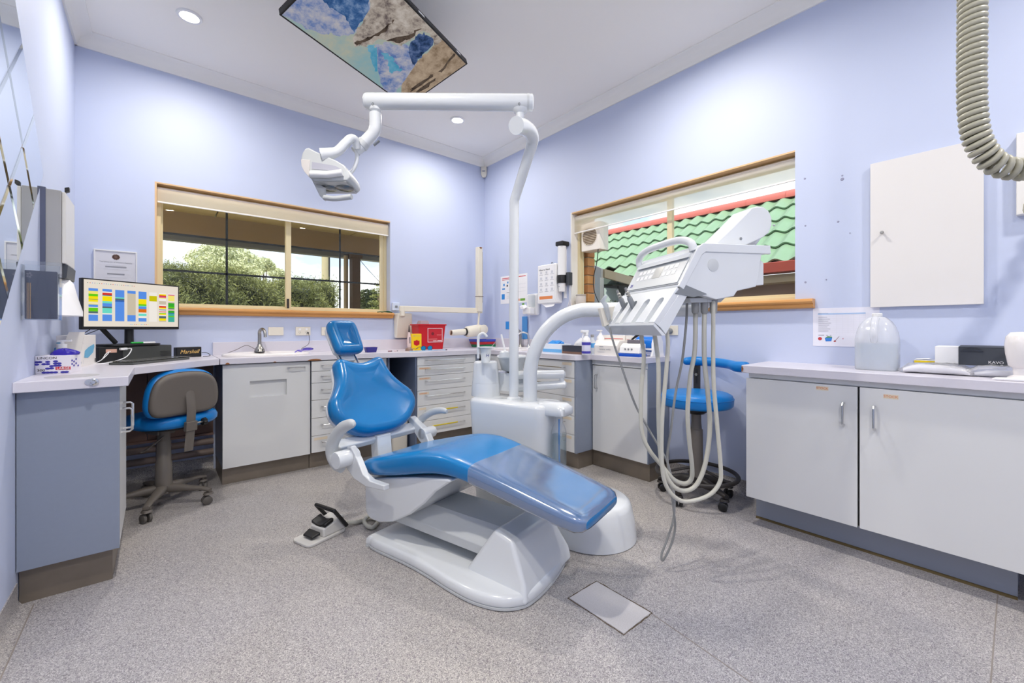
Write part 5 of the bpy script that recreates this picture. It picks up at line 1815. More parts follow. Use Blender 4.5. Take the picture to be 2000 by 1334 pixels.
obj('space_bar', G().prism([p, p + ku * .17, p + ku * .17 + kv * .018, p + kv * .018], up * .006), KK, kb_, smooth=False)
obj('dust_cover', G().prism([ka + ku * a + kv * b + up * .0205 for a, b in ((-.012, -.006), (KL + .012, -.004), (KL + .010, .145), (-.008, .142))], up * .0012), clear_mat('dust_cover', (226, 226, 222), rough=.1, body=.18, bump=.6, bscale=40), kb_, smooth=False)

spk = thing('speaker', 'small black speaker with gold script at the far end of the desk', 'speaker', onZ(363, 692, ZT))
s0, s1 = onZ(345, 699, ZT), onZ(394, 696.5, ZT)
su = Vector((s1.x - s0.x, s1.y - s0.y, 0))
sl = su.length
su.normalize()
sv = Vector((-su.y, su.x, 0))
obj('case', G().prism([s0 + su * a + sv * b for a, b in ((0, 0), (sl, 0), (sl, .05), (0, .05))], up * .074), DARK, spk, bevel=.005)
text('Marshall', .040, s0 + su * (sl * .5) + up * .040 - sv * .0004, su, up, mat('gold_script', (226, 186, 110), .4), spk, align='CENTER', squash=.9, shear=.35)
tag(obj('cable', lead([s1 + up * .03, s1 + su * .03 + up * .028, s1 + su * .055 + up * .012, s1 + su * .05 + up * .003, s1 + su * .0 + up * .003 - sv * .02], None, .0022), DARK, None), 'short black lead beside the small speaker', 'cable')

# glove box
gx0, gx1, gy0, gd = onZ(68.5, 731, ZT), onZ(138, 728.5, ZT), 0, .115
gu = Vector((gx1.x - gx0.x, gx1.y - gx0.y, 0))
gl_ = gu.length
gu.normalize()
gv = Vector((-gu.y, gu.x, 0))
gb = thing('glove_box', 'white glove box with blue dots and a red size band', 'glove box', gx0 + gu * .1)
GB = mat('glove_box_white', (232, 228, 234), .5)
GH = .083
obj('carton', G().prism([gx0 + gu * a + gv * b for a, b in ((0, 0), (gl_, 0), (gl_, gd), (0, gd))], up * GH), GB, gb, bevel=.001)
DOT = mat('indigo_dot', (64, 60, 162), .6)
dots = [(0.02, .66), (.13, .66), (.02, .53), (.245, .54), (.35, .66), (.35, .54), (.46, .42), (.57, .68), (.57, .56), (.67, .56), (.57, .44), (.67, .44), (.35, .29), (.46, .30), (.25, .06), (.35, .06), (.46, .06), (.57, .06), (.78, .07), (.88, .07)]
g = G()
for a, b in dots:
    c = gx0 + gu * (gl_ * max(a, .045)) + up * (GH * max(b, .07)) - gv * .0004
    g.loft([[c + gu * (math.cos(t_) * .0088) + up * (math.sin(t_) * .0048) - gv * e_ for t_ in np.linspace(0, 2 * PI, 14, endpoint=False)] for e_ in (0, .0004)])
for a, b in ((.12, .7), (.12, .5), (.3, .62), (.3, .4), (.5, .75), (.5, .5), (.7, .35)):
    c = gx0 + gu * (gl_ + .0004) + gv * (gd * a) + up * (GH * b)
    g.loft([[c + gv * (math.cos(t_) * .0075) + up * (math.sin(t_) * .005) + gu * e_ for t_ in np.linspace(0, 2 * PI, 12, endpoint=False)] for e_ in (0, .0004)])
obj('dot', g, DOT, gb, smooth=False, kind='stuff')
obj('red_band', G().obox(gx0 + gu * (gl_ * .57) + up * (GH * .20) - gv * .0010, gu * (gl_ * .43), gv * .0008, up * (GH * .17)), mat('band_red', (200, 40, 58), .5), gb, smooth=False)
text('LARGE', .0150, gx0 + gu * (gl_ * .60) + up * (GH * .285) - gv * .0012, gu, up, PAPER, gb, squash=1.0)
text('LINCON', .0150, gx0 + gu * (gl_ * .05) + up * (GH * .865) - gv * .0002, gu, up, BLACKPR, gb, squash=1.15)
text('300', .0150, gx0 + gu * (gl_ * .05) + up * (GH * .20) - gv * .0002, gu, up, BLACKPR, gb, squash=1.2)
random.seed(11)
cg = gx0 + gu * (gl_ * .66) + gv * (gd * .45) + up * GH
rings = []
for z, ra, rb in ((0, .045, .030), (.008, .046, .028), (.018, .036, .020), (.026, .018, .010), (.029, .004, .003)):
    rings.append([cg + gu * (ra * math.cos(t_) * (1 + .25 * math.sin(3 * t_ + z * 90))) + gv * (rb * math.sin(t_) * (1 + .2 * math.sin(4 * t_))) + up * (z + .004 * math.sin(5 * t_) * (z > 0)) for t_ in np.linspace(0, 2 * PI, 24, endpoint=False)])
tag(obj('nitrile_glove', G().loft(rings), mat('violet_nitrile', (48, 34, 160), .3), None), 'crumpled violet glove pulled from the dotted glove box', 'glove')

# mask box, second dark-dotted box, sanitiser, blue bottle
mb0, mb1 = onZ(153, 717.5, ZT), onZ(187, 710.5, ZT)
bu = Vector((mb1.x - mb0.x, mb1.y - mb0.y, 0))
bl = bu.length
bu.normalize()
bv = Vector((-bu.y, bu.x, 0))
mk = thing('mask_box', 'white face mask carton with a light blue mask picture on its front', 'carton', mb0 + bu * .05)
MH = .172
obj('carton', G().prism([mb0 + bu * a + bv * b for a, b in ((0, 0), (bl, 0), (bl, .085), (0, .085))], up * MH), mat('mask_box_white', (236, 232, 228), .55), mk, bevel=.001)
flat_print('printing', mb0, bu, up, [(.012, MH * .86, .060, MH * .885, 1), (.012, MH * .80, .055, MH * .82, 1), (.012, MH * .74, .08, MH * .748, 2), (.012, MH * .10, .022, MH * .20, 1), (.03, MH * .10, .045, MH * .16, 2), (.07, MH * .08, .074, MH * .2, 2), (bl - .02, MH * .08, bl - .006, MH * .2, 3)], [mat('mask_blue', (110, 178, 214), .6), GREYPR, PALEPR, BLACKPR], mk)
gm = G()
cm_ = mb0 + bu * (bl * .60) + up * (MH * .47) - bv * .0008
gm.prism([cm_ + bu * (a * 1.9) + up * (b * 1.1) for a, b in ((-.042, -.030), (-.012, -.034), (.030, -.010), (.042, .020), (.038, .034), (-.008, .020), (-.036, .004))], -bv * .0008)
obj('mask_picture', gm, MATS['mask_blue'], mk, smooth=False)
obj('blue_stripe', G().obox(mb0 + bv * .001 - bu * .0006 + up * (MH * .75), -bu * .0006, bv * .083, up * .006), MATS['mask_blue'], mk, smooth=False)
bc3 = onZ(116, 722, ZT)
sb = thing('sanitiser_bottle', 'clear pump bottle standing behind the dotted glove box', 'bottle', (bc3.x, bc3.y, ZT))
bq = Vector((bc3.x + .004, bc3.y + .06, ZT))
obj('bottle', G().lathe([(.028, 0), (.032, .004), (.032, .085), (.024, .10), (.013, .105), (.013, .112)], bq, n=24), BOTTLE, sb)
obj('pump_collar', G().lathe([(.017, .108), (.017, .128), (.008, .130), (.008, .142)], bq, n=18), WHITE, sb)
obj('pump_head', G().tube([bq + up * .142 - gu * .018, bq + up * .146 + gu * .034], .008, 8, flat=(up, .7)), WHITE, sb)
q = Vector((bq.x - .085, bq.y + .10, ZT))
bb_ = thing('blue_bottle', 'small pale blue bottle against the mirror wall behind the glove box', 'bottle', q)
q = Vector((max(q.x, XL + .022), q.y, ZT))
obj('body', G().lathe([(.016, 0), (.018, .004), (.018, .075), (.013, .085)], q, n=18), mat('pale_blue_bottle', (120, 176, 220), .3), bb_)
obj('cap', G().lathe([(.0135, .0855), (.0135, .105), (.011, .107)], q, n=18), mat('bottle_cap_blue', (96, 158, 210), .3), bb_)
dq = Vector((-.30, 3.42, ZT))
tw = tag(obj('leaflet_stand', G().prism([(-.415, 3.22, ZT), (-.33, 3.22, ZT), (-.30, 3.22, ZT + .19), (-.36, 3.22, ZT + .19)], (0, .012, 0)), mat('leaflet_white', (226, 222, 214), .6), None), 'plain off-white leaflet stand leaning at the mirror wall behind the mask carton', 'leaflet stand')

# ------------------------------------------------------------------ basin area
bs = thing('hand_basin', 'white oval hand basin set into the worktop under the back window', 'basin', (.66, 3.80, ZT))
c = Vector((.665, 3.795, ZT))
def oval(rx_, ry_, z):
    return [c + Vector((rx_ * math.cos(t_), ry_ * math.sin(t_), z)) for t_ in np.linspace(0, 2 * PI, 48, endpoint=False)]
g = G().loft([oval(.30, .225, .0005), oval(.302, .227, .012), oval(.292, .217, .022), oval(.27, .197, .022), oval(.25, .18, .012), oval(.20, .14, .004), oval(.08, .06, .002)])
obj('bowl', g, mat('basin_white', (236, 232, 230), .12), bs, angle=60)
obj('waste', G().lathe([(.022, .0022), (.022, .006), (.012, .006)], c, n=20), CHROME, bs)
tp = onY(507, 686, 3.98)
ta = thing('basin_tap', 'chrome swan-neck tap behind the oval hand basin', 'tap', (tp.x, 3.98, ZT + .02))
tb = Vector((tp.x, 3.98, ZT + .0225))
obj('base', G().lathe([(.040, 0), (.036, .014), (.028, .03), (.020, .04), (.016, .06)], tb, n=24), STEEL, ta)
obj('spout', G().tube(smooth_path([tb + up * .05, tb + up * .12, tb + Vector((0, -.008, .165)), tb + Vector((.012, -.045, .182)), tb + Vector((.022, -.085, .160)), tb + Vector((.024, -.095, .118))], 6), [float(v) for v in np.interp(np.linspace(0, 1, 31), [0, .6, 1], [.0135, .0125, .011])], 14), STEEL, ta)
for dx in (-.014, .016):
    obj('sensor_eye', G().lathe([(.006, 0), (.006, .002)], tb + Vector((dx, -.0365, .012)), (0, -1, .35), 10), DARK, ta)
obj('cable', lead([tb + Vector((-.03, .0, .02)), tb + Vector((-.09, .02, .05)), tb + Vector((-.16, .04, .015)), tb + Vector((-.24, .06, -.018))], None, .0022), mat('grey_lead', (110, 104, 104), .5), ta)


def outlet(px0, py0, px1, py1, y, label, kind):
    a, b = onY(px0, py0, y), onY(px1, py1, y)
    x0, x1, z0_, z1_ = a.x, b.x, b.z, a.z
    o_ = thing('wall_socket', label, 'socket', ((x0 + x1) / 2, y - .005, z0_))
    obj('plate', G().box(x0, x1, y - .010, y, z0_, z1_), CREAM, o_, bevel=.003)
    if kind:
        w_ = x1 - x0
        for k in (.27, .73):
            obj('rocker', G().lathe([(.010, 0), (.010, .0025)], (x0 + w_ * k, y - .010, z0_ + (z1_ - z0_) * .72), (0, -1, 0), 16), WHITE, o_)
            cx = x0 + w_ * k
            zz = z0_ + (z1_ - z0_) * .32
            for dx, dz, an in ((-.007, .005, .5), (.007, .005, -.5), (0, -.007, 0)):
                d_ = Vector((math.sin(an), 0, math.cos(an)))
                p_ = Vector((cx + dx, y - .0104, zz + dz))
                e_ = Vector((d_.z, 0, -d_.x))
                obj('pin_slot', G().prism([p_ - d_ * .005 - e_ * .0012, p_ + d_ * .005 - e_ * .0012, p_ + d_ * .005 + e_ * .0012, p_ - d_ * .005 + e_ * .0012], (0, .0006, 0)), GREYP, o_, smooth=False)
    return o_


outlet(523.5, 639, 553.5, 655, YB, 'blank cream wall plate nearest the basin tap', 0)
outlet(577, 638.5, 606, 655, YB, 'cream double power point with a thin black lead plugged in', 1)
outlet(627.5, 639, 655, 655, YB, 'blank cream wall plate partly behind the chair headrest', 0)
outlet(764, 699, 787, 712, 4.05, 'grey power point inside the open niche', 1)
c0 = onY(601, 650, YB - .012)
pg = thing('charging_glasses', 'violet protective glasses on the worktop hanging on a thin black lead', 'glasses', (onZ(600, 684, ZT).x, 3.9, ZT))
pq = Vector((onY(592, 690, 3.80).x + .01, 3.86, ZT + .012))
obj('plug', G().lathe([(.006, 0), (.006, .018)], c0, (0, -1, 0), 10), DARK, pg)
obj('lead', lead([c0 + Vector((0, -.018, 0)), c0 + Vector((.006, -.03, -.04)), c0 + Vector((-.01, -.06, -.10)), pq + Vector((.0, .02, .03)), pq + Vector((0, 0, .012))], None, .002), DARK, pg)
VIO = mat('violet_clear', (104, 84, 196), .25)
obj('frame', G().tube([pq + Vector((-.06, .0, -.002)), pq + Vector((-.04, -.01, .016)), pq + Vector((0, 0, .016)), pq + Vector((.06, .01, .020)), pq + Vector((.09, .02, .024))], .0042, 8), VIO, pg)
obj('temple', G().tube([pq + Vector((-.04, -.01, .012)), pq + Vector((-.0, -.05, .0)), pq + Vector((.01, -.08, -.009))], .003, 8), VIO, pg)
obj('lens', G().loft([[pq + Vector((.045 + .045 * math.cos(t_), .012, .024 + .012 * math.sin(t_))) + Vector((0, e_, 0)) for t_ in np.linspace(0, 2 * PI, 16, endpoint=False)] for e_ in (0, .002)]), clear_mat('violet_lens', (170, 160, 230), body=.2, bodyrgb=(130, 110, 210)), pg)

# violet tray, small red-capped things
vt = onZ(722, 686, ZT)
vc = Vector((onY(724, 680, 3.68).x, 3.68, ZT))
tag(obj('small_tray', G().loft([[vc + Vector((a, b, z)) for a, b in rrect(w1, w1 * .75, .015)] for z, w1 in ((.0, .085), (.045, .105), (.045, .095), (.006, .078))]), mat('indigo_tray', (48, 44, 128), .35), None, bevel=.001), 'small indigo plastic tub on the worktop behind the headrest', 'tub')
lq = onZ(752, 686, ZT)
for k in range(2):
    c = Vector((1.60 + k * .05, 3.66 - k * .01, ZT + .0045))
    lt = tag(obj('lip_balm', G().tube([c, c + Vector((.03, .004, 0))], .0045, 8), [mat('maroon_tube', (120, 50, 62), .4), mat('pale_pink_tube', (220, 196, 200), .4)][k], None), ['tiny maroon tube lying on the worktop beside the indigo tub', 'tiny pale pink tube lying on the worktop'][k], 'tube')
    obj('cap', G().tube([c + Vector((.031, .004, 0)), c + Vector((.039, .005, 0))], .0042, 8), DARK, lt)

# ------------------------------------------------------------------ x-ray arm on the back wall
XC = mat('xray_cream', (228, 222, 206), .4)
xr = thing('xray_arm', 'cream wall-mounted x-ray arm with tube head hanging over the worktop', 'x-ray unit', (1.93, YB, 1.0))
a_, b__ = onY(769, 612, YB), onY(800, 660, YB)
obj('wall_bracket', G().loft([[(a_.x + .002, YB - .002, b__.z), (a_.x + .002, YB - .05, b__.z), (b__.x + .015, YB - .05, b__.z + .0), (b__.x + .015, YB - .002, b__.z)], [(a_.x - .006, YB - .002, a_.z), (a_.x, YB - .10, a_.z), (b__.x - .02, YB - .10, a_.z), (b__.x - .01, YB - .002, a_.z)]]), XC, xr, bevel=.014, seg=3)
pA, pB = onY(786, 603, 4.00), onY(938, 607, 3.83)
obj('arm_post', G().cyl(Vector((pA.x, pA.y, 1.24)), pA + Vector((0, 0, .02)), .026), XC, xr)
dv_ = (pB - pA).normalized()
obj('horizontal_arm', G().prism([pA - dv_ * .03 + Vector((0, 0, z)) + Vector((dv_.y, -dv_.x, 0)) * s for z, s in ((-.028, -.02), (.028, -.02), (.028, .02), (-.028, .02))], pB - pA + dv_ * .05), XC, xr, bevel=.005)
pC = onY(936, 483, 3.82)
pB2 = Vector((onY(936, 600, 3.82).x, 3.82, onY(936, 609, 3.82).z))
obj('upright_arm', G().prism([pB2 + Vector((a, b, 0)) for a, b in ((-.032, -.03), (.026, -.03), (.026, .03), (-.032, .03))], (0, 0, pC.z - pB2.z)), XC, xr, bevel=.005)
obj('upright_lining', G().box(pB2.x + .0262, pB2.x + .034, 3.80, 3.84, pB2.z + .10, pC.z - .05), mat('dark_seam', (88, 62, 52), .6), xr, smooth=False)
obj('joint_line', G().box(pB2.x - .034, pB2.x + .034, 3.786, 3.853, pB2.z + .165, pB2.z + .170), MATS['dark_seam'], xr, smooth=False)
obj('broken_cap', G().prism([(pB2.x - .02, 3.788, pC.z - .004), (pB2.x, 3.788, pC.z - .024), (pB2.x + .018, 3.788, pC.z - .006), (pB2.x, 3.788, pC.z + .001)], (0, .01, 0)), mat('rust_brown', (120, 70, 40), .7), xr, smooth=False)
obj('drop_rod', G().cyl(pB2 + Vector((0, 0, .005)), onY(934, 636, 3.82), .011), XC, xr)
hd0, hd1 = onY(936, 645, 3.82), onY(913, 648, 3.80)
obj('tube_head', G().tube([hd0 + Vector((.04, .0, .004)), hd0 + Vector((.02, 0, .002)), hd0, hd1, hd1 - Vector((.02, 0, .0))], [.03, .058, .064, .060, .044], 20), XC, xr, angle=60)
obj('yoke_disc', G().lathe([(.05, 0), (.05, .02), (.03, .026)], hd0 + Vector((.012, -.06, .01)), (0, -1, 0), 24), XC, xr)
cz0, cz1 = onY(908, 648, 3.79), onY(881, 650, 3.76)
obj('collar', G().tube([cz0 + Vector((.012, 0, 0)), cz0 - Vector((.004, 0, 0))], .040, 20), DARK, xr)
obj('cone', G().tube([cz0, cz1], [.033, .030], 20), XC, xr)
obj('cone_mouth', G().tube([cz1, cz1 - Vector((.0015, 0, 0))], .022, 16), mat('cone_brown', (96, 74, 58), .7), xr)
a = onY(770, 600, YB)
rb = thing('control_box', 'small white isolator switch beside the x-ray bracket', 'switch', (a.x, YB, a.z))
obj('case', G().box(a.x - .03, a.x + .045, YB - .03, YB, a.z - .035, a.z + .045), mat('pale_blue_white', (210, 220, 238), .4), rb, bevel=.004)
obj('toggle', G().box(a.x - .004, a.x + .02, YB - .036, YB - .03, a.z - .004, a.z + .016), GREYP, rb)
gs = thing('garden_twine', 'dark green twine lying on the end of the timber window sill', 'twine', onY(755, 605, 4.09))
gq = Vector((1.70, 4.085, BW[2] + .012))
obj('strand', G().tube(smooth_path([gq + Vector((-.03, 0, 0)), gq + Vector((.0, -.012, .004)), gq + Vector((.03, .006, .004)), gq + Vector((.055, -.01, .008)), gq + Vector((.085, 0, .012)), gq + Vector((.11, -.012, .004)), gq + Vector((.13, .004, .0))], 5), .0045, 8), mat('dark_green', (24, 84, 52), .6), gs)
obj('strand', G().tube(smooth_path([gq + Vector((.02, .012, 0)), gq + Vector((.05, .012, .006)), gq + Vector((.09, -.014, .002)), gq + Vector((.12, .012, .003))], 5), .004, 8), MATS['dark_green'], gs)

# ------------------------------------------------------------------ sharps and clutter on the back worktop
rs0, rs1 = onZ(822, 682, ZT), onZ(868, 681, ZT)
ry = 3.80
rx0, rx1 = onY(821, 660, ry).x, onY(865, 660, ry).x
rx0t, rx1t = onY(814.5, 640, ry).x, onY(871, 640, ry).x
rh = onY(840, 633, ry).z - ZT
sh = thing('sharps_container', 'large red sharps container with a white warning label', 'sharps container', ((rx0 + rx1) / 2, ry, ZT))
obj('bin', G().loft([[(rx0, ry, ZT), (rx1, ry, ZT), (rx1, ry + .14, ZT), (rx0, ry + .14, ZT)], [(rx0t + .012, ry - .008, ZT + rh), (rx1t - .006, ry - .008, ZT + rh), (rx1t - .006, ry + .15, ZT + rh), (rx0t + .012, ry + .15, ZT + rh)]]), RED, sh, bevel=.006, seg=3)
obj('rim', G().box(rx0t, rx1t, ry - .014, ry + .156, ZT + rh - .014, ZT + rh), RED, sh, bevel=.003)
obj('lid', G().loft([[(rx0t + .05, ry + .02, ZT + rh), (rx0t + .15, ry + .02, ZT + rh), (rx0t + .15, ry + .11, ZT + rh), (rx0t + .05, ry + .11, ZT + rh)], [(rx0t + .06, ry + .03, ZT + rh + .035), (rx0t + .14, ry + .03, ZT + rh + .035), (rx0t + .14, ry + .10, ZT + rh + .035), (rx0t + .06, ry + .10, ZT + rh + .035)]]), clear_mat('frosted_lid', (250, 236, 236), rough=.2, body=.4, bodyrgb=(244, 224, 224)), sh, bevel=.004)
lw = rx1 - rx0
lo_ = Vector((rx0 + lw * .30, ry - .0092, ZT + rh * .28))
obj('label', flat_g := G().box(lo_.x, lo_.x + lw * .66, ry - .0085, ry - .0075, lo_.z, lo_.z + rh * .56), PAPER, sh, smooth=False)
obj('label_field', G().box(lo_.x + .005, lo_.x + lw * .66 - .005, ry - .0089, ry - .0085, lo_.z + .005, lo_.z + rh * .56 - .005), mat('label_red', (190, 30, 44), .5), sh, smooth=False)
flat_print('printing', Vector((lo_.x, ry - .009, lo_.z)), (1, 0, 0), (0, 0, 1), [(.012, .02, lw * .40, .024, 0), (.012, .03, lw * .42, .036, 0), (lw * .40, .075, lw * .62, .078, 0), (lw * .40, .066, lw * .60, .069, 0), (.06, .012, .10, .016, 1), (lw * .42, .012, lw * .62, .018, 1)], [mat('pale_red', (226, 120, 120), .6), PAPER], sh)
obj('biohazard_mark', G().lathe([(.016, 0), (.016, .0005)], (lo_.x + lw * .22, ry - .0089, lo_.z + rh * .34), (0, -1, 0), 18).lathe([(.007, 0), (.007, .0009)], (lo_.x + lw * .22, ry - .0089, lo_.z + rh * .34), (0, -1, 0), 10), mat('mark_dark_red', (120, 24, 34), .6), sh)
yy = 3.70
yx0, yx1 = onY(804, 670, yy).x, onY(823.5, 670, yy).x
yh = onY(812, 652, yy).z - ZT
ys = thing('sharps_box', 'small yellow sharps box with a red shield print', 'sharps container', ((yx0 + yx1) / 2, yy, ZT))
obj('box', G().box(yx0, yx1, yy, yy + .06, ZT, ZT + yh), YELLOW, ys, bevel=.004)
cx_ = (yx0 + yx1) / 2
obj('shield', G().prism([(cx_ + a, yy - .0006, ZT + yh * .44 + b) for a, b in ((-.030, .024), (-.018, .022), (0, .030), (.018, .022), (.030, .024), (.030, -.012), (0, -.028), (-.030, -.012))], (0, .0006, 0)), RED, ys, smooth=False)
flat_print('printing', (yx0, yy, ZT), (1, 0, 0), (0, 0, 1), [(.012, yh * .86, .04, yh * .89, 0), (.045, yh * .86, yx1 - yx0 - .012, yh * .875, 0), (.015, .016, .03, .022, 0), (.05, .016, .065, .022, 0)], [GREYPR], ys)
by_ = 3.95
bxx = onY(806, 650, by_).x
bo_ = thing('charger', 'black plug-in charger on the wall behind the yellow sharps box', 'charger', (bxx, YB - .03, 1.03))
obj('body', G().box(bxx - .0, bxx + .055, YB - .05, YB, 1.035, 1.12), DARK, bo_, bevel=.006)
obj('pin_base', G().box(bxx + .012, bxx + .04, YB - .056, YB - .05, 1.05, 1.075), CHAR, bo_)
tx = onY(799, 660, 3.66).x
tcu = thing('curing_light', 'slim pale pink curing light with dark tip standing in its base', 'curing light', (tx, 3.66, ZT))
tq = Vector((tx, 3.66, ZT))
PNK = mat('pale_pink_handpiece', (224, 200, 194), .3)
obj('base', G().lathe([(.036, 0), (.034, .018), (.022, .028), (.020, .032)], tq, n=22), mat('base_brown', (140, 116, 104), .4), tcu)
obj('body', G().lathe([(.014, .032), (.019, .06), (.018, .12), (.013, .15), (.010, .175)], tq, n=18), PNK, tcu)
obj('button_strip', G().box(tx - .004, tx + .004, 3.66 - .0195, 3.66 - .015, ZT + .07, ZT + .13), DARK, tcu, bevel=.002)
obj('tip', G().tube([tq + up * .175, tq + up * .215, tq + Vector((.0, 0, .24))], [.007, .005, .003], 10), DARK, tcu)
sg = thing('sunglasses', 'blue mirrored glasses lying in front of the red sharps container', 'glasses', (onZ(835, 683, ZT).x, 3.60, ZT))
gq = Vector((onY(834, 678, 3.60).x, 3.60, ZT))
BLM = mat('blue_mirror_lens', (40, 160, 220), .08, metal=.6)
SGF = mat('glasses_frame', (40, 44, 74), .35)
for sgn in (-1, 1):
    cl_ = gq + Vector((sgn * .034, 0, .024))
    obj('lens', G().loft([[cl_ + Vector((.025 * math.cos(t_), .006 * abs(math.cos(t_)) + e_, .020 * math.sin(t_))) for t_ in np.linspace(0, 2 * PI, 20, endpoint=False)] for e_ in (0, .002)]), BLM, sg)
    obj('rim', G().tube([cl_ + Vector((.026 * math.cos(t_), .006 * abs(math.cos(t_)), .021 * math.sin(t_))) for t_ in np.linspace(0, 2 * PI, 21)], .0024, 6), SGF, sg)
    obj('temple', G().tube([cl_ + Vector((sgn * .026, .004, .012)), cl_ + Vector((sgn * .034, .03, .012)), cl_ + Vector((sgn * .03, .12, -.016))], .0024, 6), SGF, sg)
obj('bridge', G().tube([gq + Vector((-.010, 0, .032)), gq + Vector((0, -.002, .036)), gq + Vector((.010, 0, .032))], .0026, 6), SGF, sg)
pn0, pn1 = Vector((onY(800, 683, 3.52).x, 3.52, ZT + .004)), Vector((onY(870, 684, 3.56).x, 3.56, ZT + .004))
tb_ = tag(obj('toothbrush', G().tube([pn0, pn0.lerp(pn1, .3), pn0.lerp(pn1, .85), pn1], [.004, .0038, .003, .004], 8), mat('pale_blue_handle', (166, 204, 232), .3), None), 'pale blue brush with dark tip lying along the worktop edge', 'brush')
obj('tip', G().tube([pn1, pn1 + Vector((.018, .002, 0))], .005, 8), CHAR, tb_)
rbn = thing('waste_bin', 'white pedal bin with a lilac liner standing in the niche', 'bin', (1.655, 3.62, 0))
obj('bin', G().loft([[Vector((1.657 + a, 3.635 + b, z)) for a, b in rrect(.165 * k, .22 * k, .03)] for z, k in ((0.0, .94), (.43, 1.0))]), CREAM, rbn, angle=50)
obj('liner', G().loft([[Vector((1.657 + a, 3.635 + b, z)) for a, b in rrect(.172 * k, .228 * k, .03)] for z, k in ((.385, 1.0), (.40, 1.03), (.432, 1.0), (.436, .9))]), mat('lilac_liner', (178, 160, 232), .5), rbn, angle=50)
obj('lid', G().loft([[Vector((1.657 + a, 3.635 + b, z)) for a, b in rrect(.166 * k, .222 * k, .03)] for z, k in ((.437, 1.0), (.452, .97), (.458, .85))]), WHITE, rbn, angle=50)

# cup and stack of trays by the treatment tower
cu_ = onZ(948, 694, .900) if False else tc0 + Vector((.03, .01, .901))
cupc = at(948.5, 693, 2.62)
cup = thing('paper_cup', 'white paper cup with a small blue mark on the spittoon tower', 'cup', Vector((cupc.x, cupc.y, .901)))
cupc = Vector((cupc.x, cupc.y, .901))
obj('cup', G().lathe([(.026, 0), (.030, .03), (.037, .088), (.0395, .090), (.0395, .093), (.036, .092), (.028, .02), (.02, .012)], cupc, n=28), mat('cup_white', (240, 240, 234), .5, sss=.05), cup, angle=50)
obj('rim_plate', G().lathe([(.055, .0935), (.058, .096), (.050, .097), (.036, .0945)], cupc, n=28), WHITE, cup)
vd = (Vector((0, 0, 0)) - cupc)
vd.z = 0
vd.normalize()
text('H', .026, cupc + vd * .0345 + up * .045 + Vector((.7672, -.6415, 0)) * .012, Vector((-vd.y, vd.x, 0)), up, BLUEPR if False else mat('navy_mark', (44, 56, 130), .6), cup, align='CENTER', lift=.002)
ty = 3.86
for k, (nm, cc_, zz) in enumerate((('green', (30, 128, 84), 0), ('red', (190, 40, 54), .030), ('blue', (66, 84, 190), .060))):
    x0 = onY(938 - k * 2, 670, ty).x
    tr_ = tag(obj('instrument_tray', G().loft([[Vector((x0 + .16 + a, ty + .09 + b, ZT + zz + z)) for a, b in rrect(.34 * q_, .19 * q_, .02)] for z, q_ in ((0.0005, .95), (.026, 1.0), (.0285, 1.0), (.0285, .94), (.006, .90))]), mat('tray_' + nm, cc_, .4), None), ['green instrument tray at the bottom of the coloured stack', 'red instrument tray in the middle of the coloured stack', 'blue instrument tray on top of the coloured stack'][k], 'tray', 'instrument trays in the corner')

# ------------------------------------------------------------------ wall things along the window wall
po = thing('poster', 'white poster with red heading and blue sketches behind the lamp post', 'poster', (XR, 3.56, 1.39))
Pa, Pb = onX(978, 540, XR), onX(1030, 590, XR)
pw_ = Pa.y - Pb.y
ph_ = .31
pz0 = 1.39
obj('sheet', G().box(XR - .0018, XR, Pb.y, Pa.y, pz0, pz0 + ph_), PAPER, po, smooth=False)
flat_print('printing', (XR - .0018, Pa.y, pz0), (0, -1, 0), (0, 0, 1), [(.03, ph_ - .03, .20, ph_ - .022, 0), (.03, ph_ - .045, .16, ph_ - .040, 0), (.26, ph_ - .03, .43, ph_ - .022, 0), (.03, .16, .08, .175, 1), (.05, .20, .075, .225, 1), (.11, .19, .13, .21, 2), (.12, .225, .14, .245, 1), (.02, .05, .075, .11, 1), (.11, .12, .16, .124, 2), (.11, .08, .17, .083, 3), (.11, .06, .17, .063, 3), (.27, .20, .43, .202, 3), (.27, .16, .43, .162, 3), (.27, .12, .43, .122, 3), (.27, .02, .33, .045, 4), (.34, .02, .42, .045, 5)], [REDPR, BLUEPR, BLACKPR, PALEPR, ORPR, mat('green_print', (110, 160, 60), .7)], po)
hy = thing('hygiene_dispenser', 'white wall dispenser carrying a hand rub instruction sheet with an orange band', 'dispenser', (XR, 3.03, 1.32))
Ha, Hb = onX(1049.5, 520, XR - .10), onX(1085, 600, XR - .10)
obj('body', G().box(XR - .10, XR, Hb.y, Ha.y, 1.355, 1.735), WHITE, hy, bevel=.012, seg=3)
hw_ = Ha.y - Hb.y
shx = XR - .1006
flat = obj('sheet', G().box(shx - .001, shx, Hb.y + .012, Ha.y - .012, 1.385, 1.725), PAPER, hy, smooth=False)
rr_ = [(.02, .012, hw_ - .05, .042, 0)]
for r_ in range(4):
    for c_ in range(3):
        x = .02 + c_ * .075
        rr_.append((x, .085 + r_ * .055, x + .05, .088 + r_ * .055, 1))
        rr_.append((x + .012, .095 + r_ * .055, x + .036, .118 + r_ * .055, 2))
flat_print('printing', (shx - .001, Ha.y - .012, 1.385), (0, -1, 0), (0, 0, 1), rr_, [ORPR, GREYPR, PALEPR], hy)
text('How to Hand', .026, (shx - .001, Ha.y - .03, 1.685), (0, -1, 0), (0, 0, 1), BLACKPR, hy)
obj('clip', G().tube([Vector((XR - .05, (Ha.y + Hb.y) / 2 - .03 + .01 * math.cos(t_), 1.745 + .012 * math.sin(t_))) for t_ in np.linspace(0, 2 * PI, 15)], .003, 6), CHAR, hy)
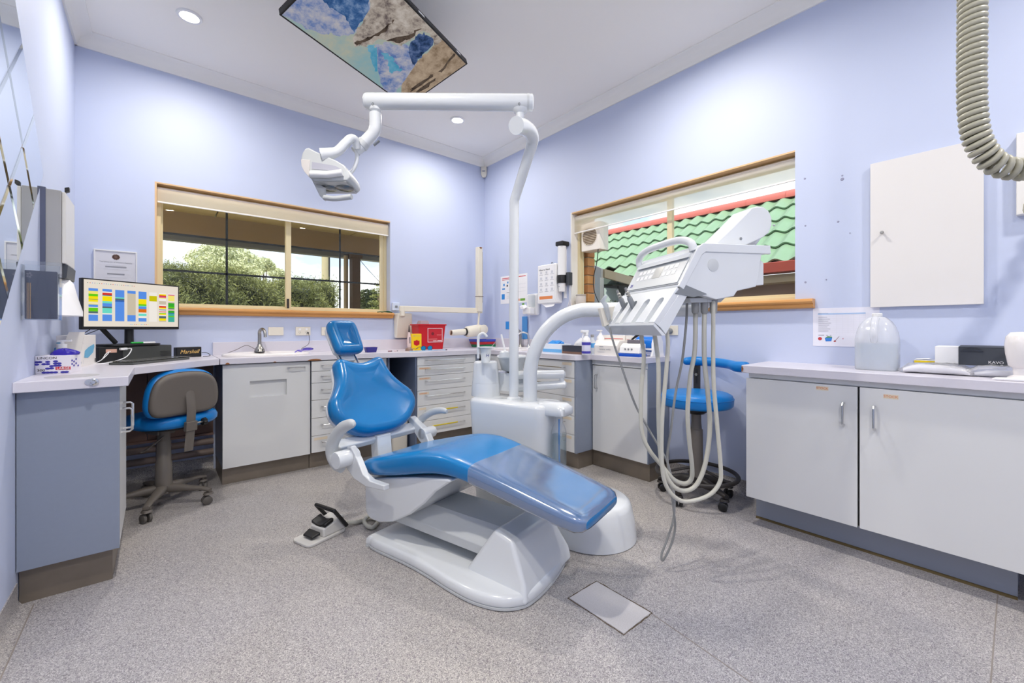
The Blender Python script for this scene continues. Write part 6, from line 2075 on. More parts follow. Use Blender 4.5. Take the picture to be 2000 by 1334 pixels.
obj('paper_edge', G().prism([(XR - .085, Ha.y - .05, 1.352), (XR - .085, Hb.y + .02, 1.352), (XR - .10, Hb.y + .03, 1.325), (XR - .098, Ha.y - .12, 1.318)], (.002, 0, 0)), PAPER, hy, smooth=False)
cd = thing('cup_dispenser', 'tall white tube cup dispenser with black cap and black band beside the window', 'dispenser', (XR - .05, 2.86, 1.33))
cy_ = onX(1097.5, 520, XR - .055).y
cc_ = Vector((XR - .055, cy_, 0))
ztp, zbk = onX(1097, 472, XR - .055).z, onX(1097, 549, XR - .055).z
obj('tube', G().lathe([(.036, zbk + .05), (.040, zbk + .055), (.040, ztp - .045)], cc_, n=26), WHITE, cd)
obj('cap', G().box(XR - .10, XR, cy_ - .048, cy_ + .048, ztp - .045, ztp), DARK, cd, bevel=.012, seg=3)
obj('band', G().lathe([(.043, zbk - .02), (.044, zbk - .015), (.044, zbk + .050), (.043, zbk + .055)], cc_, n=26), DARK, cd)
obj('lower_cup', G().lathe([(.030, zbk - .10), (.036, zbk - .02)], cc_, n=22), WHITE, cd)
text('H', .018, cc_ + Vector((-.036, 0, zbk - .055)), (0, -1, 0), up, MATS['navy_mark'], cd, align='CENTER', lift=.004)
obj('wall_rail', G().box(XR - .016, XR, cy_ - .012, cy_ + .012, zbk - .16, ztp - .04), WHITE, cd)
zk = onX(1107, 548, XR).z
obj('side_clamp', G().box(XR - .05, XR, cy_ - .085, cy_ - .045, zk - .05, zk + .07), CHAR, cd, bevel=.004)
for dy, dz in ((-.06, -.30), (-.075, -.34)):
    obj('cord', G().tube(smooth_path([Vector((XR - .02, cy_ + dy, zk - .05)), Vector((XR - .022, cy_ + dy - .005, zk - .18)), Vector((XR - .024, cy_ + dy + .03, zk + dz))], 5), .003, 6), CABW_, cd)
gd_ = thing('gel_dispenser', 'white soap dispenser with a clear tank below the red-headed poster', 'dispenser', (XR - .05, 3.25, 1.2))
g0, g1 = onX(1022, 565, XR - .09), onX(1043, 612, XR - .09)
obj('back', G().box(XR - .05, XR, g1.y, g0.y, 1.25, 1.47), WHITE, gd_, bevel=.02, seg=3)
obj('tank', G().box(XR - .10, XR - .052, g1.y + .02, g1.y + .085, 1.33, 1.46), BOTTLE, gd_, bevel=.012, seg=3)
obj('pump', G().box(XR - .12, XR - .052, g1.y + .03, g0.y - .02, 1.26, 1.325), WHITE, gd_, bevel=.008)
obj('lever', G().prism([(XR - .122, g0.y - .03, 1.355), (XR - .16, g0.y - .02, 1.34), (XR - .16, g0.y - .04, 1.31), (XR - .122, g0.y - .05, 1.33)], (0, -.05, 0)), PAPER, gd_, bevel=.003)
obj('green_tab', G().box(XR - .124, XR - .12, g0.y - .05, g0.y - .02, 1.35, 1.372), mat('green_tab', (96, 160, 60), .5), gd_)
# second basin and taps in the corner run
b2c = Vector((2.74, 3.18, ZT))
b2 = thing('corner_basin', 'white inset basin in the return worktop behind the lamp post', 'basin', b2c)
g = G().loft([[b2c + Vector((a, b, z)) for a, b in rrect(.36 * k, .44 * k, .06)] for z, k in ((.0005, 1), (.014, 1.0), (.018, .97), (.016, .90), (.006, .84), (.003, .5))])
obj('bowl', g, mat('basin_white', (236, 232, 230), .12), b2, angle=50)
obj('waste', G().lathe([(.02, .0035), (.02, .007), (.01, .007)], b2c, n=18), CHROME, b2)
for k, (px, hgt, m_) in enumerate(((1017, .20, STEEL), (1033, .17, CHROME))):
    y_ = onX(px, 660, 2.95).y
    q = Vector((2.945, y_, ZT + (.0 if k else .0)))
    tt_ = thing('corner_tap', ['brushed swan-neck tap of the corner basin nearest the poster', 'slim chrome swan-neck tap of the corner basin farther from the poster'][k], 'tap', q)
    obj('base', G().lathe([(.032, 0), (.028, .02), (.014, .035), (.012, .05)], q, n=20), m_, tt_)
    obj('spout', G().tube(smooth_path([q + up * .045, q + up * (hgt * .7), q + Vector((-.01, .008, hgt * .93)), q + Vector((-.05, .035, hgt)), q + Vector((-.085, .055, hgt * .9)), q + Vector((-.092, .06, hgt * .78))], 5), .0095 if k else .0125, 12), m_, tt_)
ap = tag(obj('blue_paddle', G().box(2.975, 2.99, onX(1028, 640, 2.98).y - .01, onX(1020, 640, 2.98).y, 1.0, 1.24), mat('blue_board', (78, 146, 210), .5), None, bevel=.004), 'narrow blue board standing on the upstand behind the corner taps', 'board')
bh = onX(993.5, 635, XR)
tag(obj('wall_sticker', G().box(XR - .004, XR, bh.y - .02, bh.y + .05, bh.z - .045, bh.z + .04), BLUEPR, None, bevel=.001), 'small blue sticker on the wall under the red-headed poster', 'sticker')

# counter things right of the lamp post
def counter_box(name, label, cat, px0, px1, pyb, h, depth, m, X, parts=None):
    """carton on the return worktop, its front face in the plane x = X"""
    y0, y1 = onX(px1, pyb, X).y, onX(px0, pyb, X).y
    t_ = thing(name, label, cat, (X, (y0 + y1) / 2, ZT))
    obj('carton', G().box(X, X + depth, y0, y1, ZT, ZT + h), m, t_, bevel=.001)
    return t_, y0, y1


X1_ = 2.62
t_, y0, y1 = counter_box('glove_box', 'white and sky blue glove carton on the return worktop', 'glove box', 1060, 1097, 688, .075, .12, mat('carton_white', (226, 234, 244), .5), 2.66)
obj('blue_band', G().box(2.6592, 2.66, y0, y1, ZT + .002, ZT + .030), mat('sky_band', (110, 178, 230), .5), t_, smooth=False)
obj('open_flap', G().prism([(2.67, y1 - .05, ZT + .075), (2.67, y0 + .06, ZT + .075), (2.70, y0 + .04, ZT + .10), (2.70, y1 - .08, ZT + .105)], (.003, 0, 0)), BLUEPR, t_, smooth=False)
glc = Vector((2.715, (y0 + y1) / 2 - .03, ZT + .0755))
tag(obj('nitrile_glove', G().loft([[glc + Vector((.035 * a * math.sin(t2_) * (1 + .2 * math.sin(3 * t2_)), .055 * a * math.cos(t2_), z + .003 * math.sin(4 * t2_))) for t2_ in np.linspace(0, 2 * PI, 20, endpoint=False)] for z, a in ((.002, 1), (.014, .9), (.024, .5), (.027, .1))]), mat('bright_blue_nitrile', (40, 140, 226), .35), None), 'bright blue glove poking out of the sky blue carton', 'glove')
X2_ = 2.62
t_, y0, y1 = counter_box('tissue_box', 'black and copper tissue box with a tissue pulled up', 'tissue box', 1098, 1136, 690, .068, .115, mat('tissue_black', (58, 60, 72), .4), X2_)
obj('copper_band', G().box(X2_ - .0008, X2_, y0, y1, ZT + .001, ZT + .018), mat('copper_band', (128, 98, 84), .4), t_, smooth=False)
tq = Vector((X2_ + .055, (y0 + y1) / 2 - .03, ZT + .0685))
random.seed(21)
rr2 = []
for z, a in ((0, 1.0), (.018, .95), (.034, .7), (.05, .42), (.062, .14)):
    rr2.append([tq + Vector((.020 * a * math.sin(t2_), .055 * a * math.cos(t2_) - z * .5, z + .006 * math.sin(3 * t2_ + z * 40) * (z > 0))) for t2_ in np.linspace(0, 2 * PI, 18, endpoint=False)])
tag(obj('tissue', G().loft(rr2), PAPER, None, angle=20), 'white tissue standing up from the black tissue box', 'tissue')

def lathe_bottle(name, label, px, X, prof, m, cat='bottle'):
    y_ = onX(px, 680, X).y
    q = Vector((X, y_, ZT))
    t_ = thing(name, label, cat, q)
    obj('bottle', G().lathe(prof, q, n=24), m, t_, angle=50)
    return t_, q


t_, q = lathe_bottle('spray_bottle', 'white trigger spray bottle with violet label on the return worktop', 1145, 2.585, [(.031, 0), (.034, .004), (.034, .115), (.030, .130), (.015, .148), (.013, .158)], WHITE)
obj('label_band', G().lathe([(.0343, .012), (.0346, .013), (.0346, .105), (.0343, .106)], q, n=24), mat('violet_white_label', (216, 216, 236), .5), t_)
vx = Vector((-1, -.25, 0)).normalized()
vy = Vector((-vx.y, vx.x, 0))
for z_, h_ in ((.080, .022), (.014, .018)):
    obj('violet_print', G().lathe([(.0349, z_), (.0349, z_ + h_)], q, n=24, caps=False), mat('violet_print', (70, 64, 170), .6), t_)
obj('trigger_head', G().lathe([(.017, .155), (.017, .172), (.012, .178)], q, n=16).obox(q + Vector((-.055, -.012, .176)), (.075, 0, 0), (0, .024, 0), (0, 0, .022)), WHITE, t_, bevel=.004)
obj('trigger', G().tube([q + Vector((-.030, 0, .176)), q + Vector((-.040, 0, .155)), q + Vector((-.046, 0, .135))], .005, 8), WHITE, t_)
t_, q = lathe_bottle('blue_label_bottle', 'clear bottle with a blue label behind the trigger spray', 1157, 2.70, [(.026, 0), (.028, .004), (.028, .10), (.012, .125), (.012, .145)], mat('grey_clear', (206, 212, 218), .2))
obj('label_band', G().lathe([(.0284, .055), (.0284, .092)], q, n=24, caps=False), mat('sky_label', (92, 164, 220), .5), t_)
obj('cap', G().lathe([(.014, .140), (.014, .160)], q, n=16), mat('cap_grey', (150, 150, 150), .4), t_)
t_, q = lathe_bottle('pump_bottle', 'white pump bottle standing behind the wipes carton', 1173, 2.80, [(.030, 0), (.032, .004), (.032, .14), (.014, .16), (.013, .172)], WHITE)
obj('pump_head', G().lathe([(.006, .172), (.006, .19)], q, n=10).obox(q + Vector((-.045, -.008, .188)), (.06, 0, 0), (0, .016, 0), (0, 0, .010)), WHITE, t_, bevel=.002)
# wipes carton
Xw_ = 2.60
y0, y1 = onX(1209, 690, Xw_).y, onX(1159, 690, Xw_).y
wp_ = thing('wipes_carton', 'white dental wipes carton with a sloped front on the return worktop', 'carton', (Xw_, (y0 + y1) / 2, ZT))
wm = mat('wipes_white', (236, 232, 226), .55)
Xw_ = max(Xw_, 2.69)
y0, y1 = onX(1205, 690, Xw_).y, onX(1159, 690, Xw_).y
obj('carton', G().prism([(Xw_, y0, ZT), (Xw_, y0, ZT + .075), (Xw_ + .035, y0, ZT + .115), (Xw_ + .13, y0, ZT + .115), (Xw_ + .13, y0, ZT)], (0, y1 - y0, 0)), wm, wp_, bevel=.001)
text('DENTAL WIPES', .016, (Xw_, (y0 + y1) / 2, ZT + .045), (0, -1, 0), up, GREYPR, wp_, align='CENTER')
flat_print('printing', (Xw_, y1, ZT), (0, -1, 0), (0, 0, 1), [(.06, .064, .10, .068, 0), (.04, .026, .12, .028, 1), (.05, .020, .11, .022, 1)], [GREYPR, PALEPR], wp_)
for k, (p0_, p1_, hz, hh2) in enumerate(((1176, 1221, .0, .155), (1222, 1236, 0, .150))):
    X_ = 2.83
    y0, y1 = onX(p1_, 670, X_).y, onX(p0_, 670, X_).y
    t_ = thing('refill_carton', ['white carton with a red line standing behind the wipes carton', 'narrow white carton with red lettering bar behind the blue-based device'][k], 'carton', (X_, (y0 + y1) / 2, ZT))
    obj('carton', G().box(X_, X_ + .10, y0 + .002, y1 - .002, ZT, ZT + hh2), wm, t_, bevel=.001)
    flat_print('printing', (X_, y1, ZT), (0, -1, 0), (0, 0, 1), [(.012, hh2 - .03, y1 - y0 - .02, hh2 - .026, 0), (.012, hh2 - .055, (y1 - y0) * .6, hh2 - .047, 1)], [REDPR, GREYPR], t_)
# blue-based device and film roll dispenser
Xd = 2.685
y0, y1 = onX(1249, 690, Xd).y, onX(1207, 690, Xd).y
dv = thing('ultrasonic_scaler', 'white bench device with a bright blue base strip', 'device', (Xd, (y0 + y1) / 2, ZT))
obj('base', G().box(Xd - .006, Xd + .095, y0, y1, ZT, ZT + .022), mat('bright_blue_base', (24, 84, 190), .35), dv, bevel=.004)
obj('body', G().prism([(Xd, y0 + .006, ZT + .022), (Xd + .015, y0 + .006, ZT + .075), (Xd + .05, y0 + .006, ZT + .098), (Xd + .092, y0 + .006, ZT + .098), (Xd + .092, y0 + .006, ZT + .022)], (0, y1 - y0 - .012, 0)), WHITE, dv, bevel=.008, seg=3)
for k in range(3):
    obj('control', G().lathe([(.007, 0), (.006, .006)], (Xd + .008, y1 - .06 - k * .028, ZT + .055), (-.96, 0, .27), 14), GREYP, dv)
obj('display_cover', G().box(Xd + .045, Xd + .088, y0 + .03, y1 - .05, ZT + .098, ZT + .125), mat('smoke_grey', (120, 116, 124), .2), dv, bevel=.004)
hp2 = tag(obj('scaler_handpiece', G().tube([Vector((Xd + .065, y0 + .11, ZT + .1255)), Vector((Xd + .065, y0 + .06, ZT + .16)), Vector((Xd + .06, y0 - .005, ZT + .178))], [.006, .011, .007], 10), DARK, None), 'black handpiece propped on the blue-based device', 'handpiece')
Xr = 2.80
yA, yB_ = 1.905, 1.738
fr = thing('film_dispenser', 'white barrier film dispenser holding a blue roll', 'dispenser', (Xr + .07, (yA + yB_) / 2, ZT))
yB_ = max(yB_, 1.735)
for y_ in (yA, yB_):
    pr = [(Xr - .015, ZT), (Xr + .005, ZT + .04), (Xr + .005, ZT + .10), (Xr + .025, ZT + .145), (Xr + .07, ZT + .165), (Xr + .115, ZT + .150), (Xr + .14, ZT + .11), (Xr + .145, ZT + .03), (Xr + .155, ZT)]
    s_ = obj('side_frame', G().prism([(x, y_ - .009, z) for x, z in pr], (0, .018, 0)), WHITE, fr, bevel=.005, seg=3)
cr_ = Vector((Xr + .072, 0, ZT + .09))
obj('blue_roll', G().tube([Vector((cr_.x, yB_ + .012, cr_.z)), Vector((cr_.x, yA - .012, cr_.z))], .058, 28), mat('film_blue', (34, 120, 216), .18), fr)
obj('core', G().tube([Vector((cr_.x, yB_ - .004, cr_.z)), Vector((cr_.x, yA + .004, cr_.z))], .018, 16), WHITE, fr)
obj('cutter_bar', G().box(Xr + .0, Xr + .014, yB_, yA, ZT + .048, ZT + .062), WHITE, fr)
a = onX(1301, 636, XR)
b = onX(1325, 655, XR)
so_ = thing('wall_socket', 'cream wall socket with a round grey plug behind the hoses', 'socket', (XR, (a.y + b.y) / 2, b.z))
obj('plate', G().box(XR - .010, XR, b.y, a.y, b.z, a.z), CREAM, so_, bevel=.003)
obj('plug', G().lathe([(.022, 0), (.022, .02), (.016, .03)], (XR - .010, (a.y + b.y) / 2 + .01, (a.z + b.z) / 2 - .005), (-1, 0, 0), 18), GREYP, so_)
vsx = XR + .03
vy_ = onX(1136, 585, XR + .04).y
vz0 = RW[2] + .003
va = thing('sill_canister', 'plain grey-white canister standing on the timber sill at the window corner', 'canister', (vsx, vy_, vz0))
obj('body', G().lathe([(.045, 0), (.047, .004), (.047, .125), (.045, .128)], (vsx, vy_, vz0), n=28), mat('canister_grey', (196, 190, 184), .4), va)
obj('lid', G().lathe([(.0485, .1285), (.0485, .140), (.045, .142)], (vsx, vy_, vz0), n=28), mat('canister_lid', (176, 170, 164), .4), va)

# ------------------------------------------------------------------ bench things on the right
jq = onZ(1713, 722, ZT)
jq = Vector((2.80, onX(1713, 715, 2.80).y, ZT))
jg = thing('water_jug', 'translucent plastic jug with a moulded handle half full of water', 'jug', jq)
JUG = clear_mat('milky_jug', (252, 253, 255), rough=.15, body=.55, bodyrgb=(250, 251, 253), through=.35)
zt_ = onX(1710, 613, 2.80).z - ZT
wj = (onX(1671, 700, 2.80).y - onX(1757, 700, 2.80).y) / 2
jr = lambda k, z: [jq + Vector((a * k, b * k, z)) for a, b in rrect(wj * 1.75, wj * 1.95, wj * .55)]
prof_j = [(.97, 0), (1.0, .006), (1.0, zt_ * .52), (.985, zt_ * .58), (.93, zt_ * .68), (.82, zt_ * .78), (.64, zt_ * .87), (.42, zt_ * .93), (.22, zt_ * .95), (.20, zt_ * .98)]
obj('body', G().loft([jr(k, z) for k, z in prof_j]), JUG, jg, angle=60)
obj('cap', G().lathe([(.021, zt_ * .955), (.021, zt_), (.018, zt_ + .003)], jq, n=22), mat('jug_cap', (232, 232, 230), .4), jg)
obj('moulded_handle', G().tube(smooth_path([jq + Vector((-.065, 0, zt_ * .50)), jq + Vector((-.085, -.002, zt_ * .62)), jq + Vector((-.070, 0, zt_ * .80)), jq + Vector((-.035, 0, zt_ * .92))], 6), .013, 12, flat=(Vector((0, 1, 0)), 1.2)), JUG, jg)
obj('water', G().loft([jr(.965 * k, z) for k, z in ((.97, .004), (1, .01), (1, zt_ * .48))]), clear_mat('jug_water', (226, 238, 244), rough=.02, body=.35, bodyrgb=(240, 246, 252), through=.35), jg, angle=60)
# cleaning chart on the wall
Ca, Cb = onX(1588, 603, XR), onX(1718, 675, XR)
chh = thing('cleaning_chart', 'laminated weekly cleaning chart taped under the wall cupboard', 'chart', (XR, (Ca.y + Cb.y) / 2, Cb.z))
cw_, chg = Ca.y - Cb.y, .222
cz_ = 1.008
obj('sheet', G().box(XR - .0016, XR, Cb.y, Ca.y, cz_, cz_ + chg), mat('laminate_white', (232, 232, 242), .25), chh, smooth=False)
ink = [(.025, chg - .038, .245, chg - .030, 0)]
for k in range(9):
    ink.append((.025, chg - .048 - k * .0115, .245, chg - .0475 - k * .0115, 1))
for k in range(6):
    ink.append((.115 + k * .026, chg - .15, .1155 + k * .026, chg - .038, 1))
for k in range(8):
    ink.append((.027, chg - .054 - k * .0115, .05 + (k * 37 % 23) * .001 + .02, chg - .052 - k * .0115, 2))
ink += [(.027, chg - .030, .075, chg - .028, 2), (.027, .062, .055, .066, 2), (.065, .062, .074, .065, 2), (.083, .062, .09, .065, 2)]
flat_print('table', (XR - .0016, Ca.y, cz_), (0, -1, 0), (0, 0, 1), ink, [mat('table_blue', (170, 196, 230), .6), PALEPR, GREYPR], chh)
g = G()
co_ = Vector((XR - .0022, Ca.y, cz_))
pl_ = lambda P_: [co_ + Vector((0, -a, b)) for a, b in P_]
g.mi = 0
g.poly(pl_([(.027 + .010 * math.cos(t2_) + .008, .043 + .010 * math.sin(t2_)) for t2_ in np.linspace(0, 2 * PI, 12, endpoint=False)]))
g.mi = 1
g.poly(pl_([(.058, .048), (.094, .050), (.090, .030), (.063, .028)]))
g.mi = 2
g.poly(pl_([(.060, .048), (.072, .058), (.092, .056), (.094, .050)]))
g.mi = 3
g.poly(pl_([(.105, .030), (.108, .030), (.128, .058), (.126, .058)]))
g.mi = 0
g.poly(pl_([(.100, .026), (.112, .026), (.110, .034), (.103, .034)]))
g.poly(pl_([(.142, .045), (.147, .050), (.145, .040)]))
obj('drawing', g, [mat('chart_red', (190, 60, 66), .6), mat('chart_blue', (58, 128, 210), .6), mat('chart_green', (90, 150, 90), .6), mat('chart_brown', (130, 96, 90), .6)], chh, smooth=False)

# white carton with dark sleeve
kx = 2.80
ky1, ky0 = onX(1826, 700, kx).y, onX(1960, 700, kx).y
kz0 = ZT + .048
kz1 = onX(1870, 677, kx).z
kc = thing('handpiece_case', 'white case with a charcoal front flap lying on the wrapped packages', 'case', (kx, (ky0 + ky1) / 2, kz0))
obj('case', G().box(kx, kx + .13, ky0 - .03, ky1, kz0, kz1), WHITE, kc, bevel=.002)
ym = onX(1872, 700, kx).y
obj('front_flap', G().box(kx - .004, kx, ky0 - .03, ym, kz0 - .004, kz1 - .003), CHAR, kc, bevel=.002)
obj('top_flap', G().prism([(kx - .004, ym, kz1 - .003), (kx - .004, ky0 - .03, kz1 - .003), (kx + .03, ky0 - .03, kz1 + .004), (kx + .03, ym - .006, kz1 + .004)], (.0, 0, .003)), CHAR, kc, smooth=False)
obj('thumb_tab', G().prism([(kx - .0075, ym - .004, kz1 - .020), *[(kx - .0075, ym - .004 - .075 * k / 8, kz1 - .020 + .018 * math.sin(PI * k / 8)) for k in range(1, 8)], (kx - .0075, ym - .079, kz1 - .020)], (.0035, 0, 0)), mat('flap_dark', (48, 52, 60), .4), kc)
text('KAVO', .0165, (kx - .004, onX(1930, 705, kx).y, kz0 + .012), (0, -1, 0), up, PAPER, kc)
# wrapped packages
WRAP = clear_mat('clear_wrap', (252, 252, 254), rough=.10, body=.22, bump=.9, bscale=26, ior=1.6)
PKW = mat('package_white', (240, 240, 242), .5, bump=.4, bscale=30)
X0_ = 2.70
pa0, pa1 = onX(1756, 720, X0_).y, onX(1880, 720, X0_).y
pk1 = thing('wrapped_pouch', 'long white pouch in clear wrap lying beside the water jug', 'package', (X0_ + .06, (pa0 + pa1) / 2, ZT))
def soft_box(x0, x1, y0, y1, z0_, z1_, grow=0.0, seed=0, amp=.006):
    rnd = random.Random(seed)
    rings = []
    ny = 9
    for i in range(ny):
        f = i / (ny - 1)
        y = y0 + (y1 - y0) * f
        k = 1 - .55 * abs(2 * f - 1) ** 5
        cx_, cz__ = (x0 + x1) / 2, z0_
        r = []
        for a, b in superell(18, 3.2):
            xx = cx_ + (x1 - x0) / 2 * a * (1 + rnd.uniform(-.03, .03))
            zz = z0_ + (z1_ - z0_) * k * (b + 1) / 2 + (rnd.uniform(-amp, amp) if b > .2 else 0)
            r.append(Vector((xx, y + rnd.uniform(-.004, .004), max(zz, ZT + .0006))))
        rings.append(r)
    return G().loft(rings)
obj('contents', soft_box(X0_ + .01, X0_ + .115, pa1 - .02, pa0 - .01, ZT + .003, ZT + .040, seed=1, amp=.002), PKW, pk1, angle=50)
obj('wrap', soft_box(X0_, X0_ + .125, pa1 - .03, pa0, ZT + .001, ZT + .047, seed=2), WRAP, pk1, angle=30)
pb0, pb1 = onX(1880, 728, 2.66).y, -.16
pk2 = thing('wrapped_pouch', 'crumpled clear pouch in front of the case with the charcoal flap', 'package', (2.755, -.02, ZT))
obj('contents', soft_box(2.725, 2.785, pb1, pb0 - .03, ZT + .003, ZT + .030, seed=3, amp=.002), mat('tube_grey', (214, 216, 222), .4), pk2, angle=50)
obj('wrap', soft_box(2.714, 2.795, pb1 - .01, pb0, ZT + .001, ZT + .050, seed=4, amp=.008), WRAP, pk2, angle=30)
yq = onX(1810, 693, 2.86).y
lf = thing('manual_pack', 'grey pack with a bright yellow stripe behind the wrapped pouches', 'package', (2.88, yq, ZT))
ya, yb = onX(1783, 700, 2.87).y, onX(1826, 700, 2.87).y
obj('pack', G().box(2.87, 2.97, yb - .04, ya + .0, ZT, ZT + .055), mat('pack_grey', (204, 206, 214), .4), lf, bevel=.006)
obj('stripe', G().box(2.8692, 2.87, yb - .02, ya - .005, ZT + .040, ZT + .052), mat('stripe_yellow', (246, 214, 30), .5), lf, smooth=False)
obj('top_leaf', G().prism([(2.89, ya - .005, ZT + .0555), (2.89, yb + .02, ZT + .060), (2.95, yb + .02, ZT + .061), (2.95, ya - .005, ZT + .0565)], (0, 0, .0015)), PAPER, lf, smooth=False)
gl = Vector((2.70, onX(1990, 690, 2.70).y - .0, ZT + .052))
gl = Vector((2.76, onX(1994, 690, 2.76).y, kz0))
vs_ = thing('white_dome', 'glossy white rounded device at the picture edge in front of the charcoal flap', 'device', Vector((2.70, -.03, ZT)))
wq = Vector((2.66, onX(1998, 690, 2.66).y, ZT))
GLW = mat('glossy_white', (238, 234, 232), .08)
zt2 = onX(1990, 648, 2.66).z - ZT
obj('dome', G().lathe([(.030, .050), (.040, .060), (.0475, zt2 * .55), (.050, zt2 * .72), (.046, zt2 * .90), (.034, zt2 * .985), (.012, zt2), (.002, zt2)], wq, n=32), GLW, vs_, angle=60)
obj('foot', G().lathe([(.044, 0), (.042, .012), (.026, .022), (.028, .05)], wq, n=28), GLW, vs_, angle=50)
lq_ = Vector((2.592, onX(1960, 742, 2.592).y, ZT))
tag(obj('nozzle', G().tube([lq_ + Vector((0, .03, .006)), lq_ + Vector((0, .02, .007)), lq_ + Vector((0, -.06, .008)), lq_ + Vector((0, -.075, .007))], [.002, .006, .0075, .005], 12), WHITE, None), 'slim white nozzle lying at the front of the bench top', 'nozzle')
# ------------------------------------------------------------------ window fan, outside world
fan = thing('window_fan', 'white extractor fan with a round louvred grille set in the window corner', 'fan', (3.11, 2.54, 1.834))
WARMW = mat('fan_white', (240, 234, 224), .4)
obj('housing', G().box(3.068, 3.20, 2.435, 2.650, 1.834, 2.09), WARMW, fan, bevel=.006, seg=3)
fc = Vector((3.067, 2.548, 1.965))
obj('grille_ring', G().tube([fc + Vector((0, .085 * math.cos(a), .085 * math.sin(a))) for a in np.linspace(0, 2 * PI, 33)], .004, 6), WARMW, fan)
for k in range(11):
    z = -.075 + k * .015
    hw2 = math.sqrt(max(.085 ** 2 - z * z, 0))
    obj('louvre', G().box(3.060, 3.067, fc.y - hw2, fc.y + hw2, fc.z + z - .0022, fc.z + z + .0022), mat('louvre_beige', (214, 200, 176), .5), fan, smooth=False)
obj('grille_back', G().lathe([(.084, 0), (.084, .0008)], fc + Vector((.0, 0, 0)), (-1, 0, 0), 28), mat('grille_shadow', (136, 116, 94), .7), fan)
obj('power_cord', G().tube(smooth_path([Vector((3.08, 2.46, 1.836)), Vector((3.075, 2.47, 1.72)), Vector((3.065, 2.50, 1.58)), Vector((3.06, 2.49, 1.46)), Vector((3.055, 2.44, 1.36)), Vector((3.05, 2.40, 1.30))], 6), .004, 8), DARK, fan)

LAWN = mat('dry_lawn', (176, 170, 136), .9, var=.2, vscale=3)
gr = obj('ground', G().box(-40, 60, -30, 70, -.45, -.35), LAWN, None, smooth=False)
gr['kind'] = 'structure'

# brick jamb outside the fan window
BRICK = [mat('brick_orange', (206, 146, 88), .8, var=.15, vscale=30), mat('brick_tan', (190, 128, 76), .8, var=.15, vscale=30)]
bj = thing('brick_pier', 'orange brick pier seen through the window below the extractor fan', 'brick pier', (3.225, 2.72, -.35))
obj('mortar', G().box(3.172, 3.268, 2.662, 2.80, -.35, 2.6), mat('mortar', (150, 130, 106), .9), bj, smooth=False)
for k in range(16):
    z = 1.20 + k * .086
    obj('brick', G().box(3.168, 3.272, 2.655, 2.80, z, z + .076), BRICK[k % 2], bj, bevel=.003)

# neighbouring building with the green tiled roof
EX, EZ, RX, RZ = 4.20, 1.68, 5.49, 2.585
nb = thing('neighbour_building', 'low neighbouring building with a green tiled roof and red ridge', 'building', (5.2, 2.0, -.35))
BRN = mat('brown_wall', (178, 148, 126), .8, var=.06, vscale=3)
obj('wall', G().box(4.40, 4.55, -2.5, 3.05, -.35, 1.60), BRN, nb, smooth=False)
obj('rear_wall', G().box(5.2, 5.3, 3.05, 4.2, -.35, 1.9), mat('dark_wall', (70, 62, 56), .8), nb, smooth=False)
obj('end_wall', G().box(4.40, 5.4, 3.05, 3.10, -.35, 1.60), BRN, nb, smooth=False)
GREEN = mat('green_roof_tile', (126, 154, 122), .42, var=.10, vscale=2.5)
sl = Vector((RX - EX, 0, RZ - EZ))
SL = sl.length
sl.normalize()
sn = Vector((-sl.z, 0, sl.x))
obj('roof_deck', G().prism([Vector((EX, -2.5, EZ)) - sn * .03, Vector((EX, 4.2, EZ)) - sn * .03, Vector((RX, 4.2, RZ)) - sn * .03, Vector((RX, -2.5, RZ)) - sn * .03], -sn * .02), mat('roof_deck', (60, 70, 62), .9), nb, smooth=False)
TWd, GA = .33, SL / 5
tproto = None
ROWS, COLS = 5, 11
def tile_mesh(o):
    n = 16
    rows = []
    for f, lift in ((-.04, .030), (1.06, .004)):
        rows.append([o + Vector((0, TWd * (k / n) * 1.02, 0)) + sl * (GA * f) + sn * (lift + .017 * (1 + math.cos(2 * PI * (2 * k / n)))) for k in range(n + 1)])
    g = G()
    g.grid(rows)
    low = [p - sn * .016 for p in rows[0]]
    g.grid([low, rows[0]])
    return g
for r_ in range(ROWS):
    for c_ in range(COLS):
        if r_ == 0 and c_ >= 8:
            continue
        o0_ = Vector((EX, .55 + c_ * TWd, EZ)) + sl * (GA * r_)
        if tproto is None:
            tproto = obj('roof_tile', tile_mesh(o0_), GREEN, nb, angle=60)
            tp0 = o0_
        else:
            t_ = tproto.copy()
            COL.objects.link(t_)
            t_.parent = nb
            t_.location = o0_ - tp0
RIDG = mat('red_ridge', (196, 104, 92), .5)
rproto = None
for k in range(9):
    y = .42 + k * .42
    o0_ = Vector((RX, y, RZ + .0))
    if rproto is None:
        rproto = obj('ridge_cap', G().loft([[Vector((RX + .085 * math.cos(a), yy_, RZ + .02 + .075 * math.sin(a))) for a in np.linspace(-.3, PI + .3, 9)] for yy_ in (y, y + .425)]), RIDG, nb)
        r0 = o0_
    else:
        t_ = rproto.copy()
        COL.objects.link(t_)
        t_.parent = nb
        t_.location = o0_ - r0
GUT = mat('red_gutter', (150, 66, 52), .4)
obj('gutter', G().box(EX - .09, EX + .03, -2.5, 2.85, EZ - .085, EZ + .012), GUT, nb, bevel=.01)
obj('soffit', G().box(EX - .0, 4.42, -2.5, 2.85, EZ - .16, EZ - .09), mat('cream_fascia', (206, 186, 150), .6), nb, smooth=False)
WF = mat('white_fascia', (224, 222, 214), .5)
def beam(p, q_, h, t_, m, name):
    p, q_ = Vector(p), Vector(q_)
    d = (q_ - p).normalized()
    s = Vector((d.y, -d.x, 0)).normalized()
    return obj(name, G().prism([p, p + s * t_, p + s * t_ - Vector((0, 0, h)), p - Vector((0, 0, h))], q_ - p), m, nb, smooth=False)
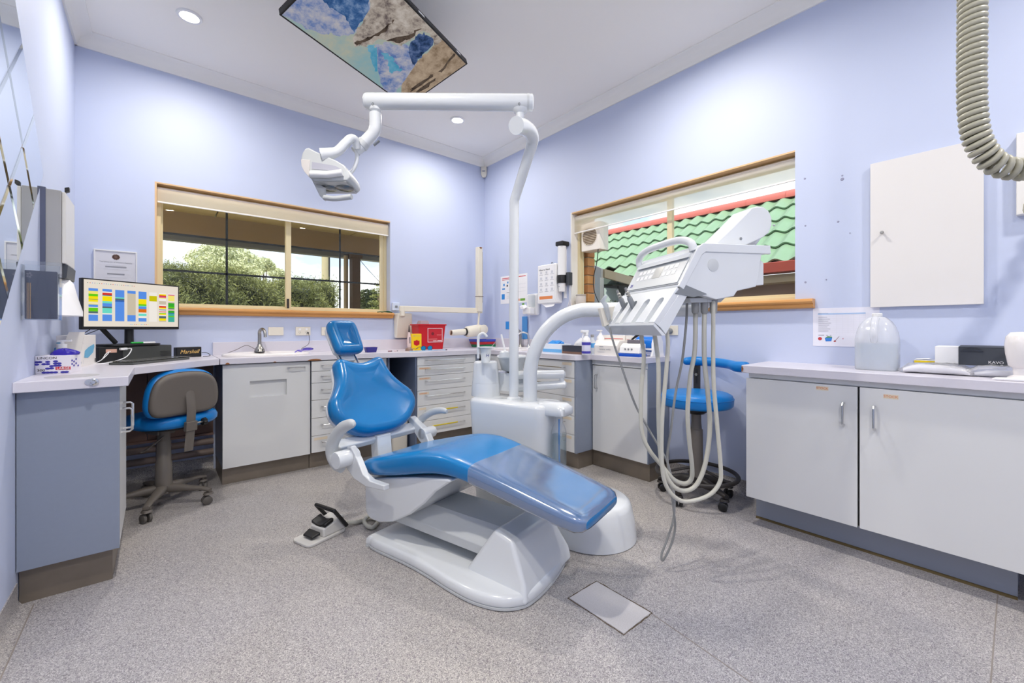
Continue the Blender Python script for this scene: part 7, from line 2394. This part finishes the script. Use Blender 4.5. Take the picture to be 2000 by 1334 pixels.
beam(at(1140, 508, 4.75), at(1178, 525, 4.55), .10, .03, WF, 'fascia_board')
beam(at(1178, 526, 4.55), at(1262, 550, 4.75), .09, .03, mat('weathered_fascia', (196, 180, 150), .7), 'fascia_board')
pz_ = at(1165, 530, 4.9)
obj('porch_post', G().box(pz_.x, pz_.x + .07, pz_.y - .05, pz_.y + .05, -.35, pz_.z + .02), WF, nb, smooth=False)
pw2 = at(1195, 580, 5.3)
obj('window_frame', G().prism([at(1176, 556, 5.25), at(1228, 560, 5.25), at(1228, 640, 5.25), at(1176, 640, 5.25)], Vector((.04, .04, 0))), DARK, nb, smooth=False)
obj('window_pane', G().prism([at(1180, 562, 5.235), at(1208, 564, 5.235), at(1208, 640, 5.235), at(1180, 640, 5.235)], Vector((.008, .008, 0))), mat('pale_reflecting_pane', (176, 190, 186), .1), nb, smooth=False)

# verandah outside the back window
vr = thing('verandah', 'brown verandah roof with beam and posts outside the back window', 'verandah', (2.0, 7.0, -.35))
SOF = mat('brown_soffit', (196, 170, 130), .8, var=.08, vscale=2)
for k in range(6):
    x0 = -3.0 + k * 1.8
    obj('soffit_sheet', G().box(x0 + .01, x0 + 1.79, YB + WT + .02, 7.0, 2.62, 2.65), SOF, vr, smooth=False)
obj('roof_sheet', G().box(-3.2, 8.0, YB + WT + .02, 7.5, 2.66, 2.70), mat('zinc_roof', (150, 152, 154), .4, metal=.6), vr, smooth=False)
obj('beam', G().box(-3.2, 8.0, 6.96, 7.06, 2.34, 2.62), mat('brown_beam', (160, 134, 106), .8, var=.1, vscale=3), vr, smooth=False)
obj('gutter', G().box(-3.2, 8.0, 7.06, 7.20, 2.27, 2.40), mat('grey_gutter', (120, 118, 118), .5), vr, smooth=False)
POST = mat('brown_post', (96, 76, 62), .8, var=.08, vscale=4)
pxx = onY(693, 560, 7.0).x
for x in (pxx, pxx + 4.2, -2.6):
    obj('post', G().box(x - .06, x + .07, 6.94, 7.08, -.35, 2.34), POST, vr, smooth=False)
    obj('post_bracket', G().box(x - .09, x + .10, 6.93, 7.09, 2.26, 2.34), POST, vr, smooth=False)
obj('downpipe', G().cyl((pxx - .13, 7.04, -.35), (pxx - .13, 7.04, 2.30), .035), mat('beige_pipe', (170, 150, 120), .6), vr)


def leaf_cloud(n, sampler, lw, ll, seed, upbias=.3):
    r = np.random.default_rng(seed)
    P_ = sampler(r, n)
    d = r.normal(size=(n, 3))
    d[:, 2] += upbias
    d /= np.linalg.norm(d, axis=1)[:, None]
    e = r.normal(size=(n, 3))
    s = np.cross(d, e)
    s /= np.linalg.norm(s, axis=1)[:, None] + 1e-9
    L_1 = ll * r.uniform(.6, 1.3, n)[:, None]
    W_1 = lw * r.uniform(.7, 1.2, n)[:, None]
    v = np.empty((n, 4, 3))
    v[:, 0] = P_ - d * L_1 * .5
    v[:, 1] = P_ + s * W_1 * .5
    v[:, 2] = P_ + d * L_1 * .5
    v[:, 3] = P_ - s * W_1 * .5
    me = bpy.data.meshes.new('foliage')
    me.vertices.add(n * 4)
    me.vertices.foreach_set('co', v.reshape(-1))
    me.loops.add(n * 4)
    me.loops.foreach_set('vertex_index', np.arange(n * 4))
    me.polygons.add(n)
    me.polygons.foreach_set('loop_start', np.arange(n) * 4)
    me.update()
    return me


def foliage_mat(name, a, b):
    m = mat(name, a, .7)
    n = m.node_tree.nodes
    l = m.node_tree.links
    co = n.new('ShaderNodeTexCoord')
    no = n.new('ShaderNodeTexNoise')
    no.inputs['Scale'].default_value = 2.2
    no.inputs['Detail'].default_value = 6
    l.new(co.outputs['Object'], no.inputs['Vector'])
    mx = n.new('ShaderNodeMix')
    mx.data_type = 'RGBA'
    mx.inputs[6].default_value = (*lin(a), 1)
    mx.inputs[7].default_value = (*lin(b), 1)
    l.new(no.outputs[0], mx.inputs[0])
    l.new(mx.outputs[2], n['Principled BSDF'].inputs['Base Color'])
    return m


HG = foliage_mat('hedge_leaf', (80, 94, 52), (158, 158, 94))
hd = thing('hedge', 'long olive green hedge beyond the verandah', 'hedge', (1.6, 11.4, -.35))
core = []
nx = 40
hx = np.linspace(-3.0, 3.45, nx)
htop = 2.27 + .10 * np.sin(hx * 2.1) + .06 * np.sin(hx * 5.3 + 1)
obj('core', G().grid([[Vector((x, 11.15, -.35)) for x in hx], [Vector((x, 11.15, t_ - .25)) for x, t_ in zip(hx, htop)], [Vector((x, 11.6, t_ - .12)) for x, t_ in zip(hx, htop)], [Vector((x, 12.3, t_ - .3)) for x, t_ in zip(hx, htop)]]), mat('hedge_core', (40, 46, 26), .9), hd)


def hs_sampler(r, n):
    x = r.uniform(-3.0, 3.5, n)
    t_ = np.interp(x, hx, htop)
    k = r.random(n) < .68
    z = np.where(k, r.uniform(.3, 1, n) ** .8 * t_, t_ + r.normal(0, .07, n))
    y = np.where(k, 11.0 + r.normal(0, .10, n) + .18 * np.sin(x * 7 + z * 5), r.uniform(10.95, 12.2, n))
    end = np.clip((x - 3.1) / .4, 0, 1)
    z = z * (1 - .25 * end * r.random(n))
    return np.stack([x, y, z], 1)


hl = fin('foliage', leaf_cloud(60000, hs_sampler, .014, .12, 5, .5), HG, hd)
hl['kind'] = 'stuff'


def tree(name, label, base, blobs, n, lw, ll, leaf, seed, trunk=.12, group=None):
    t_ = thing(name, label, 'tree', base, group)
    b_3 = Vector(base)
    tops = [Vector(b[0]) for b in blobs]
    g = G()
    top = sum(tops, Vector()) / len(tops)
    g.tube([b_3, b_3.lerp(top, .5) + Vector((.1, 0, 0)), top], [trunk, trunk * .7, trunk * .3], 8)
    for c in tops:
        g.tube([b_3.lerp(top, .55), (b_3.lerp(top, .6) + c) / 2, c], [trunk * .5, trunk * .35, trunk * .12], 6)
    obj('trunk', g, mat('bark', (120, 104, 88), .9), t_)

    def smp(r, m):
        wts = np.array([b[1] * b[1] * b[2] for b in blobs])
        idx = r.choice(len(blobs), m, p=wts / wts.sum())
        d = r.normal(size=(m, 3))
        d /= np.linalg.norm(d, axis=1)[:, None]
        rr_ = r.uniform(.35, 1, m) ** .5
        C_3 = np.array([b[0] for b in blobs])[idx]
        R_3 = np.array([(b[1], b[1], b[2]) for b in blobs])[idx]
        return C_3 + d * R_3 * rr_[:, None]
    o_ = fin('foliage', leaf_cloud(n, smp, lw, ll, seed), leaf, t_)
    o_['kind'] = 'stuff'
    return t_


GUM = foliage_mat('gum_leaf', (168, 176, 136), (222, 222, 180))
DKG = foliage_mat('dark_leaf', (44, 58, 36), (96, 104, 60))
def blob(px, py, Y, rx_, rz_):
    p = onY(px, py, Y)
    return ((p.x, p.y, p.z), rx_, rz_)
b1 = [blob(400, 508, 22, .75, .5), blob(425, 492, 22, .7, .45), blob(450, 500, 22.5, .9, .55), blob(478, 515, 22, .8, .5), blob(420, 522, 21.5, .9, .5), blob(460, 530, 21.5, 1.0, .45), blob(495, 528, 22, .5, .35)]
tree('gum_tree', 'spreading pale gum tree rising behind the hedge', (onY(440, 600, 22).x, 22, -.35), b1, 9000, .05, .17, GUM, 3, .16)
b2_ = [blob(515, 514, 24, .45, .3), blob(505, 522, 24, .4, .3), blob(522, 520, 24, .4, .25)]
tree('gum_tree', 'small gum tree crown just beside the spreading gum', (onY(513, 600, 24).x, 24, -.35), b2_, 2000, .05, .16, GUM, 4, .10)
b3 = [blob(540, 533, 28, .5, .3), blob(552, 538, 28, .4, .25)]
tree('gum_tree', 'low gum tree crown next to the sliding window stile', (onY(545, 600, 28).x, 28, -.35), b3, 1600, .05, .16, GUM, 6, .10)
b4 = [blob(708, 582, 17, .35, .25), blob(718, 575, 17, .4, .22), blob(730, 583, 17, .4, .28), blob(712, 596, 17, .45, .3), blob(735, 597, 17, .4, .3), blob(722, 592, 17, .4, .3)]
tree('round_tree', 'dark rounded tree beyond the verandah post', (onY(720, 640, 17).x, 17, -.35), b4, 5000, .05, .10, DKG, 8, .12)
bx5 = onY(738, 560, 15).x
b5 = [((bx5, 15, 2.95), .06, .12), ((bx5, 15, 2.72), .16, .06), ((bx5, 15, 2.52), .24, .07), ((bx5, 15, 2.30), .30, .07), ((bx5, 15, 2.05), .38, .10), ((bx5, 15, 1.75), .5, .16), ((bx5 + .2, 15, 1.5), .6, .2)]
tree('pine_tree', 'young pine with tiered branches at the end of the view beyond the post', (bx5, 15, -.35), b5, 4000, .03, .10, foliage_mat('pine_leaf', (66, 84, 48), (140, 140, 70)), 9, .06)
# bush below the neighbour window
bsh = thing('porch_shrub', 'dark shrub under the pale window of the neighbouring building', 'shrub', (at(1195, 600, 4.95).x, at(1195, 600, 4.95).y, -.35))
sc_ = at(1196, 606, 4.95)
def sh_s(r, n):
    d = r.normal(size=(n, 3))
    d /= np.linalg.norm(d, axis=1)[:, None]
    return np.array((sc_.x, sc_.y, sc_.z - .2)) + d * np.array((.22, .22, .32)) * r.uniform(.4, 1, n)[:, None]
q = fin('foliage', leaf_cloud(1500, sh_s, .02, .05, 12), DKG, bsh)
q['kind'] = 'stuff'
obj('stem', G().cyl((sc_.x, sc_.y, -.35), (sc_.x, sc_.y, sc_.z - .2), .02), MATS['bark'], bsh)

up_x = onY(635.5, 540, 15).x
upo = thing('power_pole', 'pale timber power pole rising above the hedge', 'pole', (up_x, 15, -.35))
obj('pole', G().lathe([(.13, 0), (.10, 9)], (up_x, 15, -.35), n=14), mat('pole_timber', (176, 164, 132), .8, var=.1, vscale=6), upo)
obj('conduit', G().cyl((up_x + .10, 14.93, -.35), (up_x + .10, 14.93, 6), .03), DARK, upo)
sw = [onY(699, 503, 14.5), onY(720, 528, 14.8), onY(740, 549, 15.2)]
tag(obj('stay_wire', G().tube([sw[0] + (sw[0] - sw[1]) * 2] + sw + [Vector((sw[2].x + 1.4, 15.6, -.35))], .010, 6), DARK, None), 'thin dark stay wire slanting down beyond the verandah post', 'wire')
